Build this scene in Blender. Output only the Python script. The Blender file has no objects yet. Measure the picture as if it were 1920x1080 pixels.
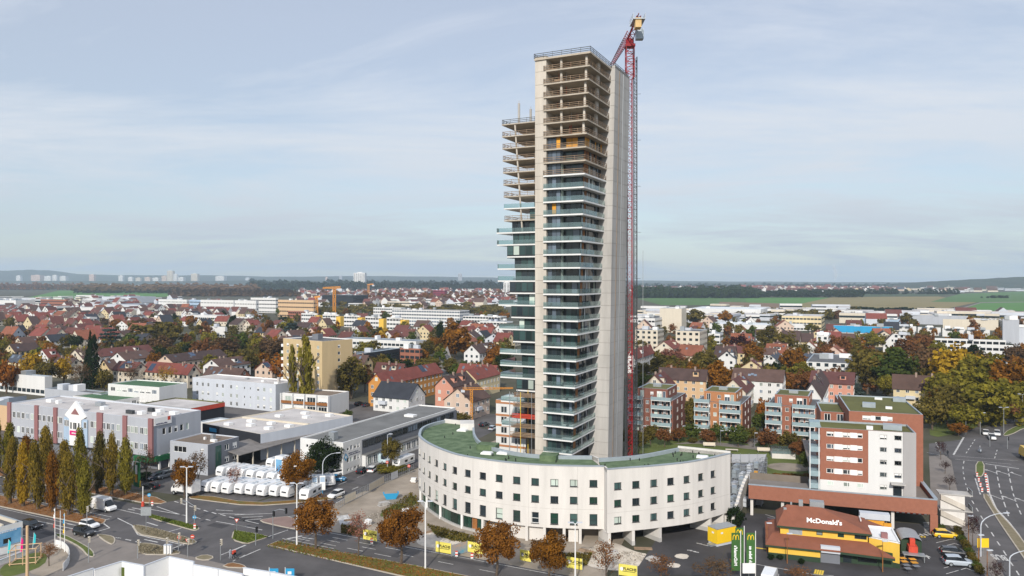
import bpy, math, random
import numpy as np
from mathutils import Vector, Matrix

sc = bpy.context.scene
R = math.radians
rnd = random.Random(11)

# ------------------------------------------------------------------ camera
F, CX, HY, CH = 1400.0, 960.0, 525.0, 48.0      # focal length in photo pixels, horizon row, camera height (m)
cd = bpy.data.cameras.new('camera')
cam = bpy.data.objects.new('camera', cd)
sc.collection.objects.link(cam)
cam.location = (0, 0, CH)
cam.rotation_euler = (R(90), 0, 0)
cd.sensor_width = 36.0
cd.lens = F / 1920 * 36
cd.shift_y = -(540 - HY) / 1920
cd.clip_start = 0.5
cd.clip_end = 60000
sc.camera = cam

# ------------------------------------------------------------------ sky, sun, exposure
SUN_EL, SUN_AZ = R(31), math.atan2(-0.22, -0.97)     # the sun stands behind the camera, a little to the left
sun_from = Vector((math.sin(SUN_AZ) * math.cos(SUN_EL), math.cos(SUN_AZ) * math.cos(SUN_EL), math.sin(SUN_EL)))
w = bpy.data.worlds.new('World'); sc.world = w; w.use_nodes = True
nt = w.node_tree; nt.nodes.clear()
N = nt.nodes.new; LK = nt.links.new
sky = N('ShaderNodeTexSky'); sky.sky_type = 'NISHITA'; sky.sun_disc = False
sky.sun_elevation = SUN_EL; sky.sun_rotation = SUN_AZ
sky.altitude = 300; sky.air_density = 1.0; sky.dust_density = 0.8; sky.ozone_density = 1.6
tc = N('ShaderNodeTexCoord'); sep = N('ShaderNodeSeparateXYZ'); LK(tc.outputs['Generated'], sep.inputs[0])
def wmath(op, a, b=None, clamp=False):
    m = N('ShaderNodeMath'); m.operation = op; m.use_clamp = clamp
    for i, v in enumerate((a, b)):
        if v is None: continue
        if isinstance(v, (int, float)): m.inputs[i].default_value = v
        else: LK(v, m.inputs[i])
    return m.outputs[0]
zc = wmath('ADD', wmath('MAXIMUM', sep.outputs[2], 0.0), 0.12)
cx_, cy_ = wmath('DIVIDE', sep.outputs[0], zc), wmath('DIVIDE', sep.outputs[1], zc)
cmb = N('ShaderNodeCombineXYZ'); LK(cx_, cmb.inputs[0]); LK(cy_, cmb.inputs[1])
mp = N('ShaderNodeMapping'); mp.inputs['Scale'].default_value = (0.42, 0.85, 1); mp.inputs['Rotation'].default_value = (0, 0, R(24)); mp.inputs['Location'].default_value = (3.1, 1.7, 0)
LK(cmb.outputs[0], mp.inputs['Vector'])
nz = N('ShaderNodeTexNoise'); nz.inputs['Scale'].default_value = 1.1; nz.inputs['Detail'].default_value = 9; nz.inputs['Roughness'].default_value = 0.62; nz.inputs['Distortion'].default_value = 0.5
LK(mp.outputs[0], nz.inputs['Vector'])
rp = N('ShaderNodeValToRGB'); rp.color_ramp.elements[0].position = 0.40; rp.color_ramp.elements[1].position = 0.60
rp.color_ramp.elements[0].color = (0.52, 0.52, 0.52, 1); rp.color_ramp.elements[1].color = (1.0, 1.0, 1.0, 1)
LK(nz.outputs[0], rp.inputs[0])
mixc = N('ShaderNodeMixRGB'); mixc.blend_type = 'MIX'
veil = N('ShaderNodeValToRGB'); LK(sep.outputs[2], veil.inputs[0])          # milky veil of thin high cloud, duller towards the horizon all round
ve = veil.color_ramp.elements; ve[0].position = 0.0; ve[0].color = (.50, .575, .645, 1); ve[1].position = .12; ve[1].color = (.735, .805, .885, 1)
e_ = ve.new(.32); e_.color = (.82, .87, .97, 1); e_ = ve.new(.6); e_.color = (.72, .80, .97, 1)
vm = N('ShaderNodeMixRGB'); vm.blend_type = 'MULTIPLY'; vm.inputs[0].default_value = 1; LK(veil.outputs[0], vm.inputs[1]); vm.inputs[2].default_value = (7.9, 7.9, 7.9, 1)
LK(rp.outputs[0], mixc.inputs[0]); LK(sky.outputs[0], mixc.inputs[1]); LK(vm.outputs[0], mixc.inputs[2])
bg = N('ShaderNodeBackground'); bg.inputs['Strength'].default_value = 0.14
LK(mixc.outputs[0], bg.inputs['Color'])
wo = N('ShaderNodeOutputWorld'); LK(bg.outputs[0], wo.inputs['Surface'])

sl = bpy.data.lights.new('sun', 'SUN'); sun = bpy.data.objects.new('sun', sl); sc.collection.objects.link(sun)
sl.energy = 5.0; sl.angle = R(1.2); sl.color = (1.0, 0.935, 0.84)
sun.rotation_euler = (-sun_from).to_track_quat('-Z', 'Y').to_euler()

sc.view_settings.view_transform = 'Standard'; sc.view_settings.look = 'None'
sc.view_settings.exposure = -0.26; sc.view_settings.gamma = 1.0
sc.view_settings.use_curve_mapping = False
sc.cycles.max_bounces = 6; sc.cycles.diffuse_bounces = 3; sc.cycles.glossy_bounces = 3
sc.cycles.transmission_bounces = 4; sc.cycles.transparent_max_bounces = 12; sc.cycles.volume_bounces = 1
sc.cycles.caustics_reflective = False; sc.cycles.caustics_refractive = False

# ------------------------------------------------------------------ frames of reference
def at(px, py, z=0.0):
    """the point at height z seen at photo pixel (px, py)"""
    d = F * (CH - z) / (py - HY)
    return Vector(((px - CX) / F * d, d))
U = Vector((0.899, -0.438)); U.normalize()
VV = Vector((-U.y, U.x))                       # street grid: U runs right and nearer, VV right and away
GRID = math.atan2(U.y, U.x)
O = Vector((5.5, 178.0))
def W(a, b): return O + U * a + VV * b
def AB(p): q = Vector((p[0], p[1])) - O; return q.dot(U), q.dot(VV)
def proj(x, y, z=0): return CX + F * x / y, HY + F * (CH - z) / y

# ------------------------------------------------------------------ materials
MATS = {}
def nodes_of(name):
    m = bpy.data.materials.new(name); m.use_nodes = True
    return m, m.node_tree, m.node_tree.nodes['Principled BSDF']
def mat(name, col, rough=0.8, var=0.12, scale=0.6, metal=0.0, spec=0.3, bump=0.0, col2=None, detail=6, objvar=0.0, streak=False, emit=0.0):
    """procedural surface: base colour broken up by two scales of noise in world space"""
    if name in MATS: return MATS[name]
    m, t, b = nodes_of(name)
    b.inputs['Roughness'].default_value = rough; b.inputs['Metallic'].default_value = metal
    b.inputs['Specular IOR Level'].default_value = spec
    g = t.nodes.new('ShaderNodeNewGeometry')
    src = g.outputs['Position']
    if streak:
        mpn = t.nodes.new('ShaderNodeMapping'); mpn.inputs['Scale'].default_value = (1, 1, 0.12); t.links.new(src, mpn.inputs[0]); src = mpn.outputs[0]
    n = t.nodes.new('ShaderNodeTexNoise'); n.inputs['Scale'].default_value = scale; n.inputs['Detail'].default_value = detail; n.inputs['Roughness'].default_value = 0.65
    t.links.new(src, n.inputs['Vector'])
    cr = t.nodes.new('ShaderNodeValToRGB'); t.links.new(n.outputs[0], cr.inputs[0])
    cr.color_ramp.elements[0].position = 0.30; cr.color_ramp.elements[1].position = 0.70
    c2 = col2 or tuple(min(1, c * (1 + var)) for c in col)
    c1 = tuple(c * (1 - var) for c in col) if col2 is None else col
    cr.color_ramp.elements[0].color = (*c1, 1); cr.color_ramp.elements[1].color = (*c2, 1)
    out = cr.outputs[0]
    if objvar:
        oi = t.nodes.new('ShaderNodeObjectInfo'); hs = t.nodes.new('ShaderNodeHueSaturation')
        mr = t.nodes.new('ShaderNodeMapRange'); mr.inputs['To Min'].default_value = 1 - objvar; mr.inputs['To Max'].default_value = 1 + objvar
        t.links.new(oi.outputs['Random'], mr.inputs[0]); t.links.new(mr.outputs[0], hs.inputs['Value']); t.links.new(out, hs.inputs['Color']); out = hs.outputs[0]
    t.links.new(out, b.inputs['Base Color'])
    if bump:
        n2 = t.nodes.new('ShaderNodeTexNoise'); n2.inputs['Scale'].default_value = scale * 9; n2.inputs['Detail'].default_value = 4; t.links.new(g.outputs['Position'], n2.inputs['Vector'])
        bp = t.nodes.new('ShaderNodeBump'); bp.inputs['Strength'].default_value = bump; bp.inputs['Distance'].default_value = 0.05
        t.links.new(n2.outputs[0], bp.inputs['Height']); t.links.new(bp.outputs[0], b.inputs['Normal'])
    if emit:
        b.inputs['Emission Color'].default_value = (*col, 1); b.inputs['Emission Strength'].default_value = emit
    MATS[name] = m
    return m
def glass_mat(name, col, rough=0.06):
    if name in MATS: return MATS[name]
    m, t, b = nodes_of(name)
    b.inputs['Base Color'].default_value = (*col, 1); b.inputs['Roughness'].default_value = rough
    b.inputs['Specular IOR Level'].default_value = 0.55
    oi = t.nodes.new('ShaderNodeObjectInfo'); mx = t.nodes.new('ShaderNodeMixRGB'); mx.blend_type = 'MULTIPLY'; mx.inputs[0].default_value = 1
    cr = t.nodes.new('ShaderNodeValToRGB'); cr.color_ramp.elements[0].color = (0.45, 0.45, 0.45, 1); cr.color_ramp.elements[1].color = (1.7, 1.7, 1.7, 1)
    t.links.new(oi.outputs['Random'], cr.inputs[0]); mx.inputs[1].default_value = (*col, 1); t.links.new(cr.outputs[0], mx.inputs[2]); t.links.new(mx.outputs[0], b.inputs['Base Color'])
    MATS[name] = m
    return m
def clear_glass(name, tint, gloss=0.22, dens=0.20):
    if name in MATS: return MATS[name]
    m = bpy.data.materials.new(name); m.use_nodes = True; t = m.node_tree; t.nodes.clear()
    tr = t.nodes.new('ShaderNodeBsdfTransparent'); tr.inputs[0].default_value = (*tint, 1)
    gl = t.nodes.new('ShaderNodeBsdfGlossy'); gl.inputs['Roughness'].default_value = 0.05; gl.inputs[0].default_value = (0.85, 0.97, 0.97, 1)
    df = t.nodes.new('ShaderNodeBsdfDiffuse'); df.inputs[0].default_value = (tint[0] * .5, tint[1] * .6, tint[2] * .6, 1)
    a = t.nodes.new('ShaderNodeMixShader'); a.inputs[0].default_value = dens; t.links.new(tr.outputs[0], a.inputs[1]); t.links.new(df.outputs[0], a.inputs[2])
    fr = t.nodes.new('ShaderNodeFresnel'); fr.inputs[0].default_value = 1.5
    md = t.nodes.new('ShaderNodeMath'); md.operation = 'ADD'; md.inputs[1].default_value = gloss * .3; t.links.new(fr.outputs[0], md.inputs[0])
    s = t.nodes.new('ShaderNodeMixShader'); t.links.new(md.outputs[0], s.inputs[0]); t.links.new(a.outputs[0], s.inputs[1]); t.links.new(gl.outputs[0], s.inputs[2])
    o = t.nodes.new('ShaderNodeOutputMaterial'); t.links.new(s.outputs[0], o.inputs[0])
    MATS[name] = m
    return m

M = {}
M['asphalt'] = mat('asphalt', (0.098, 0.092, 0.092), 0.9, 0.34, 0.10, bump=0.1, detail=11)
M['asphalt_old'] = mat('asphalt_old', (0.110, 0.102, 0.098), 0.92, 0.36, 0.09, detail=11)
M['asphalt_dark'] = mat('asphalt_dark', (0.058, 0.055, 0.057), 0.85, 0.36, 0.11, detail=11)
M['paving'] = mat('paving', (0.215, 0.190, 0.170), 0.9, 0.15, 0.3)
M['paving_red'] = mat('paving_red', (0.25, 0.17, 0.145), 0.9, 0.15, 0.3)
M['kerb'] = mat('kerb', (0.44, 0.39, 0.32), 0.9, 0.15, 0.8)
M['paint'] = mat('road_paint', (0.30, 0.29, 0.28), 0.7, 0.12, 1.6, col2=(0.74, 0.73, 0.70), detail=10)
M['paint_yellow'] = mat('road_paint_yellow', (0.72, 0.50, 0.06), 0.7, 0.12, 0.9)
M['grass'] = mat('lawn_soil', (0.070, 0.098, 0.022), 0.95, 0.3, 0.35, col2=(0.13, 0.155, 0.035), bump=0.4)
M['grass_leafy'] = mat('lawn_leafy', (0.085, 0.105, 0.022), 0.95, 0.3, 0.5, col2=(0.26, 0.115, 0.03), bump=0.4)
M['leafy'] = mat('leaf_litter', (0.17, 0.085, 0.035), 0.95, 0.3, 0.6, col2=(0.30, 0.15, 0.06), bump=0.4)
M['moss'] = mat('island_weeds', (0.17, 0.145, 0.085), 0.95, 0.3, 0.8, col2=(0.24, 0.20, 0.13), bump=0.4)
M['dirt'] = mat('dirt', (0.42, 0.355, 0.285), 0.95, 0.3, 0.11, col2=(0.20, 0.17, 0.135), bump=0.5, detail=12)
M['sand'] = mat('pale_rubble', (0.58, 0.52, 0.44), 0.95, 0.2, 0.5, bump=0.5)
M['town_soil'] = mat('town_soil', (0.040, 0.046, 0.020), 0.95, 0.3, 0.03, col2=(0.105, 0.092, 0.068), detail=10)
M['plaster'] = mat('podium_plaster', (0.635, 0.610, 0.578), 0.85, 0.11, 0.45, streak=True, detail=10)
M['joint'] = mat('panel_joint', (0.49, 0.465, 0.435), 0.9, 0.08, 0.6)
M['plaster_dk'] = mat('podium_plinth', (0.44, 0.43, 0.41), 0.85, 0.1, 0.5)
M['roof_green'] = mat('podium_membrane', (0.050, 0.090, 0.040), 0.8, 0.22, 0.5, col2=(0.165, 0.225, 0.125), detail=12)
M['concrete'] = mat('concrete', (0.52, 0.475, 0.415), 0.88, 0.20, 0.35, streak=True, objvar=0.04)
M['concrete_gr'] = mat('concrete_grey', (0.44, 0.425, 0.405), 0.88, 0.20, 0.35, streak=True, objvar=0.04)
M['concrete_sl'] = mat('concrete_slab_shaded', (0.43, 0.375, 0.305), 0.88, 0.16, 0.5, detail=9, objvar=.06)  # same concrete with lowered albedo: soffit shade is put into the slab colour
M['concrete_dk'] = mat('concrete_core', (0.20, 0.17, 0.14), 0.9, 0.15, 0.4)  # tower core colour darkened to paint in the shade of the open floors
M['slab_white'] = mat('slab_white', (0.72, 0.72, 0.71), 0.7, 0.05, 0.5)
M['wood'] = mat('timber_rail', (0.27, 0.19, 0.125), 0.85, 0.3, 1.2, objvar=0.15)
M['orange_panel'] = mat('orange_panel', (0.66, 0.31, 0.035), 0.7, 0.12, 1.0, objvar=0.1)
M['brown_panel'] = mat('brown_panel', (0.28, 0.115, 0.035), 0.7, 0.15, 1.0, objvar=0.12)
M['frame_dk'] = mat('frame_anthracite', (0.030, 0.036, 0.040), 0.5, 0.1, 1)
M['frame_wh'] = mat('frame_white', (0.78, 0.78, 0.76), 0.6, 0.04, 1)
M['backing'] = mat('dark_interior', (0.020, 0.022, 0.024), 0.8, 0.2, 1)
M['gl_dark'] = glass_mat('pane_dark', (0.018, 0.026, 0.032))
M['gl_teal'] = glass_mat('pane_teal', (0.034, 0.066, 0.065))
M['gl_blue'] = glass_mat('pane_blue', (0.11, 0.14, 0.18))
M['gl_pale'] = glass_mat('pane_curtain', (0.36, 0.42, 0.38), 0.2)
M['gl_green'] = glass_mat('pane_shop_green', (0.020, 0.055, 0.040))
M['gl_bal'] = clear_glass('balustrade_glass', (0.56, 0.68, 0.68))
M['metal'] = mat('galvanised', (0.42, 0.45, 0.47), 0.45, 0.1, 2, metal=0.6)
M['metal_dk'] = mat('dark_steel', (0.06, 0.065, 0.07), 0.5, 0.2, 2, metal=0.3)
M['rim'] = mat('zinc_coping', (0.36, 0.41, 0.45), 0.45, 0.1, 1, metal=0.3)
M['red'] = mat('crane_red', (0.26, 0.009, 0.014), 0.45, 0.15, 1.5)
M['red_rail'] = mat('red_steel', (0.55, 0.07, 0.04), 0.5, 0.15, 1.5)
M['tan'] = mat('counterweight', (0.60, 0.42, 0.20), 0.8, 0.12, 1)
M['white'] = mat('white_paint', (0.78, 0.78, 0.77), 0.55, 0.05, 0.6)
M['yellow'] = mat('yellow_paint', (0.80, 0.53, 0.02), 0.6, 0.05, 0.6)
M['black'] = mat('black_rubber', (0.015, 0.015, 0.016), 0.8, 0.2, 2)
M['bark'] = mat('bark', (0.105, 0.080, 0.060), 0.95, 0.3, 2.5, bump=0.3)

# ------------------------------------------------------------------ mesh building
COL = sc.collection
class MB:
    def __init__(s): s.v, s.f, s.m = [], [], []
    def add(s, vs, fs, m=0):
        o = len(s.v); s.v += [tuple(p) for p in vs]
        for f in fs: s.f.append([o + i for i in f]); s.m.append(m)
        return s
    def box(s, x0, x1, y0, y1, z0, z1, m=0):
        return s.hexa([(x0, y0), (x1, y0), (x1, y1), (x0, y1)], [(x0, y0), (x1, y0), (x1, y1), (x0, y1)], z0, z1, m)
    def hexa(s, lo, hi, z0, z1, m=0):
        """lo, hi: same number of plan points, counter-clockwise"""
        n = len(lo)
        vs = [(p[0], p[1], z0) for p in lo] + [(p[0], p[1], z1) for p in hi]
        fs = [[i, (i + 1) % n, n + (i + 1) % n, n + i] for i in range(n)] + [list(range(n))[::-1], list(range(n, 2 * n))]
        return s.add(vs, fs, m)
    def prism(s, poly, z0, z1, m=0, mtop=None):
        ar = sum(poly[i][0] * poly[(i + 1) % len(poly)][1] - poly[(i + 1) % len(poly)][0] * poly[i][1] for i in range(len(poly)))
        if ar < 0: poly = poly[::-1]
        s.hexa(poly, poly, z0, z1, m)
        if mtop is not None: s.m[-1] = mtop
        return s
    def sheet(s, poly, z, m=0):
        ar = sum(poly[i][0] * poly[(i + 1) % len(poly)][1] - poly[(i + 1) % len(poly)][0] * poly[i][1] for i in range(len(poly)))
        if ar < 0: poly = poly[::-1]
        return s.add([(p[0], p[1], z) for p in poly], [list(range(len(poly)))], m)
    def quad(s, a, b, c, d, m=0): return s.add([a, b, c, d], [[0, 1, 2, 3]], m)
    def ob(s, c, size, ang=0.0, m=0):
        """box: c = centre of its base, size, turned about z"""
        ca, sa = math.cos(ang), math.sin(ang); hx, hy = size[0] / 2, size[1] / 2
        pl = [(c[0] + x * ca - y * sa, c[1] + x * sa + y * ca) for x, y in ((-hx, -hy), (hx, -hy), (hx, hy), (-hx, hy))]
        return s.hexa(pl, pl, c[2], c[2] + size[2], m)
    def tube(s, p, q, r0, r1=None, n=5, m=0):
        r1 = r0 if r1 is None else r1
        p, q = Vector(p), Vector(q); d = q - p
        if d.length < 1e-6: return s
        d.normalize(); a = d.orthogonal().normalized(); b = d.cross(a)
        vs = []
        for c, r in ((p, r0), (q, r1)):
            for i in range(n):
                t = 2 * math.pi * i / n; vs.append(c + a * (r * math.cos(t)) + b * (r * math.sin(t)))
        fs = [[i, (i + 1) % n, n + (i + 1) % n, n + i] for i in range(n)] + [list(range(n))[::-1], list(range(n, 2 * n))]
        return s.add(vs, fs, m)
    def path(s, pts, r, n=6, m=0, r1=None):
        k = len(pts) - 1
        for i in range(k):
            ra = r if r1 is None else r + (r1 - r) * i / k
            rb = r if r1 is None else r + (r1 - r) * (i + 1) / k
            s.tube(pts[i], pts[i + 1], ra, rb, n, m)
        return s
    def mesh(s, name, mats, off=None, smooth=False):
        me = bpy.data.meshes.new(name)
        v = s.v if off is None else [(p[0] - off[0], p[1] - off[1], p[2] - off[2]) for p in s.v]
        me.from_pydata(v, [], s.f)
        if not isinstance(mats, (list, tuple)): mats = [mats]
        for mm in mats: me.materials.append(mm)
        if len(mats) > 1: me.polygons.foreach_set('material_index', s.m)
        if smooth: me.polygons.foreach_set('use_smooth', [True] * len(me.polygons))
        me.update()
        return me
    def build(s, name, mats, parent=None, smooth=False, world=True):
        off = tuple(parent.location) if (parent is not None and world) else None
        return link(name, s.mesh(name, mats, off, smooth), parent)

TEXT = {}
def make_texts(strings):
    obs = []
    for s in strings:
        c = bpy.data.curves.new('t', 'FONT'); c.body = s; c.size = 1; c.extrude = .03; c.align_x = 'CENTER'; c.align_y = 'CENTER'; c.resolution_u = 3; c.offset = .028
        o = bpy.data.objects.new('t', c); COL.objects.link(o); obs.append(o)
    dg = bpy.context.evaluated_depsgraph_get(); dg.update()
    for s, o in zip(strings, obs):
        me = o.evaluated_get(dg).to_mesh(); TEXT[s] = ([tuple(v.co) for v in me.vertices], [list(q.vertices) for q in me.polygons]); o.evaluated_get(dg).to_mesh_clear()
    for o in obs: c = o.data; bpy.data.objects.remove(o); bpy.data.curves.remove(c)
make_texts(["McDonald's", 'ich liebe es', 'FLACHS', 'BUS', 'M'])

def link(name, data, parent=None, loc=None, rz=None):
    o = bpy.data.objects.new(name, data); COL.objects.link(o)
    if parent is not None: o.parent = parent
    if loc is not None: o.location = loc
    if rz is not None: o.rotation_euler = (0, 0, rz)
    return o
def tag(o, label=None, cat=None, group=None, kind=None):
    if label: o['label'] = label
    if cat: o['category'] = cat
    if group: o['group'] = group
    if kind: o['kind'] = kind
    return o
def root(name, loc, label, cat, group=None, rz=0.0):
    o = bpy.data.objects.new(name, None); COL.objects.link(o); o.empty_display_size = 0.5
    o.location = loc; o.rotation_euler = (0, 0, rz)
    return tag(o, label, cat, group)
def structure(name, mb, mats, z=None):
    return tag(mb.build(name, mats), kind='structure')
REG = []       # repeated things whose labels are made distinct at the end
def reg(o, base, px): REG.append((o, base, px)); return o

# ---- walls with real openings and windows set into them
def wall_grid(mb, P, L, z0, z1, rects, depth=0.18, m=0, mrev=None, splits=()):
    """P(s, z, d) -> point; rects = openings (s0, s1, z0, z1)"""
    mrev = m if mrev is None else mrev
    ss = sorted({0.0, L, *[x for r in rects for x in r[:2]], *splits}); zs = sorted({z0, z1, *[x for r in rects for x in r[2:4]]})
    for i in range(len(ss) - 1):
        for j in range(len(zs) - 1):
            a, b, c, d = ss[i], ss[i + 1], zs[j], zs[j + 1]
            if b - a < 1e-5 or d - c < 1e-5: continue
            sm, zm = (a + b) / 2, (c + d) / 2
            if any(r[0] < sm < r[1] and r[2] < zm < r[3] for r in rects): continue
            mb.quad(P(a, c, 0), P(b, c, 0), P(b, d, 0), P(a, d, 0), m)
    for a, b, c, d in [r[:4] for r in rects]:
        mb.quad(P(a, c, 0), P(a, d, 0), P(a, d, depth), P(a, c, depth), mrev)
        mb.quad(P(b, c, 0), P(b, c, depth), P(b, d, depth), P(b, d, 0), mrev)
        mb.quad(P(a, d, 0), P(b, d, 0), P(b, d, depth), P(a, d, depth), mrev)
        mb.quad(P(a, c, 0), P(a, c, depth), P(b, c, depth), P(b, c, 0), mrev)
WCACHE = {}
def win_mesh(w_, h_, kind, fr):
    k = (round(w_, 2), round(h_, 2), kind, fr)
    if k in WCACHE: return WCACHE[k]
    mb = MB(); t = 0.09 if w_ > 0.7 else 0.07; y0, y1 = -0.05, 0.03
    mb.box(-w_ / 2, -w_ / 2 + t, y0, y1, 0, h_); mb.box(w_ / 2 - t, w_ / 2, y0, y1, 0, h_)
    mb.box(-w_ / 2 + t, w_ / 2 - t, y0, y1, 0, t); mb.box(-w_ / 2 + t, w_ / 2 - t, y0, y1, h_ - t, h_)
    if kind == 'two': mb.box(-0.05, 0.05, y0 + .005, y1 - .005, t, h_ - t)
    if kind == 'off': mb.box(w_ * .12, w_ * .12 + .1, y0 + .005, y1 - .005, t, h_ - t)
    if kind == 'three':
        for q in (-1, 1): mb.box(q * w_ / 6 - .05, q * w_ / 6 + .05, y0 + .005, y1 - .005, t, h_ - t)
    if kind == 'tall': mb.box(-w_ / 2 + t, w_ / 2 - t, y0 + .005, y1 - .005, h_ * .42, h_ * .42 + .09)
    pm = MB().quad((-w_ / 2 + .02, 0, .02), (w_ / 2 - .02, 0, .02), (w_ / 2 - .02, 0, h_ - .02), (-w_ / 2 + .02, 0, h_ - .02))
    me = mb.mesh('window', M[fr]); pms = {}
    WCACHE[k] = (me, pm, pms)
    return WCACHE[k]
def window(parent, p, ang, w_, h_, kind='two', fr='frame_wh', pane='gl_dark', shutter=0.0):
    me, pm, pms = win_mesh(w_, h_, kind, fr)
    loc = Vector(p) - parent.location
    o = link('window', me, parent, loc, ang)
    if pane not in pms: pms[pane] = pm.mesh('pane', M[pane])
    link('pane', pms[pane], o)
    if shutter > 0:
        k = ('sh', round(w_, 2), round(h_ * shutter, 2))
        if k not in WCACHE: WCACHE[k] = MB().box(-w_ / 2 + .06, w_ / 2 - .06, -.045, -.01, -h_ * shutter, 0).mesh('roller_blind', M['frame_wh'])
        s_ = link('roller_blind', WCACHE[k], o); s_.location = (0, 0, h_ - .07)
    return o
PANES = ['gl_dark', 'gl_dark', 'gl_dark', 'gl_blue', 'gl_pale']
def facade(parent, mb, A, B, z0, z1, wins=(), depth=0.15, m=0, fr='frame_wh', panes=PANES, splits=()):
    """straight wall from A to B (A on the left seen from outside); wins: (s, sill, w, h, kind)"""
    A, B = Vector(A), Vector(B); d = (B - A); L = d.length; d.normalize(); n = Vector((d.y, -d.x))
    def P(s, z, dep): q = A + d * s - n * dep; return (q.x, q.y, z)
    rects = [(s - ww / 2, s + ww / 2, zz, zz + hh) for (s, zz, ww, hh, *_) in wins]
    wall_grid(mb, P, L, z0, z1, rects, depth, m, splits=splits)
    ang = math.atan2(d.y, d.x)
    for (s, zz, ww, hh, *k) in wins:
        window(parent, P(s, zz, depth - .03), ang, ww, hh, k[0] if k else 'two', fr, rnd.choice(panes), rnd.choice([0, 0, 0, .35, .6]) if fr == 'frame_wh' else 0)
def row(L, n, sill, w_, h_, kind='two', m0=None, m1=None):
    m0 = 1.2 if m0 is None else m0; m1 = m0 if m1 is None else m1
    return [(m0 + (L - m0 - m1) * (i + .5) / n, sill, w_, h_, kind) for i in range(n)]
def rect_from(pA, pB, depth):
    A, B = Vector(pA), Vector(pB); d = (B - A).normalized(); nin = Vector((-d.y, d.x))
    return A, B, B + nin * depth, A + nin * depth
def flat_roof(mb, poly, z, m_roof, m_cop, par=0.35, w_=0.3):
    """recessed roof deck with a coping round it; the walls end at z"""
    c = sum((Vector(p) for p in poly), Vector((0, 0))) / len(poly)
    inn = []
    n = len(poly)
    for i in range(n):
        p = Vector(poly[i]); e0 = (p - Vector(poly[i - 1])).normalized(); e1 = (Vector(poly[(i + 1) % n]) - p).normalized()
        inn.append(p + (e1 - e0).normalized() * w_ * 1.3)
    mb.sheet(inn, z - par, m_roof)
    for i in range(n):
        j = (i + 1) % n
        a, b, c2, d2 = Vector(poly[i]), Vector(poly[j]), inn[j], inn[i]
        mb.quad((*a, z), (*b, z), (*c2, z), (*d2, z), m_cop)
        mb.quad((*d2, z), (*c2, z), (*c2, z - par), (*d2, z - par), m_cop)

# ================================================================== GROUND, ROADS
def zr(off, s): return lambda x, y: (off[0] + x / s, off[1] + y / s)
r1 = zr((0, 930), 7.2); r2 = zr((220, 930), 7.2); r3 = zr((440, 900), 6.0); r5 = zr((500, 800), 6.0); r6 = zr((1640, 930), 6.857); rv = zr((1720, 740), 3.175); r7 = zr((1160, 940), 6.857); rm = zr((1380, 930), 6.0)
def gp(pts, z=0.0): return [at(x, y, z) for x, y in pts]
def smooth_poly(pts, it=2):
    for _ in range(it):
        q = []
        for i in range(len(pts)):
            a, b = Vector(pts[i]), Vector(pts[(i + 1) % len(pts)])
            q += [a * .75 + b * .25, a * .25 + b * .75]
        pts = q
    return pts
structure('ground', MB().sheet([(-9400, -400), (9400, -400), (9400, 12900), (-9400, 12900)], 0), M['town_soil'])
def road(name, poly, m, z=0.03): return structure(name, MB().sheet(poly, z), M[m])
def island(name, poly, m, h=0.14, kerb=0.22, it=2):
    poly = smooth_poly(poly, it)
    ar = sum(poly[i][0] * poly[(i + 1) % len(poly)][1] - poly[(i + 1) % len(poly)][0] * poly[i][1] for i in range(len(poly)))
    if ar < 0: poly = poly[::-1]
    n = len(poly); inn = []
    for i in range(n):
        p = Vector(poly[i]); e0 = (p - Vector(poly[i - 1])); e1 = (Vector(poly[(i + 1) % n]) - p)
        t = (e0.normalized() + e1.normalized()).normalized(); inn.append(p + Vector((-t.y, t.x)) * kerb)
    mb = MB().sheet(inn, h + .02, 0)
    for i in range(n):
        j = (i + 1) % n
        mb.quad((*poly[i], 0), (*poly[j], 0), (*poly[j], h), (*poly[i], h), 1)
        mb.quad((*poly[i], h), (*poly[j], h), (*inn[j], h + .02), (*inn[i], h + .02), 1)
    return structure(name, mb, [M[m], M['kerb']])
road('commercial_yard', [W(-190, -54), W(-48, -44), W(-40, 75), W(-150, 75)], 'asphalt_old', 0.02)
road('main_road', [W(-200, -78), W(90, -78), W(90, -49.5), W(-28, -49.5), W(-30, -40), W(-62, -43), W(-66, -54), W(-200, -54)], 'asphalt', 0.04)
road('near_pavement', [W(-200, -96), W(90, -96), W(90, -70.4), W(-66, -70.4), W(-66, -77), W(-200, -77)], 'paving', 0.06)
road('side_street', [W(-47, -44), W(-31, -44), W(-32.5, 0), W(-36, 50), W(-48, 50), W(-46, 0)], 'asphalt', 0.034)
road('building_site', [W(-31, -50), W(34, -50), W(30, -20), W(-5, -34), W(-22, -10), W(-29, 40), W(-32, 0)], 'dirt', 0.026)
road('rubble_apron', smooth_poly(gp([(1085, 1058), (1110, 1022), (1150, 1015), (1190, 1035), (1222, 1040), (1195, 1066), (1150, 1072)])), 'sand', 0.034)
road('sand_heap', smooth_poly(gp([(775, 1010), (800, 995), (850, 1010), (880, 1020), (850, 1030), (790, 1026)])), 'sand', 0.034)
road('service_drive', gp([(1196, 1064), (1235, 1005), (1290, 985), (1345, 985), (1372, 1000), (1340, 1080), (1180, 1080)]), 'asphalt_dark', 0.038)
for pts in ([(700, 720), (760, 672), (915, 690), (870, 755)], [(600, 835), (680, 788), (808, 815), (765, 865)]):
    road('concrete_patch', smooth_poly(gp([r7(*p) for p in pts]), 1), 'sand', 0.05)
road('car_park', gp([(1372, 1000), (1400, 962), (1760, 985), (1800, 1000), (1872, 1085), (1340, 1085)]), 'asphalt_dark', 0.036)
road('garden_lawn', gp([(1185, 800), (1300, 790), (1520, 800), (1540, 905), (1440, 912), (1380, 890), (1375, 850), (1180, 850)]), 'grass', 0.02)
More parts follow.
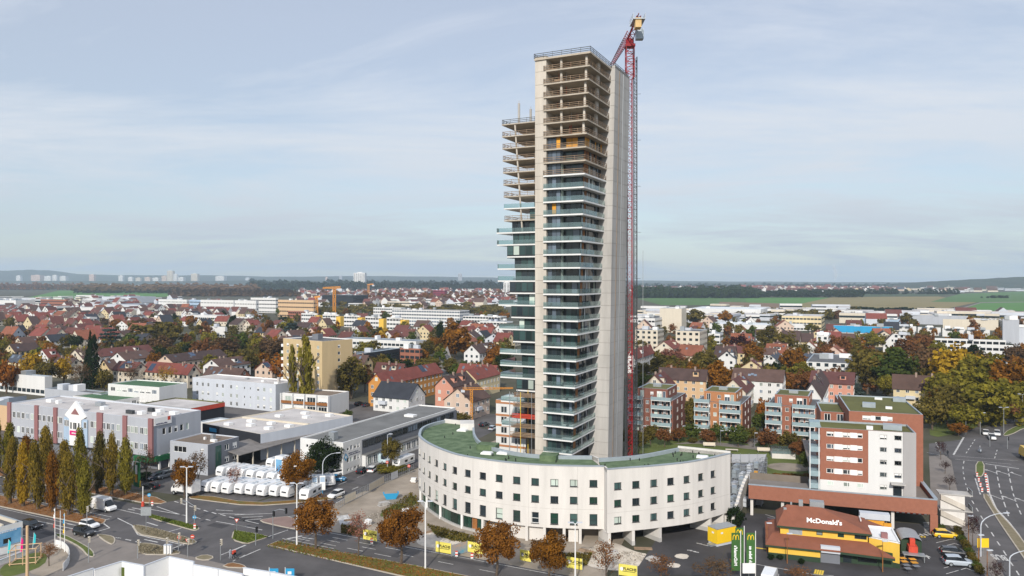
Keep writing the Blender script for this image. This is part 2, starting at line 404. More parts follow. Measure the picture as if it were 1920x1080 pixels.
road('garden_path', gp([(1395, 830), (1440, 795), (1452, 797), (1412, 838)]), 'paving', 0.03)
road('garden_walk', gp([(1260, 833), (1310, 826), (1480, 843), (1478, 850), (1310, 832)]), 'paving', 0.03)
for c in ((1480, 876, 5.5, 2.6), (1362, 862, 4.5, 2.2)):
    q = at(c[0], c[1]); road('sand_pit', [(q.x + c[2] * math.cos(t * .2618), q.y + c[2] * .8 * math.sin(t * .2618)) for t in range(24)], 'dirt', 0.04)
# right-hand arterial road
road('arterial_road', gp([(1760, 790), (1846, 803), (1880, 788), (1920, 774), (1990, 760), (2100, 800), (2150, 1000), (2150, 1100), (1884, 1085), (1877, 1067), (1858, 1033), (1836, 998), (1814, 967), (1803, 945), (1794, 916), (1789, 891), (1784, 863), (1770, 852), (1742, 855), (1742, 832), (1808, 824)]), 'asphalt', 0.04)
road('arterial_pavement', gp([(1742, 856), (1770, 853), (1784, 864), (1789, 891), (1794, 916), (1803, 945), (1814, 967), (1836, 998), (1858, 1033), (1877, 1067), (1884, 1085), (1850, 1085), (1800, 1010), (1770, 975), (1745, 930)]), 'paving', 0.06)
island('grass_island', gp([r2(*p) for p in ((440, 250), (700, 310), (900, 365), (1090, 422), (1118, 450), (1050, 474), (980, 462), (700, 380), (430, 302))]), 'grass', it=1)
island('grass_island', gp([(438, 994), (460, 998), (490, 1003), (505, 1007), (484, 1014), (462, 1021.5), (433, 1013)]), 'grass', it=1)
island('weedy_island', gp([r2(*p) for p in ((195, 405), (290, 392), (500, 440), (700, 490), (900, 550), (1085, 615), (1050, 655), (900, 655), (700, 604), (450, 555), (275, 525))]), 'moss', it=1)
island('weedy_island', gp([r2(*p) for p in ((265, 650), (400, 635), (620, 680), (800, 740), (880, 775), (700, 805), (275, 798))]), 'moss', it=1)
island('weedy_island', gp([r1(*p) for p in ((1285, 515), (1400, 525), (1530, 548), (1563, 590), (1548, 645), (1495, 665), (1380, 600))]), 'moss', it=1)
island('weedy_island', gp([r2(*p) for p in ((1010, 850), (1180, 790), (1330, 830), (1200, 885))]), 'moss', it=1)
island('weedy_island', gp([r2(*p) for p in ((1390, 970), (1520, 900), (1700, 930), (1760, 985))]), 'leafy', it=1)
island('red_paved_island', gp([r3(*p) for p in ((270, 470), (330, 440), (680, 405), (690, 560), (640, 555), (470, 520))]), 'paving_red', it=1)
island('tree_median', [at(492, 1027), at(530, 1011.5), W(90, -57), W(90, -61.8)], 'grass_leafy', it=1)
island('poplar_median', [W(-200, -68), W(-66, -68), W(-63, -66), W(-66, -63), W(-200, -62.5)], 'leafy', it=1)
island('poplar_verge', [W(-200, -53.5), W(-72, -53.5), W(-62, -51), W(-72, -48), W(-200, -47.5)], 'leafy', it=1)
island('caravan_verge', gp([(345, 934), (380, 928), (470, 944), (560, 938), (640, 930), (642, 934), (560, 944), (470, 950), (390, 940)]), 'grass_leafy', it=1)
island('curved_verge', gp([r1(*p) for p in ((740, 510), (880, 525), (1100, 640), (1262, 740), (1285, 832), (1180, 825), (1080, 705), (900, 605), (750, 555))]), 'grass', it=1)
road('sandy_bank', smooth_poly(gp([r1(*p) for p in ((600, 640), (740, 630), (900, 740), (935, 850), (850, 1020), (480, 1110), (280, 900), (480, 800))]), 1), 'dirt', 0.075)
road('corner_lawn', smooth_poly(gp([r1(*p) for p in ((0, 960), (230, 870), (360, 800), (500, 760), (650, 800), (600, 940), (300, 1060), (0, 1110))]), 1), 'grass', 0.09)
island('arterial_island', gp([(1829, 866), (1846, 866), (1846, 894), (1829, 894)]), 'grass', it=1)
island('arterial_median', gp([(1840, 927), (1854, 927), (1868, 957), (1890, 979), (1909, 1001), (1930, 1030), (1975, 1085), (1945, 1085), (1920, 1049), (1896, 1014), (1877, 986), (1858, 957)]), 'moss', it=1)
island('arterial_island', gp([(1878, 818), (1890, 806), (1920, 794), (1960, 785), (1960, 795), (1920, 803), (1896, 816)]), 'grass', it=1)
road('arterial_verge', smooth_poly(gp([(1745, 822), (1800, 812), (1840, 798), (1880, 783), (1925, 769), (1925, 745), (1800, 775), (1742, 800)]), 1), 'grass', 0.05)
for pts in ([(915, 335), (1060, 250), (1150, 260), (1060, 310), (960, 370)], [(1110, 230), (1180, 190), (1215, 230), (1170, 290)], [(1300, 440), (1450, 490), (1600, 510), (1680, 545), (1500, 540), (1350, 500)]):
    road('weed_patch', smooth_poly(gp([(480 + x / 4, 880 + y / 4) for x, y in pts]), 2), 'grass', 0.045)

pr = random.Random(8)
for k in range(26):
    a_, b_ = pr.choice([(pr.uniform(-130, -66), pr.choice([-58.5, -55.8, -71.5, -74.5])), (pr.uniform(-22, 60), pr.choice([-55.2, -52.2, -64, -67.5])), (pr.uniform(-58, -32), pr.uniform(-66, -48)), (pr.uniform(-44, -36), pr.uniform(-30, 30))]); l_, w_ = pr.uniform(3, 14), pr.uniform(.8, 2.2)
    if pr.random() < .3: l_, w_ = w_, l_ * .5
    road('asphalt_patch', [W(a_, b_), W(a_ + l_, b_), W(a_ + l_ + pr.uniform(-.3, .3), b_ + w_), W(a_, b_ + w_)], pr.choice(['asphalt_dark', 'asphalt_dark', 'asphalt_old']), 0.044 + .0003 * k)
for k in range(24):
    q = pr.choice([W(pr.uniform(-120, -66), pr.uniform(-76, -55)), W(pr.uniform(-58, 50), pr.uniform(-68, -51)), at(pr.uniform(1700, 1850), pr.uniform(1000, 1070)), at(pr.uniform(1800, 1900), pr.uniform(850, 960))]); road('manhole_cover', [(q.x + .35 * math.cos(t * .628), q.y + .35 * math.sin(t * .628)) for t in range(10)], 'metal_dk', .068)
# ---- painted markings
mk = MB()
def ln(p, q, w_=0.15, z=0.056, m=0):
    p, q = Vector(p), Vector(q); d = (q - p).normalized(); n = Vector((-d.y, d.x)) * w_ / 2
    mk.quad((*(p - n), z), (*(q - n), z), (*(q + n), z), (*(p + n), z), m)
def dash(p, q, on, off, w_=0.15, m=0):
    p, q = Vector(p), Vector(q); L = (q - p).length; d = (q - p).normalized(); s = 0
    while s < L: ln(p + d * s, p + d * min(L, s + on), w_, m=m); s += on + off
def pl(pts, w_=0.15, m=0):
    for i in range(len(pts) - 1): ln(at(*pts[i]), at(*pts[i + 1]), w_, m=m)
dash(W(-18, -53.6), W(90, -53.6), 3, 5); ln(W(-20, -50.2), W(90, -50.2)); ln(W(-26, -56.5), W(-14, -56.5)); dash(W(-24, -55.3), W(0, -55.3), 3.5, 2.5); dash(W(-24, -52), W(0, -52), 3.5, 2.5)
ln(at(*r3(560, 672)), at(*r3(760, 632)), .5); ln(W(-66, -62.1), W(-200, -62.1)); dash(W(-70, -58.2), W(-200, -58.2), 4, 6)
dash(W(-62, -73), W(-200, -73), 5, 4); ln(W(-64, -68.5), W(-200, -68.5)); ln(W(-64, -76.6), W(-200, -76.6))
for pts in ([(0, 300), (200, 400), (275, 525), (450, 570), (700, 620), (900, 668)], [(0, 180), (330, 255)], [(420, 178), (930, 268)], [(530, 145), (760, 225), (880, 262)], [(660, 495), (865, 437)], [(745, 712), (905, 650)], [(1400, 800), (1728, 665)], [(1560, 885), (1728, 800)], [(1330, 345), (1500, 375), (1728, 420)], [(1640, 315), (1728, 335)], [(1330, 190), (1560, 205)], [(1360, 240), (1728, 250)]):
    pl([r2(*p) for p in pts], .22)
for p, q in (((770, 75), (825, 92)), ((870, 105), (920, 122)), ((970, 135), (1020, 152)), ((1065, 165), (1120, 182)), ((1168, 195), (1225, 215)), ((1275, 223), (1335, 243)), ((1392, 250), (1460, 270)), ((1512, 285), (1575, 302)), ((1060, 292), (1120, 308)), ((1195, 318), (1255, 333)), ((0, 565), (45, 575)), ((110, 588), (185, 603)), ((245, 618), (320, 630)), ((365, 590), (545, 628)), ((400, 360), (545, 405)), ((145, 180), (235, 195)), ((200, 163), (370, 192))):
    pl([r2(*p), r2(*q)], .3)
for p, q in (((380, 318), (720, 385)), ((740, 395), (1060, 462)), ((910, 378), (1090, 415)), ((1235, 685), (1430, 640)), ((1340, 795), (1395, 758)), ((1440, 728), (1485, 692)), ((1260, 365), (1480, 310)), ((1270, 495), (1480, 435)), ((1480, 435), (1400, 375)), ((730, 430), (880, 475)), ((1560, 565), (1630, 578))):
    pl([r1(*p), r1(*q)], .25)
for p, q in (((0, 395), (430, 378)), ((80, 425), (320, 410)), ((40, 440), (270, 495)), ((120, 455), (300, 440)), ((0, 505), (310, 565)), ((470, 430), (680, 405)), ((0, 905), (290, 780)), ((380, 640), (600, 565)), ((0, 790), (130, 735)), ((760, 650), (900, 668)), ((1140, 260), (1300, 180)), ((1320, 110), (1390, 80))):
    pl([r3(*p), r3(*q)], .22)
for k in range(7): pl([(633 + k * 3, 968 - k * .4), (640 + k * 3.4, 985 - k * .6)], .35)
dash(W(-40, -30), W(-41, 40), 3, 4); pl([(835 / 1.0 - 100, 937), (760, 930)], .15)
# arterial road markings
for pts, w_ in (([(210, 390), (240, 310), (275, 262)], .0), ([(345, 500), (375, 595)], .3), ([(415, 480), (430, 590), (470, 680), (545, 760), (600, 830), (640, 895)], .3), ([(405, 412), (605, 442)], .4), ([(215, 365), (600, 395)], .15), ([(225, 385), (560, 415)], .15), ([(55, 345), (180, 370)], .2), ([(110, 285), (135, 340)], .2)):
    if w_: pl([rv(*p) for p in pts], w_)
for k in range(12):
    t = k / 11; pl([rv(215 + 55 * t, 358 - 95 * t), rv(222 + 55 * t, 350 - 95 * t)], .45)
cl = [(278, 395), (272, 430), (273, 460), (278, 492), (285, 525), (296, 555), (310, 597), (325, 632), (350, 675), (378, 722), (405, 770), (440, 820), (475, 875), (512, 930), (552, 995), (590, 1050)]
for i in range(len(cl)):
    x, y = cl[i]; x2, y2 = cl[min(i + 1, len(cl) - 1)] if i < len(cl) - 1 else (x + 35, y + 60)
    pl([rv(x, y), rv(x + (x2 - x) * .45, y + (y2 - y) * .45)], .22)
for base in ([(465, 425), (477, 490), (493, 570), (515, 640), (550, 745)], [(540, 440), (550, 500), (570, 590), (590, 650), (625, 730)]):
    for i in range(len(base) - 1):
        a, b = Vector(base[i]), Vector(base[i + 1])
        for k in range(2): pl([rv(*(a.lerp(b, k * .5))), rv(*(a.lerp(b, k * .5 + .3)))], .22)
for p, q in (((290, 350), (345, 265)), ((500, 180), (540, 165)), ((520, 160), (600, 150)), ((555, 165), (590, 158)), ((460, 380), (475, 330))):
    dash(at(*rv(*p)), at(*rv(*q)), 2.5, 2.5, .2)
def arrow(x, y, ang, turn=0, L=3.0):
    c = at(x, y); d = Vector((math.cos(ang), math.sin(ang))); n = Vector((-d.y, d.x))
    ln(c - d * L / 2, c + d * L * .2, .25)
    t = c + d * L * .2; e = d if not turn else (d + n * turn).normalized(); m_ = Vector((-e.y, e.x))
    mk.add([(*(t - m_ * .5), .058), (*(t + m_ * .5), .058), (*(t + e * 1.2), .058)], [[0, 1, 2]])
for x, y, tr in ((462, 608, 1), (543, 618, 0), (622, 630, 0), (434, 456, 1), (504, 464, 0), (578, 472, -1)): arrow(*rv(x, y), R(97), tr, 4.5)
for x, y, tr in ((65, 972, 0),): arrow(*rv(x, y), R(75), tr, 1.2)
# car park bays
for p, q in (((790, 605), (990, 558)), ((815, 665), (1025, 615)), ((835, 730), (1060, 672)), ((850, 795), (920, 780)), ((875, 862), (930, 850)), ((890, 930), (955, 912)), ((920, 1005), (1180, 930)), ((770, 540), (810, 530)), ((990, 555), (1080, 580)), ((1020, 612), (1110, 640)), ((1060, 672), (1150, 700)), ((1180, 932), (1290, 975))):
    pl([r6(*p), r6(*q)], .14)
for k in range(8):
    t = k / 7; pl([r6(625 + 20 * t, 345 + 125 * t), r6(720 + 22 * t, 345 + 130 * t)], .4)
for k in range(5): pl([r6(465 + k * 55, 497 - k * 3), r6(520 + k * 55, 523 - k * 4)], .5)
pl([r6(590, 520), r6(655, 535)], .5, m=1); pl([r6(600, 535), r6(650, 520)], .3, m=1)
for k in range(4): pl([rm(900 + 27 * k, 830 + 4 * k), rm(885 + 27 * k, 880 + 4 * k)], .3, m=1)
pl([rm(220, 770), rm(560, 830), rm(900, 890), rm(1100, 900)], .14); pl([rm(330, 210), rm(440, 245)], .2); pl([rm(220, 585), rm(340, 600)], .5, m=1)
for k in range(6): q = at(*r7(880 + k * 40, 630 - k * 30 + (k % 3) * 40)); ln(q, q + Vector((.9, -.2 - .1 * k)), .25)
structure('road_markings', mk, [M['paint'], M['paint_yellow']])
vs_, fs_ = TEXT['BUS']; me = bpy.data.meshes.new('bus_lane_marking'); me.from_pydata([(x * 1.35, y * 3.7, z * .08) for x, y, z in vs_], [], fs_); me.materials.append(M['paint'])
q = at(*r6(1600, 790)); tag(link('bus_lane_marking', me, None, (q.x, q.y, .062), R(163)), kind='structure')

# ================================================================== PODIUM: curved white block
def catmull(pts, per=8):
    P_ = [Vector(p) for p in pts]; P_ = [P_[0] * 2 - P_[1]] + P_ + [P_[-1] * 2 - P_[-2]]; out = []
    for i in range(1, len(P_) - 2):
        for k in range(per):
            t = k / per; a, b, c, d = P_[i - 1:i + 3]
            out.append(.5 * ((2 * b) + (c - a) * t + (2 * a - 5 * b + 4 * c - d) * t * t + (3 * b - a - 3 * c + d) * t ** 3))
    return out + [P_[-2]]
class Path:
    def __init__(s, pts):
        s.p = pts; s.c = [0.0]
        for i in range(1, len(pts)): s.c.append(s.c[-1] + (pts[i] - pts[i - 1]).length)
        s.L = s.c[-1]
    def at(s, t):
        t = max(0, min(s.L, t)); i = 1
        while i < len(s.c) - 1 and s.c[i] < t: i += 1
        k = (t - s.c[i - 1]) / max(1e-9, s.c[i] - s.c[i - 1])
        a = s.p[max(0, i - 2)]; b = s.p[min(len(s.p) - 1, i + 1)]
        return s.p[i - 1].lerp(s.p[i], k), (b - a).normalized()
    def pt(s, t, d=0.0):
        q, e = s.at(t); return q - Vector((e.y, -e.x)) * d      # d > 0: inwards, for a path that runs left to right
ZP, ZS, ZR = 14.2, 2.75, 13.55
outL = Path(catmull([(-16.4, 180.3), (-19.3, 175.7), (-20.7, 170.6), (-20.6, 165.1), (-20, 161.2), (-17.5, 155), (-13.9, 148.9), (-9.9, 144.1), (-3.1, 139.7), (4.2, 136.9), (11.0, 135.9), (16.7, 135.6)]))
outR = Path(catmull([(17.0, 133.4), (20.9, 134.6), (26.1, 136.1), (34, 139.4), (42.6, 145.7)]))
innL = Path(catmull([(-9.0, 176.6), (-8.6, 170), (-8.1, 163.7), (-6.8, 157), (-4.2, 151.6), (0.8, 146.6), (6.6, 144.2), (15.4, 143.6)]))
innR = Path(catmull([(16.3, 141.6), (19.9, 142.5), (25.2, 144.6), (33.4, 150.4)]))
pod = root('curved_office_block', (6, 150, 0), 'white curved four-storey block with green roof at the foot of the tower', 'building')
def pod_wall(name, path, rows, margin, step=3.55, end_first=True):
    wins = []; n = int((path.L - margin * 2) / step) + 1
    for k in range(n):
        s = path.L - margin - k * step if end_first else margin + k * step
        if s < 1.2 or s > path.L - 1.2: continue
        for (sill, h_, kind) in rows: wins.append((s, sill, 1.42, h_, kind))
    mb = MB()
    def P(s, z, d): q = path.pt(s, d); return (q.x, q.y, z)
    rects = [(s - .71, s + .71, a, a + h_) for (s, a, _, h_, _) in wins]
    wall_grid(mb, P, path.L, ZS, ZP, rects, .34, splits=[path.L * i / 60 for i in range(61)])
    for i in range(60):                                                    # soffit
        a, b = path.L * i / 60, path.L * (i + 1) / 60
        mb.quad(P(a, ZS, 0), P(b, ZS, 0), P(b, ZS, 1.2), P(a, ZS, 1.2))
    wl = mb.build(name, M['plaster'], pod)
    for (s, a, ww, h_, kind) in wins:
        q, e = path.at(s); p = path.pt(s, .30)
        wo_ = window(pod, (p.x, p.y, a), math.atan2(e.y, e.x), ww, h_, kind, 'frame_wh' if (kind == 'tall' and rnd.random() < .06) else 'frame_dk', rnd.choice(['gl_dark', 'gl_teal', 'gl_teal', 'gl_green', 'gl_pale' if rnd.random() < .4 else 'gl_teal']))
        if 'sill' not in WCACHE: WCACHE['sill'] = MB().box(-.76, .76, -.40, -.02, -.05, .0).mesh('sill', M['metal_dk'])
        link('sill', WCACHE['sill'], wo_)
    for s in [path.L * f for f in ((.12, .3, .47, .63, .80, .93) if end_first else (.3, .62))]:
        a, b = path.pt(s - .03, -.004), path.pt(s + .03, -.004); MB().quad((*a, ZS), (*b, ZS), (*b, ZP - .2), (*a, ZP - .2)).build('panel_joint', M['joint'], pod)
    mb = MB()
    for i in range(60):
        a, b = path.pt(path.L * i / 60, -.004), path.pt(path.L * (i + 1) / 60, -.004); mb.quad((*a, 6.25), (*b, 6.25), (*b, 6.31), (*a, 6.31))
    mb.build('panel_joint', M['joint'], pod)
    return wl
pod_wall('curved_wall', outL, [(10.35, 1.3, 'off'), (7.25, 1.3, 'off'), (3.4, 2.05, 'tall')], 1.9)
pod_wall('curved_wall', outR, [(10.35, 1.3, 'off'), (7.25, 1.3, 'off'), (4.2, 1.3, 'off')], 2.1, end_first=False)
mb = MB()
for path, sgn in ((innL, 1), (innR, 1)):
    for i in range(40):
        a, b = path.pt(path.L * i / 40), path.pt(path.L * (i + 1) / 40); mb.quad((*b, 0), (*a, 0), (*a, ZP), (*b, ZP))
def ends(p, q, z0=ZS, z1=ZP): mb.quad((*p, z0), (*q, z0), (*q, z1), (*p, z1))
ends(outL.p[-1], outR.p[0]); ends(outR.p[-1], innR.p[-1], 0); ends(innL.p[0], outL.p[0], 0); ends(innL.p[-1], innR.p[0], 0)
mb.build('rear_wall', M['plaster'], pod)
def strip(mb, A, B, za, zb, n=60, m=0):
    for i in range(n):
        a0, a1 = A(i / n), A((i + 1) / n); b0, b1 = B(i / n), B((i + 1) / n)
        mb.quad((*a0, za), (*a1, za), (*b1, zb), (*b0, zb), m)
mb = MB()
for o_, i_ in ((outL, innL), (outR, innR)):
    strip(mb, lambda t: o_.pt(o_.L * t, .45), lambda t: i_.pt(i_.L * t, -.35), ZR, ZR)
mb.build('roof_deck', M['roof_green'], pod)
for o_, i_ in ((outL, innL), (outR, innR)):
    for pth, d in ((o_, .5), (i_, -.4)):
        mb = MB()
        strip(mb, lambda t: pth.pt(pth.L * t, -.06 if d > 0 else .06), lambda t: pth.pt(pth.L * t, d), ZP + .04, ZP + .04)
        strip(mb, lambda t: pth.pt(pth.L * t, d), lambda t: pth.pt(pth.L * t, d), ZP + .04, ZR - .01)
        strip(mb, lambda t: pth.pt(pth.L * t, -.06 if d > 0 else .06), lambda t: pth.pt(pth.L * t, -.06 if d > 0 else .06), ZP + .04, ZP - .14)
        mb.build('coping', M['rim'], pod)
def parapet(p, q, z1, t=.4):
    d = (Vector(q) - Vector(p)).normalized(); n = Vector((-d.y, d.x)) * t
    MB().prism([Vector(p), Vector(q), Vector(q) + n, Vector(p) + n], ZR - .02, z1).build('end_parapet', M['plaster'], pod)
parapet(innL.p[0], outL.p[0] + Vector((.3, 0)), ZP + .3); parapet(innR.p[-1], outR.p[-1], ZP + .35); parapet(outL.p[-1], outR.p[0], ZP + .02, .3); parapet(innL.p[-1], innR.p[0], ZP + .02, .3)
parapet(innL.pt(5.5), innL.pt(1), ZP + .9, 3.2)
for (x, y, sx, sy, sz, m) in ((915, 841, 4.0, 3.0, 1.0, 'roof_green'), (1030, 862, 3.2, 3.0, 1.1, 'roof_green')):
    q = at(x, y, ZR); MB().ob((q.x, q.y, ZR), (sx, sy, sz), R(-15)).build('roof_hatch', M[m], pod)
for (x, y) in ((867, 808), (913, 851), (943, 851), (1317, 858)):
    q = at(x, y, ZR); mb = MB().ob((q.x, q.y, ZR), (2.2, 1.6, .28), R(-18)); mb.ob((q.x, q.y, ZR + .28), (1.9, 1.3, .12), R(-18)); mb.build('skylight', M['white'], pod)
for k in range(34):
    t = rnd.random(); o_, i_ = (outL, innL) if rnd.random() < .6 else (outR, innR)
    p = o_.pt(o_.L * t, .8).lerp(i_.pt(i_.L * t, -.8), rnd.random()); MB().tube((p.x, p.y, ZR), (p.x, p.y, ZR + .4 + .3 * rnd.random()), .09, n=6).build('vent_pipe', M['black'], pod)
# ground floor: glazed corner, boarded bays, open pillars
def s_px(px):
    best = min((abs(proj(*outL.pt(outL.L * i / 800))[0] - px), outL.L * i / 800) for i in range(230, 801)); return best[1]
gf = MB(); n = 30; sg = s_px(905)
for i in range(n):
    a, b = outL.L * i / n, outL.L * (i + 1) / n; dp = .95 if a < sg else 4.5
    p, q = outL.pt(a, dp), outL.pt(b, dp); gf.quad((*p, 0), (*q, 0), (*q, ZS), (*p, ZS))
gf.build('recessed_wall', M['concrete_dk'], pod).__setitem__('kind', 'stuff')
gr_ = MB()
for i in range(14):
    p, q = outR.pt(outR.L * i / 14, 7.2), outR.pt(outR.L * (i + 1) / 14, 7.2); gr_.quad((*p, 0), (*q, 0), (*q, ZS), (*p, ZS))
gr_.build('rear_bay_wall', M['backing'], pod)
for x0, x1 in ((788, 797), (799, 822), (825, 862), (866, 881)):
    a, b = s_px(x0), s_px(x1); k = max(2, round((b - a) / 1.15))
    for j in range(k):
        p, q = outL.pt(a + (b - a) * j / k + .04, .5), outL.pt(a + (b - a) * (j + 1) / k - .04, .5)
        MB().quad((*p, .45), (*q, .45), (*q, ZS - .02), (*p, ZS - .02)).build('shop_pane', M['gl_green'], pod)
for x in (786, 798, 823.5, 864):
    p = outL.pt(s_px(x), .3); MB().tube((p.x, p.y, 0), (p.x, p.y, ZS + .02), .28, n=10).build('column', M['white'], pod)
mb = MB(); sa, sb = s_px(786), s_px(905)
for i in range(24):
    a, b = sa + (sb - sa) * i / 24, sa + (sb - sa) * (i + 1) / 24; p, q, r_, t_ = outL.pt(a, .1), outL.pt(b, .1), outL.pt(b, .7), outL.pt(a, .7)
    mb.quad((*p, 0), (*q, 0), (*q, .42), (*p, .42)); mb.quad((*p, .42), (*q, .42), (*r_, .42), (*t_, .42))
mb.build('plinth', M['plaster_dk'], pod)
def gfp(x0, x1, d, m, name):
    p, q = outL.pt(s_px(x0), d), outL.pt(s_px(x1), d); MB().quad((*p, .02), (*q, .02), (*q, ZS), (*p, ZS)).build(name, M[m], pod)
gfp(882, 891, .6, 'brown_panel', 'timber_door'); gfp(892, 899, .6, 'gl_green', 'shop_pane'); gfp(955, 985, .9, 'plaster', 'board_panel'); gfp(990, 1018, .9, 'plaster', 'board_panel'); gfp(1066, 1084, 1.0, 'plaster', 'board_panel'); gfp(906, 950, 2.2, 'concrete_gr', 'board_panel')
for x in (904, 952, 987.5, 1020.5, 1058, 1088):
    p = outL.pt(s_px(x), .35); q, e = outL.at(s_px(x)); MB().ob((p.x, p.y, 0), (.5, .6, ZS + .02), math.atan2(e.y, e.x)).build('column', M['plaster'], pod)
for s in (.5, 5.2, 10.2, 22.5, 26.5):
    p = outR.pt(s, 2.2); q, e = outR.at(s); an_ = math.atan2(e.y, e.x) + (.25 if s > 9 else 0)
    MB().ob((p.x, p.y, .8), (.55, 4.2, ZS - .78), an_).build('pillar', M['plaster'], pod); MB().ob((p.x, p.y, 0), (.60, 4.26, .8), an_).build('pillar_base', M['plaster_dk'], pod)

# ================================================================== TOWER
M['chim_brown'] = mat('rail_brown', (.26, .20, .15), .9, .2, 1)
tw = root('tower_block', (*W(6, 10), 0), 'tall unfinished concrete tower with stacked balconies', 'tower')
Z0, FH = 7.56, 3.102
def zn(n): return Z0 + FH * n
def cc(z): return 9.6 + (z - 8) / 93 * 4.5          # balcony corner leans outwards with height
def ae(z): return 13.2 + (z - 8) / 93 * 1.8         # outer edge of the lift shaft wall
def WL(*ab): return [W(a, b) for a, b in ab]
for n in range(-3, 31):                              # the two concrete shafts, one lift of formwork at a time
    za = zn(n) if n > -3 else 0.0; zb = zn(n + 1) - .06
    if n == 30: zb = zn(30) + .55
    MB().hexa(WL((0, 0), (2.9, 0), (2.9, 24), (0, 24)), WL((0, 0), (2.9, 0), (2.9, 24), (0, 24)), za, zb).build('shaft_lift', M['concrete'], tw)
    lo, hi = ae(za), ae(zb)
    MB().hexa(WL((8, 15), (lo, 15), (lo, 27), (8, 27)), WL((8, 15), (hi, 15), (hi, 27), (8, 27)), za, zb).build('shaft_lift', M['concrete_gr'], tw)
mb = MB(); mb.hexa(WL((.1, .1), (2.8, .1), (2.8, 23.9), (.1, 23.9)), WL((.1, .1), (2.8, .1), (2.8, 23.9), (.1, 23.9)), 0, zn(30)); mb.hexa(WL((8.1, 15.1), (ae(0) - .1, 15.1), (ae(0) - .1, 26.9), (8.1, 26.9)), WL((8.1, 15.1), (ae(100) - .1, 15.1), (ae(100) - .1, 26.9), (8.1, 26.9)), 0, zn(30))
mb.build('shaft_joint', M['concrete_dk'], tw)
mb = MB().hexa(WL((2.9, 9.2), (6.2, 9.2), (6.2, 24), (2.9, 24)), WL((2.9, 9.2), (6.8, 9.2), (6.8, 24), (2.9, 24)), 0, zn(30) - .3); mb.build('inner_core', M['concrete_dk'], tw)
for b_, w_ in ((18.4, .22), (21.6, .10)):
    MB().hexa(WL((ae(0) - .02, b_), (ae(0) + .12, b_), (ae(0) + .12, b_ + w_), (ae(0) - .02, b_ + w_)), WL((ae(101) - .02, b_), (ae(101) + .12, b_), (ae(101) + .12, b_ + w_), (ae(101) - .02, b_ + w_)), 0, zn(30)).build('wall_rail', M['chim_brown'] if w_ == .22 else M['metal'], tw)
def panel(parent, a0, b0, a1, b1, z0, z1, m, name='pane', sub=None):
    """flat sheet between two plan points of the tower grid"""
    p, q = W(a0, b0), W(a1, b1)
    return MB().quad((*p, z0), (*q, z0), (*q, z1), (*p, z1)).build(name, M[m], parent)
def timber_rail(pts, z, m='wood', bars=3, closed=False):
    mb = MB()
    for i in range(len(pts) - 1):
        p, q = W(*pts[i]), W(*pts[i + 1]); L = (q - p).length; k = max(1, int(L / 2.1))
        for j in range(k + 1): c = p.lerp(q, j / k); mb.tube((*c, z), (*c, z + 1.2), .055, n=4)
        for j in range(bars): mb.tube((*p, z + .25 + j * .42), (*q, z + .25 + j * .42), .075, n=4)
    return mb.build('safety_railing', M[m], tw)
prng = random.Random(5)
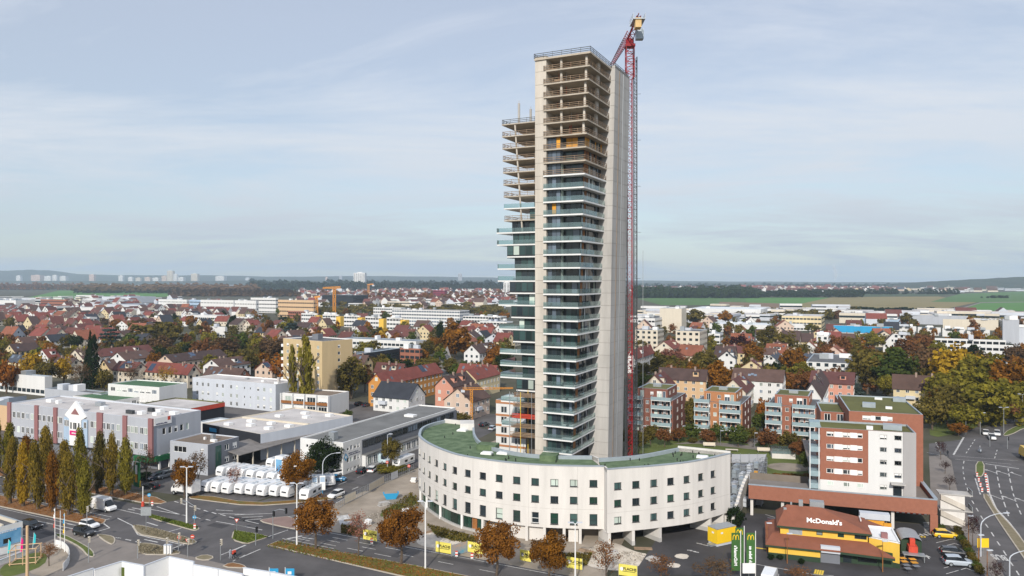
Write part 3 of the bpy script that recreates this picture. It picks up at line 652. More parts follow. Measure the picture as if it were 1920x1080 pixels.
for n in range(0, 31):
    z = zn(n); c = cc(z); top = n == 30
    white = n <= 21
    a0 = 2.9 if not top else -.1
    if not top and not white: a0 = 2.3 if n != 29 else 3.0
    if white: a0 = 2.3
    bb = -.5 if white else -.35
    ee = 15.0
    thick = .34 if not top else .45
    if a0 < 2.9:
        poly = WL((a0, bb), (c, bb), (c, ee), (2.9, ee), (2.9, -.02), (a0, -.02))
    else: poly = WL((a0, bb), (c, bb), (c, ee), (a0, ee))
    mb = MB().prism(poly, z - thick, z); sl_ = mb.build('floor_slab', M['slab_white'] if white else M['concrete_sl'], tw)
    if top:
        timber_rail([(-.1, 6), (-.1, bb), (c, bb), (c, ee), (ae(z), 15.2), (ae(z), 26)], z, 'metal_dk'); continue
    nz_ = z + FH - .36
    cg = cc(z + 1.5)
    if n <= 23:
        # dark backing wall so that nothing shows through between the panes
        mb = MB()
        pts = [(2.9, .75), (6.3, .75), (6.3, 2.4), (cg - 1.5, 2.4), (cg - 1.5, 15)]
        for i in range(len(pts) - 1): p, q = W(*pts[i]), W(*pts[i + 1]); mb.quad((*p, z), (*q, z), (*q, nz_ + .02), (*p, nz_ + .02))
        mb.build('facade_frame', M['frame_dk'], tw)
        w3 = (6.25 - 3.0) / 3
        special = {23: ['gl_blue', 'gl_blue', 'orange_panel'], 18: ['gl_dark', 'orange_panel', 'gl_blue']}.get(n)
        for k in range(3):
            m_ = special[k] if special else prng.choice(['gl_dark', 'gl_dark', 'gl_teal', 'gl_blue'] if n < 14 else ['gl_blue', 'gl_blue', 'gl_dark'])
            panel(tw, 3.0 + k * w3 + .06, .70, 3.0 + (k + 1) * w3 - .06, .70, z + .1, nz_ - .08, m_)
        panel(tw, 6.34, .85, 6.34, 2.35, z + .1, nz_ - .08, 'gl_pale' if n < 22 else 'gl_blue', 'curtain_pane')
        k2 = max(2, int((cg - 1.6 - 7.4) / 1.1)); st = (cg - 1.6 - 7.0) / k2
        for k in range(k2):
            m_ = prng.choice(['gl_dark', 'gl_teal', 'gl_blue', 'gl_teal', 'gl_dark'])
            if n == 23: m_ = 'orange_panel' if k < k2 - 1 else 'gl_dark'
            panel(tw, 7.0 + k * st + .06, 2.36, 7.0 + (k + 1) * st - .06, 2.36, z + .1, nz_ - .08, m_)
        b_ = 2.6
        while b_ < 14.4:                                # narrow lights and timber panels on the flank
            if b_ < 3.4 and n < 20: w_, m_ = 1.0, 'gl_teal'
            elif b_ < 5.2: w_, m_ = 1.5, 'brown_panel' if n < 23 else 'orange_panel'
            else: w_ = prng.choice([.55, .8, .8, 1.05]); m_ = prng.choice(['gl_dark', 'gl_dark', 'gl_blue', 'backing', 'slab_white' if prng.random() < .3 else 'gl_dark', 'gl_pale' if prng.random() < .3 else 'gl_dark'])
            if n >= 22 and b_ > 5.2 and prng.random() < .35: m_ = 'orange_panel' if n == 23 else 'brown_panel'
            panel(tw, cg - 1.46, b_, cg - 1.46, min(14.7, b_ + w_), z + .1, nz_ - .08, m_, 'pane' if m_.startswith('gl') else 'wall_panel')
            b_ += w_ + prng.choice([.12, .12, .3])
    else:
        for a_ in (6.4, cg - 1.3):
            p = W(a_, .9); MB().tube((*p, z), (*p, nz_ + .04), .30, n=10).build('column', M['concrete'], tw)
        p = W(cg - 1.0, 8.2); MB().ob((*p, z), (.45, 1.6, FH - .33), GRID).build('column', M['concrete'], tw)
        panel(tw, 2.95, 4.0, 2.95, .2, z, nz_, 'concrete', 'side_wall')
        for k in range(5): p = W(prng.uniform(3.6, cg - 1.6), prng.uniform(1.6, 8)); MB().tube((*p, z), (*p, nz_), .07, n=5).build('steel_prop', M['red_rail' if k % 3 == 0 else 'metal'], tw)
        if prng.random() < .7: p = W(prng.uniform(4, cg - 2.5), prng.uniform(1.2, 3)); MB().ob((*p, z), (2.2, 1.0, prng.uniform(.4, 1.0)), GRID).build('stored_boards', M['wood'], tw)
    if n <= 20:
        segs = [((2.35, -.46), (c - .03, -.46), 3), ((c - .03, -.46), (c - .03, 14.9), 4)]
        for (p0, p1, k) in segs:
            for j in range(k):
                t0, t1 = j / k, (j + 1) / k - .008
                A_, B_ = Vector(p0).lerp(Vector(p1), t0), Vector(p0).lerp(Vector(p1), t1)
                panel(tw, A_.x, A_.y, B_.x, B_.y, z + .02, z + 1.12, 'gl_bal', 'balustrade_glass')
        panel(tw, 2.35, -.02, 2.35, -.46, z + .02, z + 1.12, 'gl_bal', 'balustrade_glass')
        if prng.random() < .5:
            p = W(3.5 + prng.random() * 5, .1); mb = MB().ob((*p, z), (.5, .5, .42), 1.0); mb.ob((p.x + .25, p.y, z + .42), (.06, .5, .45), 1.0); mb.build('balcony_chair', M['frame_dk'], tw)
    else:
        timber_rail([(2.35, .0), (2.35, bb + .08), (c - .08, bb + .08), (c - .08, 14.9)], z, 'wood' if n < 27 else 'wood')
# the lower rear wing on the left: open decks above, dark bay windows and glass balconies below
def wa(px, b): p = (px - 960) / 1400; q0 = O + VV * b; return (p * q0.y - q0.x) / (U.x - p * U.y)
BOX = {15, 12, 10, 8, 4, 2}
WB = 10.0
for n in range(1, 27):
    z = zn(n)
    tip = wa(941 + (88 - z) * .19, WB) - (2.3 if (n <= 17 and n not in BOX) else 0)
    gx = wa(957 + (17 - n) * 1.65, WB); bx = wa(951 + (15 - n) * 1.6, WB)
    if n in BOX: tip = bx
    op = n >= 18
    MB().prism(WL((tip, WB - .1), (0.05, WB - .1), (0.05, 24), (tip, 24 if op else 19)), z - (.30 if op else .34), z).build('wing_slab', M['concrete_sl'] if (op and n != 19) else M['slab_white'], tw)
    nz_ = z + FH - .33
    if op and n < 26:
        for (a_, b_) in ((-4.6, 13.5), (-8.5, 19), (-2.0, 19)):
            p = W(a_, b_); MB().tube((*p, z), (*p, nz_ + .05), .26, n=8).build('column', M['concrete'], tw)
    if op:
        if n == 19:
            for j in range(3): panel(tw, tip + (0 - tip) * j / 3, WB - .06, tip + (0 - tip) * (j + .98) / 3, WB - .06, z, z + 1.1, 'gl_bal', 'balustrade_glass')
            panel(tw, tip + .02, 19, tip + .02, WB, z, z + 1.1, 'gl_bal', 'balustrade_glass')
        else: timber_rail([(tip + .1, 20), (tip + .1, WB), (0, WB)], z, 'metal_dk' if n == 26 else 'wood')
        if n == 18: 
            for j in range(3): panel(tw, -6.5 + j * 1.6, WB + 1.2, -6.5 + j * 1.6 + 1.5, WB + 1.2, z, nz_, ['gl_teal', 'orange_panel', 'gl_teal'][j])
        continue
    box = n in BOX
    e0 = bx if box else gx; fb = WB - .05 if box else WB + 1.0
    mb = MB(); pts = [(e0, 19), (e0, fb), (0, fb)]
    for i in range(2): p, q = W(*pts[i]), W(*pts[i + 1]); mb.quad((*p, z - (.5 if box else 0)), (*q, z - (.5 if box else 0)), (*q, nz_ + .05), (*p, nz_ + .05))
    mb.build('bay_frame', M['frame_dk'], tw)
    k = max(3, round((0 - e0) / 1.7)); st = (0 - e0) / k
    for j in range(k):
        panel(tw, e0 + j * st + .12, fb - .05, e0 + (j + 1) * st - .08, fb - .05, z + (.35 if box else .05), nz_ - .2, prng.choice(['gl_teal', 'gl_dark', 'gl_teal', 'gl_pale' if prng.random() < .3 else 'gl_dark']))
        if box and j in (0, k - 1): panel(tw, e0 + j * st + .12, fb - .08, e0 + (j + 1) * st - .08, fb - .08, z + 1.05, z + 1.15, 'frame_dk', 'glazing_bar')
    if not box:
        for j in range(3): panel(tw, tip + (0 - tip) * j / 3, WB - .06, tip + (0 - tip) * (j + .98) / 3, WB - .06, z, z + 1.1, 'gl_bal', 'balustrade_glass')
        panel(tw, tip + .02, 18.8, tip + .02, WB, z, z + 1.1, 'gl_bal', 'balustrade_glass')
for (a0, a1) in ((-10.3, -8.2),):
    p, q = W(a0, WB + .3), W(a1, WB + .3); MB().tube((*q, zn(17)), (*p, zn(26) + .0), .22, n=8).build('raking_column', M['concrete'], tw)
for (a_, b_, h_) in ((wa(973, 12.5), 12.5, 5.6), (wa(995, 13.0), 13.0, 3.9)):
    p = W(a_, b_); mb = MB().tube((*p, zn(26)), (*p, zn(26) + h_), .3, n=8)
    for q in range(4): mb.tube((p.x + .15 * math.cos(q * 1.6), p.y + .15 * math.sin(q * 1.6), zn(26) + h_), (p.x + .15 * math.cos(q * 1.6), p.y + .15 * math.sin(q * 1.6), zn(26) + h_ + .7), .03, n=4)
    mb.build('starter_column', M['concrete_gr'], tw)
mb = MB().hexa(WL((-8, 12), (0, 12), (0, 22), (-8, 22)), WL((-8, 12), (0, 12), (0, 22), (-8, 22)), 0, zn(2)); mb.build('wing_base', M['concrete_dk'], tw)

# scaffold at the wing's foot
sf = root('scaffold', (*W(-5, 6), 0), 'red and timber scaffold decks at the foot of the tower wing', 'scaffold')
for i, z in enumerate((9.2, 11.4, 13.8, 16.6, 19.0)):
    MB().prism(WL((-9 + i * .3, 4.6), (0, 4.6), (0, 9.0), (-9 + i * .3, 9.0)), z, z + .18).build('deck', M['wood'] if i != 2 else M['red_rail'], sf)
    mb = MB()
    for k in range(3): mb.tube((*W(-9 + i * .3, 4.6), z + .35 + .35 * k), (*W(0, 4.6), z + .35 + .35 * k), .09, n=4)
    mb.build('guard_rail', M['red_rail'] if i == 2 else M['wood'], sf)
for a_ in (-9, -6, -3, -.3):
    for b_ in (4.6, 9.0): MB().tube((*W(a_, b_), 0), (*W(a_, b_), 20.2), .09, n=5).build('standard', M['metal'] if a_ != -6 else M['paint_yellow'], sf)

# ================================================================== CRANE AND HOIST
def lattice(mb, p, size, h, step, r=.07, m=0):
    x, y, z = p; c = [(x - size / 2, y - size / 2), (x + size / 2, y - size / 2), (x + size / 2, y + size / 2), (x - size / 2, y + size / 2)]
    for q in c: mb.tube((*q, z), (*q, z + h), r * 1.5, n=4, m=m)
    k = int(round(h / step))
    for j in range(k):
        za, zb = z + j * h / k, z + (j + 1) * h / k
        for i in range(4):
            a, b = c[i], c[(i + 1) % 4]
            mb.tube((*a, za), (*b, za), r, n=4, m=m)
            mb.tube((*(a if j % 2 else b), za), (*(b if j % 2 else a), zb), r, n=4, m=m)
mx, my = 31.5, 200.0
cr = root('tower_crane', (mx, my, 0), 'red lattice tower crane rising beside the unfinished tower', 'crane')
mb = MB(); lattice(mb, (0, 0, 0), 1.3, 6.0, 1.5, .065); sec = mb.mesh('mast_section', M['red'])
for k in range(17): link('mast_section', sec, cr, (0, 0, k * 6.0))
mb = MB(); lattice(mb, (0, -.3, 102), 2.1, 8.2, 1.4, .085); mb.build('tower_head', M['red'], cr, world=False)
mb = MB().ob((0, -.3, 110.2), (2.6, 2.6, .7), 0); mb.tube((0, -.3, 110.8), (0, -.3, 112.2), 1.1, n=12); mb.build('slewing_ring', M['red'], cr, world=False)
def truss(mb, p, q, w_, h_, k, r=.10):
    p, q = Vector(p), Vector(q); d = (q - p).normalized(); s = d.cross(Vector((0, 0, 1))).normalized(); up = s.cross(d)
    pts = []
    for j in range(k + 1):
        c = p.lerp(q, j / k); t = 1 - .45 * j / k
        pts.append((c - s * w_ / 2 * t, c + s * w_ / 2 * t, c + up * h_ * t))
    for j in range(k):
        for i in range(3): mb.tube(pts[j][i], pts[j + 1][i], r * 1.4, n=4)
        for i in range(3):
            mb.tube(pts[j][i], pts[j + 1][(i + 1) % 3], r * .8, n=4); mb.tube(pts[j][i], pts[j][(i + 1) % 3], r * .8, n=4)
mb = MB(); truss(mb, (-.3, 2, 113.4), (1.1, 45, 118.3), 2.0, 1.9, 16, .085); mb.build('jib', M['red'], cr, world=False)
mb = MB(); truss(mb, (0, 1.5, 112), (.2, -13.5, 114.0), 1.8, 1.2, 6, .09)
mb.build('counter_jib', M['red'], cr, world=False)
mb = MB().ob((.3, -10.8, 113.2), (3.0, 6.0, .15), 0)
for sx in (-1.5, 1.5):
    for k in range(5): mb.tube((.3 + sx, -13.7 + k * 1.45, 113.3), (.3 + sx, -13.7 + k * 1.45, 114.7), .05, n=4)
    for zz in (114, 114.6): mb.tube((.3 + sx, -13.7, zz), (.3 + sx, -7.9, zz), .05, n=4)
mb.build('platform', M['metal'], cr, world=False)
for k in range(3): MB().ob((.1, -13.2 + k * .75, 111.2), (1.5, .6, 2.4), 0).build('counterweight', M['tan'], cr, world=False)
MB().ob((1.7, -5.5, 110.6), (1.9, 1.9, 2.6), 0).build('machine_house', M['rim'], cr, world=False)
for k in range(4):
    z = 20 + k * 24; MB().tube((-1.6, -2.5, z), (0, 0, z), .1, n=4).build('wall_tie', M['red'], cr, world=False)
hs = root('builders_hoist', (33.2, 201.0, 0), 'dark lattice hoist mast next to the red crane', 'hoist')
mb = MB(); lattice(mb, (0, 0, 0), .85, 6.0, 1.0, .06); sec = mb.mesh('mast_section', M['metal_dk'])
for k in range(18): link('mast_section', sec, hs, (0, 0, k * 6.0))
for k in range(16): MB().tube((0, 0, 5 + k * 6.2), (1.4 if k % 2 else -1.8, -.4, 5 + k * 6.2), .05, n=4).build('tie_bar', M['metal_dk'], hs, world=False)
hr = root('hoist_rail', (30.2, 197.6, 0), 'grey climbing rail and brackets fixed to the tower flank', 'rail')
mb = MB(); lattice(mb, (0, 0, 0), .5, 6.0, 1.2, .06); sec = mb.mesh('rail_section', M['metal_dk'])
for k in range(16): link('rail_section', sec, hr, (0, 0, k * 6.0))
tag(MB().tube((35.6, 203, 0), (35.6, 203, 56), .06, n=6).build('guide_pole', M['metal']), 'slim grey guide pole to the right of the crane mast', 'pole')

# ================================================================== FLAT-ROOFED BUILDINGS
for k_, c_ in dict(w_white=(.66, .66, .65), w_cream=(.60, .54, .44), w_grey=(.40, .42, .46), w_ltgrey=(.52, .55, .60), w_dkgrey=(.17, .18, .205), w_beige=(.54, .415, .235), w_yellow=(.60, .50, .31), w_pink=(.56, .275, .20), w_pinkp=(.60, .45, .38), w_orange=(.52, .24, .06), w_peach=(.58, .45, .36),
                   w_brick=(.30, .122, .078), w_bricko=(.41, .185, .085), w_brickd=(.205, .085, .062), w_blue=(.03, .30, .55), w_black=(.022, .025, .032), w_mcy=(.74, .47, .07), w_mcg=(.030, .055, .032), w_tan=(.58, .40, .24), w_ltblue=(.36, .47, .60), w_purple=(.27, .13, .13), w_warmgrey=(.36, .35, .35), w_crimson=(.20, .03, .055)).items():
    M[k_] = mat('wall_' + k_[2:], c_, .85, .10 if 'brick' in k_ else .06, .5 if 'brick' not in k_ else 1.6, streak='brick' not in k_, detail=8)
for k_, c_ in dict(r_gravel=(.36, .33, .31), r_pale=(.50, .47, .45), r_dark=(.12, .12, .125), r_brown=(.19, .145, .11), r_sedum=(.115, .115, .035), r_green=(.060, .135, .065), r_felt=(.165, .165, .16), r_blue=(.19, .22, .26), r_white=(.66, .68, .69)).items():
    M[k_] = mat('flat_' + k_[2:], c_, .9, .25, .12, detail=9)
M['ink_blue'] = mat('ink_blue', (.03, .03, .10), .6, .1, 1)
M['tile_mcd'] = mat('tiles_mcd', (.235, .086, .050), .8, .14, .5, detail=8)

def reach(P_, D_, px): p = (px - CX) / F; return (p * P_.y - P_.x) / (D_.x - p * D_.y)
def corner3(a, b, c, y, h, dmax=40.0):
    """plan corners of a grid-aligned block from its eaves: columns of the left, near and right corner, row of the left one, height"""
    A = at(a, y, h); B = A + U * max(1.5, min(90, reach(A, U, b))); C = B + VV * max(2.0, min(dmax, reach(B, VV, c)))
    return A, B, C, A + (C - B)
FOOT = []
def occupy(pts, r=0): FOOT.append((sum((Vector(p) for p in pts), Vector((0, 0))) / len(pts), max((Vector(pts[0]) - Vector(pts[2])).length / 2, 3) + r))
def block(name, label, cat, A, B, depth, h, wall='w_white', roof='r_gravel', front=None, side=None, z0=0.0, cop='rim', fr='frame_wh', wall_r=None, group=None, par=.35, panes=PANES):
    A, B, C, D = rect_from(A, B, depth); occupy([A, B, C, D])
    o = root(name, (*((A + C) / 2), z0), label, cat, group)
    for nm, p, q, wn, mm in (('front_wall', A, B, front, wall), ('side_wall', B, C, side, wall_r or wall), ('rear_wall', C, D, None, wall), ('far_side_wall', D, A, None, wall)):
        mb = MB(); facade(o, mb, p, q, z0, h, (wn((q - p).length) if callable(wn) else wn) or (), .14, fr=fr, panes=panes); mb.build(nm, M[mm], o)
    mb = MB(); flat_roof(mb, [A, B, C, D], h, 0, 1, par); mb.build('roof', [M[roof], M[cop]], o)
    o['abcd'] = [*A, *B, *C, *D]
    return o, A, B, C, D
def rooftop(o, A, B, D, h, items):
    for (u_, v_, sx, sy, sz, m) in items:
        p = A.lerp(B, u_) + (D - A) * v_; MB().ob((*p, h - .35), (sx, sy, sz + .35), GRID).build('skylight' if m == 'white' else 'roof_unit', M[m], o)
def pieces(o, name, m, lst):
    for (c, sz, an) in lst: MB().ob(c, sz, an).build(name, M[m], o)
def text(o, s, p, size, ang, m, tilt=90, ext=.02, name='lettering', sx=1.0, mirror=False, roll=0.0):
    vs, fs = TEXT[s]; me = bpy.data.meshes.new(name)
    me.from_pydata([(x * size * sx * (-1 if mirror else 1), y * size, z * size) for x, y, z in vs], [], fs); me.materials.append(M[m]); me.update()
    t = link(name, me, o); t.location = Vector(p) - o.location
    t.rotation_euler = (Matrix.Rotation(ang, 4, 'Z') @ Matrix.Rotation(R(tilt), 4, 'X') @ Matrix.Rotation(roll, 4, 'Z')).to_euler()
    return t
def scribble(o, c, d, n, z, w_, h_, m, rows=2):
    """lettering too small to read: a line of uneven strokes on a wall"""
    mb = MB(); r_ = random.Random(3); x = -w_ / 2
    for j in range(rows):
        x = -w_ / 2 + j * .25
        while x < w_ / 2 - (.8 if j == 0 else 0):
            q = r_.uniform(.12, .3); hh = h_ * r_.uniform(.55, 1); p0, p1 = c + d * x + n * .03, c + d * (x + q) + n * .03
            mb.quad((*p0, z - j * h_ * 1.5), (*p1, z - j * h_ * 1.5), (*p1, z - j * h_ * 1.5 + hh), (*p0, z - j * h_ * 1.5 + hh)); x += q + r_.uniform(.05, .12)
    return tag(mb.build('lettering', M[m], o), kind='stuff')
# ---- grey showroom with the gabled white entrance
o, A, B, C, D = block('showroom', 'long grey two-storey showroom with dark red pilasters and white gable entrance', 'building', at(17.4, 755.2, 13), at(286, 786.5, 13), 15, 13, 'w_grey', 'r_pale', None, lambda L: row(L, 5, 8.6, 1.0, 1.7, 'one', 2.5, 3.5), z0=3.6, cop='w_ltgrey')
d = (B - A).normalized(); L = (B - A).length; nn = Vector((d.y, -d.x)); ga = math.atan2(d.y, d.x)
for s in (0.3, L * .215, L * .355, L * .665, L * .83, L - .5):
    c = A + d * s + nn * .12; MB().ob((*c, 3.5), (1.5 if s != L * .665 else 2.2, .5, 9.7), ga).build('pilaster', M['w_purple'], o)
for s in [L * f for f in (.04, .075, .11, .145, .18, .235, .27, .305, .335, .37, .39, .61, .635, .69, .72, .75, .785, .85, .875, .90, .935, .96)]:
    for z in (9.0, 5.0):
        p = A + d * s + nn * .06; window(o, (*p, z), ga, 1.25, 1.75, 'two', 'frame_wh', rnd.choice(PANES))
c = A + d * L * .5 + nn * .15
mb = MB(); e = d * 4.4; mb.add([(*(c - e * .55 + nn * .2), 3.6), (*(c + e * .55 + nn * .2), 3.6), (*(c + e * .55 + nn * .2), 10.6), (*(c + e + nn * .2), 11.6), (*(c + nn * .2), 15.6), (*(c - e + nn * .2), 11.6), (*(c - e * .55 + nn * .2), 10.6)], [[0, 1, 2, 6], [6, 2, 3, 4, 5]])
vs = list(mb.v); k0 = len(mb.v); mb.v += [(x - nn.x * .6, y - nn.y * .6, z) for x, y, z in vs]
for i, j in ((0, 6), (6, 5), (5, 4), (4, 3), (3, 2), (2, 1)): mb.f.append([i, j, k0 + j, k0 + i]); mb.m.append(0)
mb.build('entrance_gable', M['white'], o)
q = c + nn * .24; MB().add([(*(q - d * 1.7), 12.0), (*(q + d * 1.7), 12.0), (*q, 13.7)], [[0, 1, 2]]).build('gable_panel', M['w_purple'], o)
MB().quad((*(q - d * 4.9 - nn * .15), 3.6), (*(q - d * 2.5 - nn * .15), 3.6), (*(q - d * 2.5 - nn * .15), 11.0), (*(q - d * 4.9 - nn * .15), 11.0)).build('blue_wall', M['w_ltblue'], o); MB().quad((*(q + d * 2.5 - nn * .15), 3.6), (*(q + d * 4.9 - nn * .15), 3.6), (*(q + d * 4.9 - nn * .15), 11.0), (*(q + d * 2.5 - nn * .15), 11.0)).build('blue_wall', M['w_ltblue'], o)
for s in (-1.6, 0, 1.6): window(o, (*(q + d * s), 8.0), ga, .7 if s else 1.5, 1.9, 'two' if s == 0 else 'one', 'frame_wh', 'gl_dark')
M['magenta'] = mat('magenta_sign', (.62, .01, .17), .5, .05, 1); MB().ob((*(q), 6.4), (4.2, .12, 1.2), ga).build('magenta_sign', M['magenta'], o); scribble(o, q + nn * .08, d, nn, 6.8, 2.4, .45, 'white', 1)
for s in (-4, -3.2, 4): window(o, (*(q + d * s - nn * .1), 8.6), ga, 1.1, 1.7, 'two', 'frame_wh', 'gl_dark')
p, qq = A + d * 3 - nn * -0.0, B
mb = MB(); wl = rect_from(A + d * 1 - nn * 1.8, B - d * .5 - nn * 1.8, 12); mb.prism(list(wl), 0, 3.6); mb.build('ground_floor', M['w_dkgrey'], o)
M['shop_green'] = mat('shop_green', (.02, .13, .05), .5, .08, 1)
e1 = (C - B).normalized(); MB().ob((*(B + e1 * 7 + Vector((.9, -.4)) * .2), 2.2), (13, .5, 1.3), math.atan2(e1.y, e1.x)).build('green_fascia', M['shop_green'], o); MB().ob((*(B - d * 3), 2.2), (6, 1.6, 1.3), ga).build('green_fascia', M['shop_green'], o)
for s in (2, 5, 8, 11): MB().ob((*(B + e1 * s - e1.orthogonal() * 0), 0), (.4, .4, 3.6), ga).build('column', M['white'], o)
n1 = Vector((e1.y, -e1.x)); MB().ob((*(B + e1 * 2.8 + n1 * .25), 11.3), (5.2, .2, 1.9), math.atan2(e1.y, e1.x)).build('sign_board', M['white'], o)
scribble(o, B + e1 * 2.8 + n1 * .36, e1, n1, 11.5, 4.2, .35, 'ink_blue', 1); MB().ob((*(B + e1 * 4.6 + n1 * .34), 12.2), (.8, .08, .95), math.atan2(e1.y, e1.x)).build('red_emblem', M['red_rail'], o)
rooftop(o, A, B, D, 13, [(.12, .5, 2.2, 1.6, .5, 'white'), (.2, .45, 1.2, 1.2, .6, 'white'), (.33, .5, 1.6, 1.6, .4, 'white'), (.45, .6, 2.5, 1.4, .8, 'metal'), (.55, .4, 1.6, 1.6, .5, 'white'), (.82, .35, 1.8, 1.5, .5, 'white'), (.86, .6, 1.8, 1.5, .6, 'white'), (.9, .4, 1.6, 1.5, .4, 'white'), (.95, .6, 2.2, 1.5, .4, 'white'), (.76, .3, 2.6, .8, .6, 'metal_dk'), (.8, .6, 1.8, .9, .7, 'metal_dk')])
# ---- white workshop with green roofs
o, A, B, C, D = block('workshop', 'white workshop with high green flat roof behind the showroom', 'building', at(202.6, 719.4, 9), at(298.7, 726.3, 9), 13, 9, 'w_white', 'r_green', lambda L: row(L, 8, 6.4, 2.2, 1.5, 'three', 1, 1) + row(L, 8, 2.5, 2.2, 1.5, 'three', 1, 1), lambda L: [(4, 1.0, 1, 1.2, 'one')], cop='white')
o, A, B, C, D = block('workshop', 'low annex with green flat roof beside the white workshop', 'building', at(136.6, 742, 5), at(213, 751.3, 5), 14, 5, 'w_white', 'r_green', None, lambda L: row(L, 6, 2.2, 1.7, 1.8, 'three', 1, 1), cop='r_pale')
# ---- light grey office, white balcony block
o, A, B, C, D = block('office_block', 'pale blue-grey three-storey office with white stair bay', 'building', at(361, 707.5, 10), at(516.8, 720.7, 10), 12, 10, 'w_ltgrey', 'r_pale', lambda L: [(L * f, z, 1.1, 1.5, 'two') for z in (6.9, 3.6, .6) for f in (.06, .13, .20, .31, .38, .48, .55, .80, .87, .945)] + [(L * f, z, .6, .9, 'one') for z in (7.2, 3.9, 1.0) for f in (.64, .71)], None, cop='white')
d = (B - A).normalized(); nn = Vector((d.y, -d.x)); MB().ob((*(A + d * (B - A).length * .675 - nn * .05), 0), ((B - A).length * .148, .02, 9.98), math.atan2(d.y, d.x))
rooftop(o, A, B, D, 10, [(.9, .5, .9, .9, 1.6, 'r_pale'), (.75, .4, 1.2, 1.2, .4, 'white'), (.5, .6, 1.2, 1.2, .3, 'metal'), (.93, .3, 1.8, .9, .3, 'white')])
o, A, B, C, D = block('balcony_house', 'white two-storey block with timber-fronted balconies and rusty flat roof', 'building', at(529.3, 736.3, 7), at(618, 742.3, 7), 12, 7, 'w_white', 'r_brown', lambda L: row(L, 4, 3.8, 3.6, 2.2, 'three', .6, .6) + row(L, 4, .6, 3.6, 2.2, 'three', .6, .6), None, cop='white')
d = (B - A).normalized(); nn = Vector((d.y, -d.x)); L = (B - A).length
for k in range(4):
    for z in (3.5, .3): MB().ob((*(A + d * (L * (k + .5) / 4) + nn * .9), z), (L / 4 - .5, .12, 1.0), math.atan2(d.y, d.x)).build('balcony_front', M['brown_panel'] if z > 1 else M['white'], o)
for k in range(5): MB().ob((*(A + d * (L * k / 4) + nn * .5), 0), (.25, 1.2, 7), math.atan2(d.y, d.x)).build('fin_wall', M['white'], o)
# ---- dealer hall with flat roof, red-edged canopy, dark grey corner office, lean-to shed
o, A, B, C, D = block('dealer_hall', 'wide low hall with stained pale flat roof and black fascia', 'building', at(379.5, 793.8, 7), at(488.5, 814, 7), 33, 7, 'w_black', 'r_pale', None, None, cop='w_cream', wall_r='w_ltgrey')
d = (B - A).normalized(); nn = Vector((d.y, -d.x)); MB().ob((*(A + d * 5.2 + nn * .1), 5.2), (3.2, .15, 1.0), math.atan2(d.y, d.x)).build('blue_sign', M['w_blue'], o)
MB().ob((*(A.lerp(B, .5) + (D - A) * .45), 6.6), ((B - A).length - 1, .8, .5), GRID).build('roof_upstand', M['w_cream'], o)
rooftop(o, A, B, D, 7, [(u_, v_, 2.0, 1.7, .35, 'white') for u_, v_ in ((.25, .12), (.5, .2), (.8, .2), (.3, .32), (.6, .35), (.88, .36), (.3, .62), (.62, .72), (.4, .85), (.75, .9))])
P1, P2 = at(358, 766, 6), at(419, 756.5, 6)
o, A, B, C, D = block('canopy_hall', 'low hall with bright red fascia between showroom and pale office', 'building', P1 - U * 24, P1, 14, 6, 'w_grey', 'r_pale', None, None, cop='r_sedum', wall_r='w_black')
MB().ob((*((B + C) / 2 + U * .1), 4.6), (14, .2, 1.35), math.atan2(VV.y, VV.x)).build('red_fascia', M['red_rail'], o)
o, A, B, C, D = block('wash_bay', 'white open wash bay under the red fascia', 'shed', at(372, 790, 4.2), at(394, 793, 4.2), 8, 4.2, 'w_white', 'white', None, None, wall_r='w_white')
o, A, B, C, D = block('corner_office', 'dark grey corner office with tall green stair window and brown roof', 'building', at(318.9, 826, 7.6), at(389.6, 834, 7.6), 10.5, 7.6, 'w_grey', 'r_brown', lambda L: [(L * .27, 5.0, 4.2, 1.5, 'three'), (L * .27, 1.6, 4.2, 1.5, 'three'), (L * .86, 5.8, .9, .7, 'one'), (L * .86, 3.6, .9, .7, 'one'), (L * .86, 1.3, .9, .7, 'one')], lambda L: [(L * .60, 5.0, 1.5, 1.5, 'two'), (L * .60, 2.0, 1.5, 1.5, 'two'), (L * .86, 5.0, 1.5, 1.5, 'two'), (L * .86, 2.0, 1.5, 1.5, 'two'), (L * .88, .1, 1.6, 1.0, 'two')], cop='w_ltgrey', wall_r='w_dkgrey', par=.25)
e1 = (C - B).normalized(); n1 = Vector((e1.y, -e1.x)); p = B + e1 * 3.4 + n1 * .05; MB().quad((*(p - e1 * .95), .6), (*(p + e1 * .95), .6), (*(p + e1 * .95), 6.7), (*(p - e1 * .95), 6.7)).build('stair_window', M['gl_green'], o)
rooftop(o, A, B, D, 7.6, [(.72, .5, .9, .9, 1.3, 'metal'), (.82, .4, 1.6, .9, .3, 'white'), (.5, .5, .5, .5, .4, 'white')])
Sa, Sb = at(449, 853.5, 4.0), at(645, 799.5, 4.0)
sd = root('lean_to_shed', (*Sa, 0), 'long lean-to shed with weathered grey corrugated roof beside the dealer hall', 'shed')
e1 = (Sb - Sa).normalized(); n1 = Vector((e1.y, -e1.x)); k = 16
M['corrugated'] = mat('corrugated_roof', (.20, .185, .175), .9, .25, .35, detail=9)
for i in range(k):
    p, q = Sa.lerp(Sb, i / k), Sa.lerp(Sb, (i + .985) / k)
    a_, b_ = p - n1 * 8.2, q - n1 * 8.2
    mb = MB().add([(*p, 4.0), (*q, 4.0), (*b_, 5.2), (*a_, 5.2), (*p, 3.85), (*q, 3.85), (*b_, 5.05), (*a_, 5.05)], [[0, 1, 2, 3], [4, 7, 6, 5], [0, 4, 5, 1], [1, 5, 6, 2], [3, 7, 4, 0]]); mb.build('roof_sheet', M['corrugated'], sd)
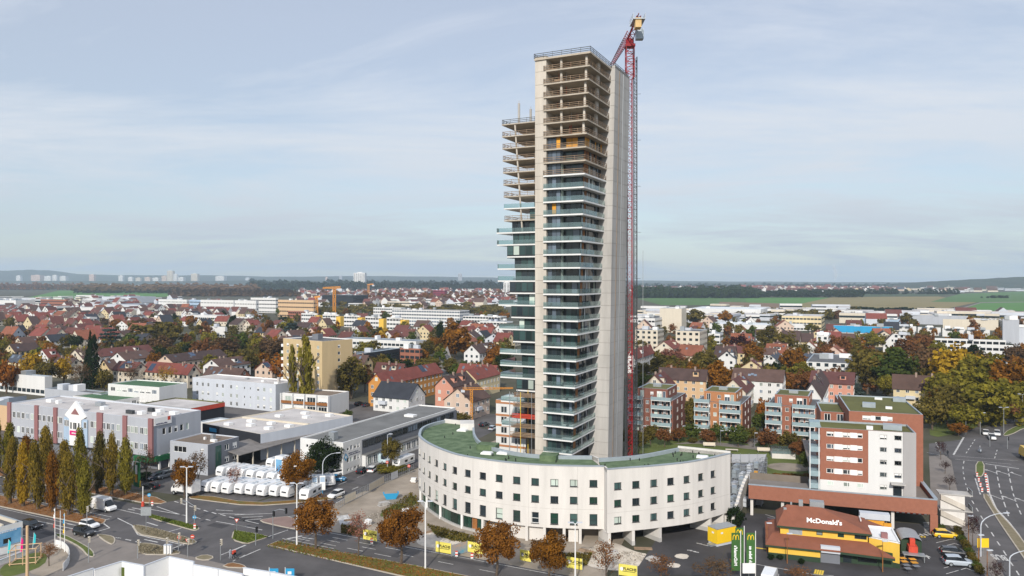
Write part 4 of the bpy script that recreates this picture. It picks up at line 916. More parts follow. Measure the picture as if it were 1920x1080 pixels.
for i in range(0, k + 1, 2): p = Sa.lerp(Sb, i / k) - n1 * .6; MB().ob((*p, 0), (.28, .28, 4.0), GRID).build('post', M['w_cream'], sd)
mb = MB(); p, q = Sa - n1 * 6, Sb - n1 * 6; mb.quad((*p, 0), (*q, 0), (*q, 4.8), (*p, 4.8)); mb.build('back_wall', M['backing'], sd)
# ---- white and grey institute with flat roof
hI = 8.0
o, A, B, C, D = block('institute', 'long low white institute with dark grey flat roof beside the side street', 'building', at(563, 820.8, hI), at(643.3, 830, hI), 56, hI, 'w_white', 'r_felt', lambda L: [(2.2, 5.8, .8, .8, 'one'), (3.4, 5.8, .8, .8, 'one')], lambda L: [(f, z, .85, 1.15, 'one') for z in (5.6, 2.7) for f in (2.0, 3.3, 4.9, 6.2)] + [(f, .5, .8, .7, 'one') for f in (2.0, 3.3, 4.9, 6.2)], cop='white')
e1 = (C - B).normalized(); n1 = Vector((e1.y, -e1.x)); sa = math.atan2(e1.y, e1.x)
scribble(o, B + e1 * 4.4, e1, n1, 4.75, 4.6, .3, 'ink_blue')
mb = MB(); q = B + e1 * 1.0 + n1 * .08; mb.add([(*(q - e1 * .75), 4.2), (*q, 3.2), (*(q + e1 * .75), 4.2), (*q, 5.2)], [[0, 1, 2, 3]]); mb.build('diamond_emblem', M['w_blue'], o)
mb = MB(); q = q + n1 * .02; mb.add([(*(q - e1 * .4), 4.2), (*q, 3.68), (*(q + e1 * .4), 4.2), (*q, 4.72)], [[0, 1, 2, 3]]); mb.build('emblem_centre', M['white'], o)
MB().ob((*(B + e1 * 32 + n1 * .05), .3), (49, .12, 6.9), sa).build('grey_cladding', M['w_dkgrey'], o)
for i in range(18):
    p = B + e1 * (9 + i * 2.6) + n1 * .16; window(o, (*p, 5.2), sa, 2.3, 1.7, 'two', 'frame_dk', rnd.choice(['gl_dark', 'gl_blue', 'gl_dark']))
    p = B + e1 * (9 + i * 2.6) + n1 * 1.3; window(o, (*p, .9), sa, 1.7, 2.0, 'two', 'frame_wh', rnd.choice(['gl_dark', 'gl_blue', 'gl_pale']))
mb = MB().ob((*(B + e1 * 32.0 + n1 * .65), 0), (49, 1.2, 3.3), sa); mb.build('lower_bay', M['w_white'], o)
MB().ob((*(B + e1 * 32 + n1 * .8), 3.32), (49, 1.7, .22), sa).build('bay_roof', M['r_felt'], o)
q = at(625, 822, hI); MB().ob((q.x, q.y, hI - .3), (1.7, 1.6, 2.0), GRID).build('roof_unit', M['metal'], o)
q = at(770, 779, hI); MB().ob((q.x, q.y, hI - .3), (3.2, 2.2, .6), GRID).build('roof_unit', M['white'], o)
p, q = at(601, 838, 4.5), at(634, 838, 4.5); o2, *_ = block('entrance_annex', 'low brown-roofed entrance annex in front of the white institute', 'annex', p, q, 5, 4.5, 'w_white', 'r_brown', None, None, par=.1)
# ---- building with orange bands left of the tower foot
o, A, B, C, D = block('banded_house', 'white four-storey house with orange brick bands beside the tower scaffold', 'building', at(930, 749, 15), at(930, 749, 15) + U * 10, 12, 15, 'w_white', 'r_dark', lambda L: [(s, z, .75, 1.6, 'two') for z in (11.6, 8.8, 6.0, 3.2) for s in (2.0, 2.9, 6.2, 7.2)], lambda L: row(L, 4, 11.6, 1, 1.5) + row(L, 4, 8.8, 1, 1.5) + row(L, 4, 6, 1, 1.5), cop='rim', fr='frame_dk')
for z in (14.0, 10.6, 7.8, 5.0, 2.2): MB().ob((*(A + U * 5 + Vector((U.y, -U.x)) * .04), z), (10.1, .1, .55 if z < 14 else .95), GRID).build('brick_band', M['w_bricko'], o)
# ---- tall beige apartment block
o, A, B, C, D = block('apartment_tower', 'tall beige apartment block behind two yellow poplars', 'building', at(531, 634, 24), at(604, 640, 24), 15, 24, 'w_beige', 'r_dark', lambda L: [(L * f, 1.6 + 2.75 * k, 1.5, 1.3, 'two') for k in range(8) for f in (.12, .38, .62, .9)], lambda L: [(L * .55, 1.6 + 2.75 * k, 1.2, 1.3, 'one') for k in range(8)], cop='white', wall_r='w_beige')
for k in range(8): MB().ob((*(A + U * -.6 + VV * 2), 1.2 + 2.75 * k), (1.4, 3.6, 1.1), GRID).build('balcony', M['white'], o)
pieces(o, 'roof_unit', 'w_dkgrey', [((*(A.lerp(C, .5)), 23.7), (3, 3, 2.2), GRID)])

# ================================================================== BRICK APARTMENTS
def balcony(o, p, ang, w_, d_, z):
    dd = Vector((math.cos(ang), math.sin(ang))); nn = Vector((dd.y, -dd.x)); c = p + nn * d_ / 2
    b = MB().ob((*c, z - .2), (w_, d_, .2), ang); b = b.build('balcony', M['white'], o)
    k = MB().ob((*(p + nn * d_), z), (w_ + .1, .08, 1.0), ang); k.ob((*(p + nn * d_ / 2 - dd * w_ / 2), z), (.08, d_, 1.0), ang); k.ob((*(p + nn * d_ / 2 + dd * w_ / 2), z), (.08, d_, 1.0), ang)
    k = k.build('balcony_front', M['bal_blue'], b, world=False); k.location = -o.location
M['bal_blue'] = mat('balcony_panel', (.27, .36, .39), .5, .1, 1.5)
def brick_flat(label, corner, wall, wside):
    Bc = Vector(corner); w_ = 14.0; A = Bc - U * w_
    hs_ = 10.6; fl = 2.62
    fw = []
    for k in range(4):
        z = .35 + fl * k
        fw += [(s, z, 1.1, 2.1, 'one') for s in (1.2, 2.6, 3.9)] + [(5.9, z + .7, 1.0, 1.2, 'two')] + [(s, z, 1.1, 2.1, 'one') for s in (8.6, 10.0, 11.4, 12.8)]
    o, A, B, C, D = block('brick_apartment_block', label, 'apartment block', A, Bc, 17.5, hs_, wall, 'r_dark', fw, lambda L: [(s, .9 + fl * k, 1.9, 1.5, 'two') for k in range(4) for s in (6.0, 12.0)], wall_r=wside, group='brick apartment blocks in the garden', par=.15)
    for k in range(1, 5):
        z = .1 + fl * k
        balcony(o, A + U * 2.2, GRID, 4.6, 1.9, z); balcony(o, A + U * 10.6, GRID, 6.2, 1.9, z)
        for s in (.1, 4.4, 7.6, 13.6):
            p = A + U * s - VV * 1.7; MB().tube((*p, z - fl), (*p, z - .2), .09, n=6).build('balcony_post', M['white'], o)
    P0 = A + U * 2.2 + VV * 2.0; P1 = A + U * 11.8 + VV * 2.0
    A2, B2, C2, D2 = rect_from(P0, P1, 12.5)
    for nm, p, q, wn in (('penthouse_front', A2, B2, [(1.4, hs_ + .2, 1.2, 2.1, 'two'), (4.6, hs_ + .9, 1.0, 1.1, 'two'), (7.0, hs_ + .2, 1.6, 2.1, 'two'), (8.5, hs_ + .2, 1.0, 2.1, 'one')]), ('penthouse_side', B2, C2, [(3, hs_ + .9, 2.2, 1.3, 'two'), (8, hs_ + .9, 2.2, 1.3, 'two')]), ('penthouse_rear', C2, D2, ()), ('penthouse_far_side', D2, A2, ())):
        mb = MB(); facade(o, mb, p, q, hs_ - .2, hs_ + 3.0, wn); mb.build(nm, M[wall], o)
    mb = MB(); flat_roof(mb, [A2, B2, C2, D2], hs_ + 3.0, 0, 1, .2, .45); mb.build('penthouse_roof', [M['r_sedum'], M['rim']], o)
    p = (A2 + C2) / 2; MB().ob((*p, hs_ + 2.7), (2.6, 1.6, .9), GRID).build('roof_unit', M['metal'], o)
brick_flat('dark brick apartment block with blue balconies nearest the crane', (50.0, 232), 'w_brickd', 'w_brickd')
brick_flat('orange brick apartment block with blue balconies, middle of the garden row', (69.4, 225), 'w_bricko', 'w_brickd')
brick_flat('red brick apartment block with blue balconies at the right end of the garden row', (88.9, 218), 'w_brick', 'w_brickd')
# ---- parking deck with brick fascia
dA, dB = at(1403.7, 909, 6.35), at(1756, 937.7, 6.4); dd = (dB - dA).normalized(); dn = Vector((dd.y, -dd.x)); da = math.atan2(dd.y, dd.x); dL = (dB - dA).length
dk = root('parking_deck', (*dA, 0), 'raised parking deck with long brick fascia behind the restaurant', 'parking deck')
MB().ob((*(dA.lerp(dB, .5)), 3.65), (dL, .5, 2.75), da).build('brick_fascia', M['w_brick'], dk)
MB().ob((*(dA.lerp(dB, .69) - dn * 27), 5.0), (dL * .62, 53, .5), da).build('deck_slab', M['paving'], dk); MB().ob((*(dA.lerp(dB, .19) - dn * 4.2), 5.0), (dL * .38, 8, .5), da).build('deck_slab', M['paving'], dk)
MB().ob((*(dA.lerp(dB, .5)), 6.4), (dL + .2, .6, .12), da).build('deck_coping', M['rim'], dk)
MB().ob((*(dB - dn * 15), 3.65), (.5, 29, 2.75), da).build('side_fascia', M['w_brick'], dk); MB().ob((*(dB - dn * 15), 6.4), (.7, 29, .12), da).build('deck_coping', M['rim'], dk)
MB().ob((*(dB - dd * .5), 0), (1.3, .9, 3.65), da).build('brick_pier', M['w_brick'], dk)
for s in (.6, 6.5, 13.5, 26.5): MB().ob((*(dA + dd * s - dn * 1.0), 0), (.55, .7, 5.0), da).build('pillar', M['plaster'], dk)
mb = MB(); p, q = dA - dn * 16, dB - dn * 16; mb.quad((*p, 0), (*q, 0), (*q, 5), (*p, 5)); p = dA - dn * 2 - dd * .2; q = dA - dn * 16 - dd * .2; mb.quad((*p, 0), (*q, 0), (*q, 5), (*p, 5)); mb.build('inner_wall', M['concrete_dk'], dk)
MB().ob((*(dB - dd * 4.2 - dn * .8), 3.2), (5.6, .3, .4), da).build('height_bar', M['red_rail'], dk)
for k in range(6): MB().ob((*(dB - dd * (6.5 - k * .95) - dn * .62), 3.22), (.45, .06, .36), da).build('bar_stripe', M['white'], dk)
# ---- near brick apartment house on the deck
def hz(px, py, z): return at(px, py, z)
nA = at(1537.5, 917, 5.6); nB = nA + dd * ((at(1716.7, 930.8, 5.6) - nA).length)
nL = (nB - nA).length
def rows5(L):
    out = []
    for k in range(5):
        z = 6.5 + 2.48 * k
        out += [(1.9, z, 1.35, .95, 'off'), (4.9, z, 1.35, .95, 'off'), (7.4, z, .95, .95, 'one'), (11.6, z, 1.3, .95, 'off'), (14.2, z, 1.3, .95, 'off') if k else (14.2, z, .1, .1, 'one')]
    return out
o, A, B, C, D = block('brick_apartment_house', 'tall brick and white apartment house standing on the parking deck', 'apartment house', nA, nB, 9, 18.1, 'w_brick', 'r_sedum', rows5, None, z0=5.5, wall_r='w_brick')
wA = A + dd * 8.35 + dn * .04; 
mb = MB(); facade(o, mb, A + dd * 8.9 + dn * .05, A + dd * 15.1 + dn * .05, 5.5, 18.05, [(s - 8.9, z, w_, h_, k) for (s, z, w_, h_, k) in rows5(0) if s > 9 and w_ > .5], .19); mb.build('white_bay', M['w_white'], o)
mb = MB(); mb.ob((*(A + dd * ((nL + 15.1) / 2) + dn * .1), 5.5), (nL - 15.1, .3, 12.62), da); mb.build('grey_bay', M['w_warmgrey'], o)
for k in range(5):
    z = 6.45 + 2.48 * k
    for (s0, s1) in ((2.65, 4.2), (5.6, 6.9)): MB().ob((*(A + dd * ((s0 + s1) / 2) + dn * .02), z), (s1 - s0, .06, 1.05), da).build('white_panel', M['white'], o)
MB().ob((*(A + dd * 4.45 + dn * .03), 5.5), (8.9, .08, 2.1), da).build('white_plinth', M['w_white'], o)
for k in range(5):
    z = 6.5
    if k < 3: window(o, (*(A + dd * (1.9, 4.9, 7.4)[k] + dn * .11), z + .05), da, 1.2, .9, 'off', 'frame_wh', 'gl_pale')
MB().ob((*(A + dd * 14.1 + dn * .9), 8.0), (2.6, 1.8, .22), da).build('porch_roof', M['concrete_gr'], o); MB().ob((*(A + dd * 14.1 + dn * .12), 5.5), (1.5, .1, 2.3), da).build('entrance_door', M['gl_dark'], o)
for k in range(6):
    b = MB().ob((*(A - dd * 1.0 - dn * 1.4), 5.7 + 2.48 * k), (2.0, 3.2, 1.05), da).build('balcony', M['bal_blue'], o)
for s in (-1.9, -.2): MB().tube((*(A + dd * s + dn * .2), 5.5), (*(A + dd * s + dn * .2), 18), .1, n=6).build('balcony_post', M['white'], o)
rooftop(o, A, B, D, 18.1, [(.55, .35, 1.2, 1.2, .25, 'white'), (.8, .5, 3.4, 2.0, .7, 'rim')])
eA = nA + dd * 6.3 - dn * 9.0; eB = nA + dd * (nL + 2.9) - dn * 9.0
o, A, B, C, D = block('brick_apartment_house', 'higher brick apartment house with green roof directly behind the white-fronted one', 'apartment house', eA, eB, 24, 20.3, 'w_brick', 'r_sedum', lambda L: [(3.4, 18.6, 1.6, .9, 'off'), (5.6, 18.6, 1.2, .9, 'one'), (7.8, 18.6, 1.0, .9, 'one')], lambda L: [(s, 7 + 2.5 * k, 1.2, 1.2, 'two') for k in range(5) for s in (4, 9, 15, 20)], z0=5.5, par=.25)
for (s0, s1) in ((4.2, 5.0), (6.2, 7.3)): MB().ob((*(A + dd * ((s0 + s1) / 2) + dn * .02), 18.55), (s1 - s0, .06, 1.0), da).build('white_panel', M['white'], o)
rooftop(o, A, B, D, 20.3, [(.35, .35, 2.6, 1.8, .7, 'rim'), (.62, .3, 1.3, 1.0, .2, 'white'), (.6, .85, 1.6, .8, .2, 'white'), (.9, .8, 2.6, 2.6, .6, 'rim')])
fA = eA - dd * 5.0 - dn * 8; o, A, B, C, D = block('brick_apartment_house', 'brick apartment house with roof terrace half hidden behind the high brick house', 'apartment house', fA, fA + dd * 9, 14, 18.6, 'w_brick', 'r_sedum', lambda L: [(s, 6.2 + 2.5 * k, 1.3, 2.0, 'two') for k in range(5) for s in (1.4, 4.0)], None, z0=5.5)
o, A, B, C, D = block('brick_apartment_house', 'brick house with stepped sedum roofs at the back of the parking deck', 'apartment house', fA - dn * 22 + dd * 6, fA - dn * 22 + dd * 18, 14, 17.4, 'w_brick', 'r_sedum', None, None, z0=0)
# concrete stairs beside the deck
st = root('concrete_stair', (*at(1780, 985), 0), 'pale concrete stair tower between parking deck and arterial road', 'stairs')
sp = at(1764, 984)
for k, z in enumerate((0.1, 3.2)):
    MB().ob((*(sp + dd * 2.0), z), (4.2, .3, 2.7), da).build('stair_wall', M['plaster'], st)
    p0, p1 = sp + dd * -.1 + dn * .2, sp + dd * 4.1 + dn * .2; t_ = dn * .28; z0_, z1_ = z + 1.9, z + .1
    MB().add([(*p0, z0_), (*p1, z1_), (*p1, z1_ + 1.0), (*p0, z0_ + 1.0), (*(p0 + t_), z0_), (*(p1 + t_), z1_), (*(p1 + t_), z1_ + 1.0), (*(p0 + t_), z0_ + 1.0)], [[4, 5, 6, 7], [0, 3, 2, 1], [3, 7, 6, 2], [0, 1, 5, 4], [0, 4, 7, 3], [1, 2, 6, 5]]).build('stair_parapet', M['concrete'], st)
for z in (2.9, 6.0): MB().ob((*(sp + dd * 2.6 - dn * 1.4), z), (5.8, 3.0, .2), da).build('landing', M['concrete_gr'], st); MB().ob((*(sp + dd * 5.4 - dn * 1.4), z + .2), (.1, 3.0, .9), da).build('landing_rail', M['metal'], st)
for z in (.2, 3.2):
    for k in range(12): MB().ob((*(sp + dd * (.4 + k * .33) - dn * 1.2), z + k * .235), (.34, 1.6, .2), da).build('stair_step', M['concrete_gr'], st)

# ================================================================== RESTAURANT
mcA = at(1441, 1045); ma = R(-18.2); mdx = Vector((math.cos(ma), math.sin(ma))); mdy = Vector((-mdx.y, mdx.x))
def Q(x, y): return mcA + mdx * x + mdy * y
def Q3(x, y, z): p = Q(x, y); return (p.x, p.y, z)
mc = root('burger_restaurant', (*Q(10, 5), 0), 'yellow and green burger restaurant with red tiled hip roof', 'restaurant')
occupy([Q(0, 0), Q(20, 0), Q(20, 12), Q(0, 12)], 4)
mb = MB(); mb.prism([Q(0, .0), Q(8.3, .0), Q(8.3, 3), Q(0, 3)], 0.9, 2.45); mb.prism([Q(0, 3), Q(3, 3), Q(3, 11.5), Q(0, 11.5)], .9, 2.45); mb.build('yellow_wall', M['w_mcy'], mc)
mb = MB(); mb.prism([Q(-.04, -.04), Q(8.34, -.04), Q(8.34, 3), Q(-.04, 3)], 0, .9); mb.prism([Q(-.04, 3), Q(3, 3), Q(3, 11.5), Q(-.04, 11.5)], 0, .9); mb.build('green_plinth', M['w_mcg'], mc)
MB().prism([Q(8.36, .3), Q(11.4, .3), Q(11.4, 3), Q(8.36, 3)], 0, 2.3).build('porch', M['w_dkgrey'], mc); MB().prism([Q(8.36, -.3), Q(11.4, -.3), Q(11.4, .5), Q(8.36, .5)], 1.9, 3.0).build('porch_fascia', M['w_ltgrey'], mc)
MB().prism([Q(11.4, 1.4), Q(19.6, 1.4), Q(19.6, 3), Q(11.4, 3)], 0, 2.4).build('green_front', M['w_mcg'], mc)
MB().quad(Q3(14.3, 1.36, .5), Q3(17.2, 1.36, .5), Q3(17.2, 1.36, 2.3), Q3(14.3, 1.36, 2.3)).build('shop_window', M['gl_dark'], mc)
MB().quad(Q3(12.0, 1.36, .1), Q3(13.3, 1.36, .1), Q3(13.3, 1.36, 2.3), Q3(12.0, 1.36, 2.3)).build('entrance_door', M['gl_dark'], mc)
mb = MB(); mb.prism([Q(16.2, 3.0), Q(20.6, 1.2), Q(20.6, 9), Q(16.2, 9)], .9, 4.25); mb.build('yellow_wing', M['w_mcy'], mc); MB().prism([Q(16.2, 2.96), Q(20.64, 1.16), Q(20.64, 9.0), Q(16.2, 9.0)], 0, .9).build('green_plinth', M['w_mcg'], mc)
mb = MB(); flat_roof(mb, [Q(16.1, 2.9), Q(20.7, 1.1), Q(20.7, 9), Q(16.1, 9)], 4.5, 0, 1, .3); mb.prism([Q(16.15, 2.95), Q(20.66, 1.14), Q(20.66, 8.95), Q(16.15, 8.95)], 4.2, 4.26, 1); mb.build('wing_roof', [M['r_pale'], M['white']], mc)
pieces(mc, 'roof_unit', 'w_purple', [(Q3(18.6, 3.4, 4.25), (1.0, .8, .9), ma)])
def roofslab(vs, name='roof_slope', m='tile_mcd', t=.18):
    n = len(vs); mb = MB().add(list(vs) + [(x, y, z - t) for x, y, z in vs], [list(range(n)), list(range(n, 2 * n))[::-1]] + [[i, n + i, n + (i + 1) % n, (i + 1) % n] for i in range(n)])
    return mb.build(name, M[m], mc)
roofslab([Q3(-.5, -.5, 2.45), Q3(8.4, -.5, 2.45), Q3(8.4, 3.05, 3.4), Q3(-.5 + 1.2, 3.05, 3.4)]); roofslab([Q3(8.4, -.5, 2.45), Q3(11.4, -.5, 2.46), Q3(11.4, 3.05, 3.4), Q3(8.4, 3.05, 3.4)])
roofslab([Q3(11.4, -.3, 2.5), Q3(19.6, -.9, 2.5), Q3(16.0, 3.05, 3.4), Q3(11.4, 3.05, 3.4)]); roofslab([Q3(-.5, 12, 2.45), Q3(-.5, -.5, 2.45), Q3(1.9, 3.05, 3.4), Q3(1.9, 12, 3.4)])
MB().prism([Q(11.4, -.35), Q(19.6, -.95), Q(19.6, -.75), Q(11.4, -.15)], 1.95, 2.3).build('green_fascia', M['w_mcg'], mc); MB().prism([Q(-.5, -.52), Q(8.4, -.52), Q(8.4, -.4), Q(-.5, -.4)], 2.0, 2.28).build('green_fascia', M['w_mcg'], mc)
mb = MB(); facade(mc, mb, Q(2, 3), Q(16, 3), 3.2, 5.0, [(6.4, 3.75, 1.0, 1.0, 'one'), (9.8, 3.75, 1.0, 1.0, 'one'), (12.9, 3.75, 1.9, 1.0, 'two')], .1, fr='frame_dk', panes=['gl_dark', 'gl_green', 'gl_pale']); facade(mc, mb, Q(16, 3), Q(16, 11), 3.2, 5.0); facade(mc, mb, Q(2, 11), Q(2, 3), 3.2, 5.0); mb.build('clerestory', M['w_mcy'], mc)
MB().quad(Q3(3.4, 2.95, 3.5), Q3(5.6, 2.95, 3.5), Q3(5.6, 2.95, 4.9), Q3(3.4, 2.95, 4.9)).build('grey_louvre', M['rim'], mc)
e0, e1_, ap = 4.95, 4.95, 7.35
E = [Q3(1.4, 2.4, e0), Q3(16.6, 2.4, e0), Q3(16.6, 11.6, e0), Q3(1.4, 11.6, e0)]; R0, R1 = Q3(3.2, 7.4, ap), Q3(8.8, 7.4, ap)
roofslab([E[0], E[1], R1, R0], 'hip_slope'); roofslab([E[1], E[2], R1], 'hip_slope'); roofslab([E[2], E[3], R0, R1], 'hip_slope'); roofslab([E[3], E[0], R0], 'hip_slope')
MB().prism([Q(1.4, 2.35), Q(16.6, 2.35), Q(16.6, 2.5), Q(1.4, 2.5)], 4.62, 4.93).build('gutter', M['w_mcg'], mc)
roofslab([Q3(16.6, 9.0, 4.6), Q3(19.8, 9.0, 3.6), Q3(19.8, 12.2, 3.6), Q3(16.6, 12.2, 4.6)])
M['mcwhite'] = mat('sign_white', (.85, .85, .85), .5, .02, 1)
sl_ = math.degrees(math.atan2(ap - e0, 5.0)); text(mc, "McDonald's", Q3(9.2, 3.7, 5.95), 1.08, ma, 'mcwhite', 75, .06, 'roof_lettering', sx=1.12)
pieces(mc, 'roof_vent', 'metal', [(Q3(5.6, 7.6, 7.0), (.7, .7, 1.3), ma), (Q3(2.9, 6.4, 6.2), (.5, .5, .8), ma), (Q3(4.0, 8.2, 6.8), (.3, .3, .8), ma)]); pieces(mc, 'roof_unit', 'metal', [(Q3(8.4, 9.4, 6.4), (2.4, 1.6, 1.5), ma)])
pieces(mc, 'roof_light_bar', 'white', [(Q3(15.4, 8.0, 5.7), (.15, 2.4, .3), ma)])
# drive-through canopy, kiosk and play train
cn = root('drive_canopy', (*Q(18.5, 13.5), 0), 'pale canopy with orange menu panels beside the restaurant roof', 'canopy')
MB().ob(Q3(18.5, 14, 4.3), (5, 1.6, 1.1), ma).build('canopy_roof', M['w_ltgrey'], cn); MB().ob(Q3(18.6, 13.6, 2.6), (3.0, .12, 1.5), ma).build('menu_panel', M['orange_panel'], cn); MB().ob(Q3(20.6, 13.3, 1.3), (1.3, .12, 2.6), ma).build('menu_panel', M['orange_panel'], cn)
for x in (16.5, 20.5): MB().tube(Q3(x, 14, 0), Q3(x, 14, 4.3), .08, n=6).build('post', M['metal'], cn)
tr = root('play_wagon', (*Q(23.6, 11), 0), 'green railway wagon with grey barrel roof and red front next to the terrace', 'play wagon')
mb = MB()
for k in range(9):
    t0, t1 = math.pi * k / 9, math.pi * (k + 1) / 9
    f_ = lambda t, y: Q3(23.6 - 1.7 * math.cos(t), y, 2.6 + .75 * math.sin(t))
    mb.quad(f_(t0, 8.0), f_(t1, 8.0), f_(t1, 13.5), f_(t0, 13.5))
mb.build('barrel_roof', M['metal'], tr); MB().prism([Q(22.0, 8.4), Q(25.2, 8.4), Q(25.2, 13.3), Q(22.0, 13.3)], .5, 2.7).build('wagon_body', M['w_mcg'], tr)
mb = MB().prism([Q(22.9, 6.6), Q(24.3, 6.6), Q(24.3, 8.38), Q(22.9, 8.38)], 1.2, 2.2); mb.prism([Q(23.2, 7.3), Q(24.0, 7.3), Q(24.0, 8.38), Q(23.2, 8.38)], 2.2, 3.3); mb.build('red_engine', M['red_rail'], tr)
MB().prism([Q(21.9, 5.4), Q(25.3, 5.4), Q(25.3, 7.0), Q(21.9, 7.0)], 1.05, 1.18).build('engine_deck', M['metal'], tr)
for x, y in ((22.1, 5.6), (25.1, 5.6), (22.2, 12.9), (25.0, 12.9), (22.2, 8.6), (25.0, 8.6)): MB().tube(Q3(x, y, 0), Q3(x, y, 1.1), .07, n=6).build('leg', M['metal'], tr)

# ================================================================== VEHICLES
def paint(name, col, rough=.25):
    if name in MATS: return MATS[name]
    m = mat(name, col, rough, .04, 2.0, spec=.5); m.node_tree.nodes['Principled BSDF'].inputs['Coat Weight'].default_value = .5
    return m
PAINT = dict(white=paint('paint_white', (.80, .80, .80)), black=paint('paint_black', (.012, .013, .016)), silver=paint('paint_silver', (.42, .47, .52)), yellow=paint('paint_yellow_car', (.80, .50, .02)), blue=paint('paint_blue', (.03, .22, .42)), dark=paint('paint_dark_blue', (.02, .03, .05)), red=paint('paint_red', (.45, .03, .02)), grey=paint('paint_grey', (.16, .17, .18)), ltblue=paint('paint_light_blue', (.50, .62, .66)))
M['glass_car'] = glass_mat('car_glass', (.012, .016, .02), .05)
M['lamp_red'] = mat('tail_lamp', (.40, .01, .01), .3, .05, 1); M['lamp_white'] = mat('head_lamp', (.75, .77, .8), .15, .03, 1, spec=.6)
VC = {}
def loft(mb, st, sec):
    """st: list of stations (x, half width, z low, z high); sec: cross-section in unit (y, z)"""
    n = len(sec); base = len(mb.v)
    for (x, hw, zl, zh) in st:
        for (y, t) in sec: mb.v.append((x, y * hw, zl + (zh - zl) * t))
    for i in range(len(st) - 1):
        for k in range(n):
            a = base + i * n + k; b = base + i * n + (k + 1) % n; mb.f.append([a, b, b + n, a + n]); mb.m.append(0)
    mb.f.append([base + k for k in range(n)][::-1]); mb.m.append(0); mb.f.append([base + (len(st) - 1) * n + k for k in range(n)]); mb.m.append(0)
SEC = [(-.90, 0), (-1, .22), (-1, .72), (-.90, 1), (.90, 1), (1, .72), (1, .22), (.90, 0)]
CSEC = [(-1, 0), (-.80, .86), (-.70, 1), (.70, 1), (.80, .86), (1, 0)]
def wheel_mesh(r, w_):
    mb = MB().tube((0, -w_ / 2, 0), (0, w_ / 2, 0), r, n=14); k = len(mb.f); mb.tube((0, -w_ / 2 - .015, 0), (0, w_ / 2 + .015, 0), r * .62, n=10)
    for i in range(k, len(mb.f)): mb.m[i] = 1
    return mb.mesh('wheel', [M['black'], M['metal']])
SHAPES = {   # length, half width, body stations (fraction), cabin stations (x fraction, half width, roof z), belt z, wheel radius
    'hatch': (4.2, .88, [(-.5, .78, .3, .72), (-.47, .86, .25, .92), (-.25, .88, .2, .93), (.12, .88, .2, .92), (.30, .88, .22, .88), (.44, .84, .25, .76), (.5, .66, .32, .62)], [(-.485, .80, .95), (-.40, .80, 1.38), (-.15, .82, 1.47), (.03, .82, 1.42), (.24, .80, .93)], .90, .32),
    'suv': (4.6, .93, [(-.5, .82, .4, .85), (-.47, .91, .32, 1.05), (-.2, .93, .28, 1.07), (.12, .93, .28, 1.05), (.32, .93, .3, 1.0), (.45, .89, .32, .88), (.5, .72, .4, .72)], [(-.49, .84, 1.08), (-.42, .84, 1.58), (-.1, .86, 1.68), (.04, .86, 1.62), (.23, .84, 1.06)], 1.04, .36),
    'wagon': (4.7, .90, [(-.5, .80, .3, .78), (-.47, .88, .25, .96), (-.2, .90, .2, .97), (.12, .90, .2, .95), (.30, .90, .22, .90), (.44, .86, .25, .78), (.5, .68, .32, .62)], [(-.49, .82, .98), (-.43, .82, 1.42), (-.1, .84, 1.50), (.04, .84, 1.46), (.22, .82, .96)], .94, .33),
    'van': (5.9, 1.0, [(-.5, .98, .45, 2.5), (-.49, 1.0, .35, 2.62), (.12, 1.0, .32, 2.65), (.22, .98, .32, 2.5), (.235, .98, .32, 1.25), (.36, .98, .35, 1.18), (.47, .92, .38, 1.0), (.5, .8, .42, .85)], [(.15, .94, 2.45), (.20, .94, 2.42), (.37, .92, 1.22)], 1.18, .36)}
def vehicle(name, label, px, py, ang, col, shape='hatch', cat='car', group=None, xy=None):
    p = Vector(xy) if xy is not None else at(px, py)
    o = root(name, (*p, .06), label, cat, group, ang)
    k = (shape, col)
    L, HW, bs, cs, belt, wr = SHAPES[shape]
    if k not in VC:
        mb = MB(); loft(mb, [(x * L, hw, zl, zh) for x, hw, zl, zh in bs], SEC); body = mb.mesh('body', PAINT[col], smooth=False)
        mb = MB(); loft(mb, [(x * L, hw, belt - .06, max(zt, belt + .02)) for x, hw, zt in cs], CSEC); gl = mb.mesh('glazing', M['glass_car'])
        rf = None
        if shape != 'van':
            mb = MB(); c2 = [c for c in cs if c[2] > belt + .3]; loft(mb, [(x * L, hw * .83, zt - .07, zt + .025) for x, hw, zt in c2], SEC); rf = mb.mesh('roof', PAINT[col])
        VC[k] = (body, gl, rf)
    if shape not in VC:
        VC[shape] = (wheel_mesh(wr, .22), MB().box(-.06, .06, -.17, .17, -.09, .09).mesh('headlight', M['lamp_white']), MB().box(-.05, .05, -.13, .13, -.12, .12).mesh('tail_light', M['lamp_red']))
    body, gl, rf = VC[k]; wm, hm, tm = VC[shape]
    link('body', body, o); link('glazing', gl, o)
    if rf: link('roof', rf, o)
    for sx in (-.31, .31):
        for sy in (-1, 1): link('wheel', wm, o, (sx * L, sy * (HW - .10), wr))
    for sy in (-1, 1): link('headlight', hm, o, (L * .466, sy * (HW - .28), bs[-2][3] - .12)); link('tail_light', tm, o, (-L * .492, sy * (HW - .24), belt - .12))
    return o
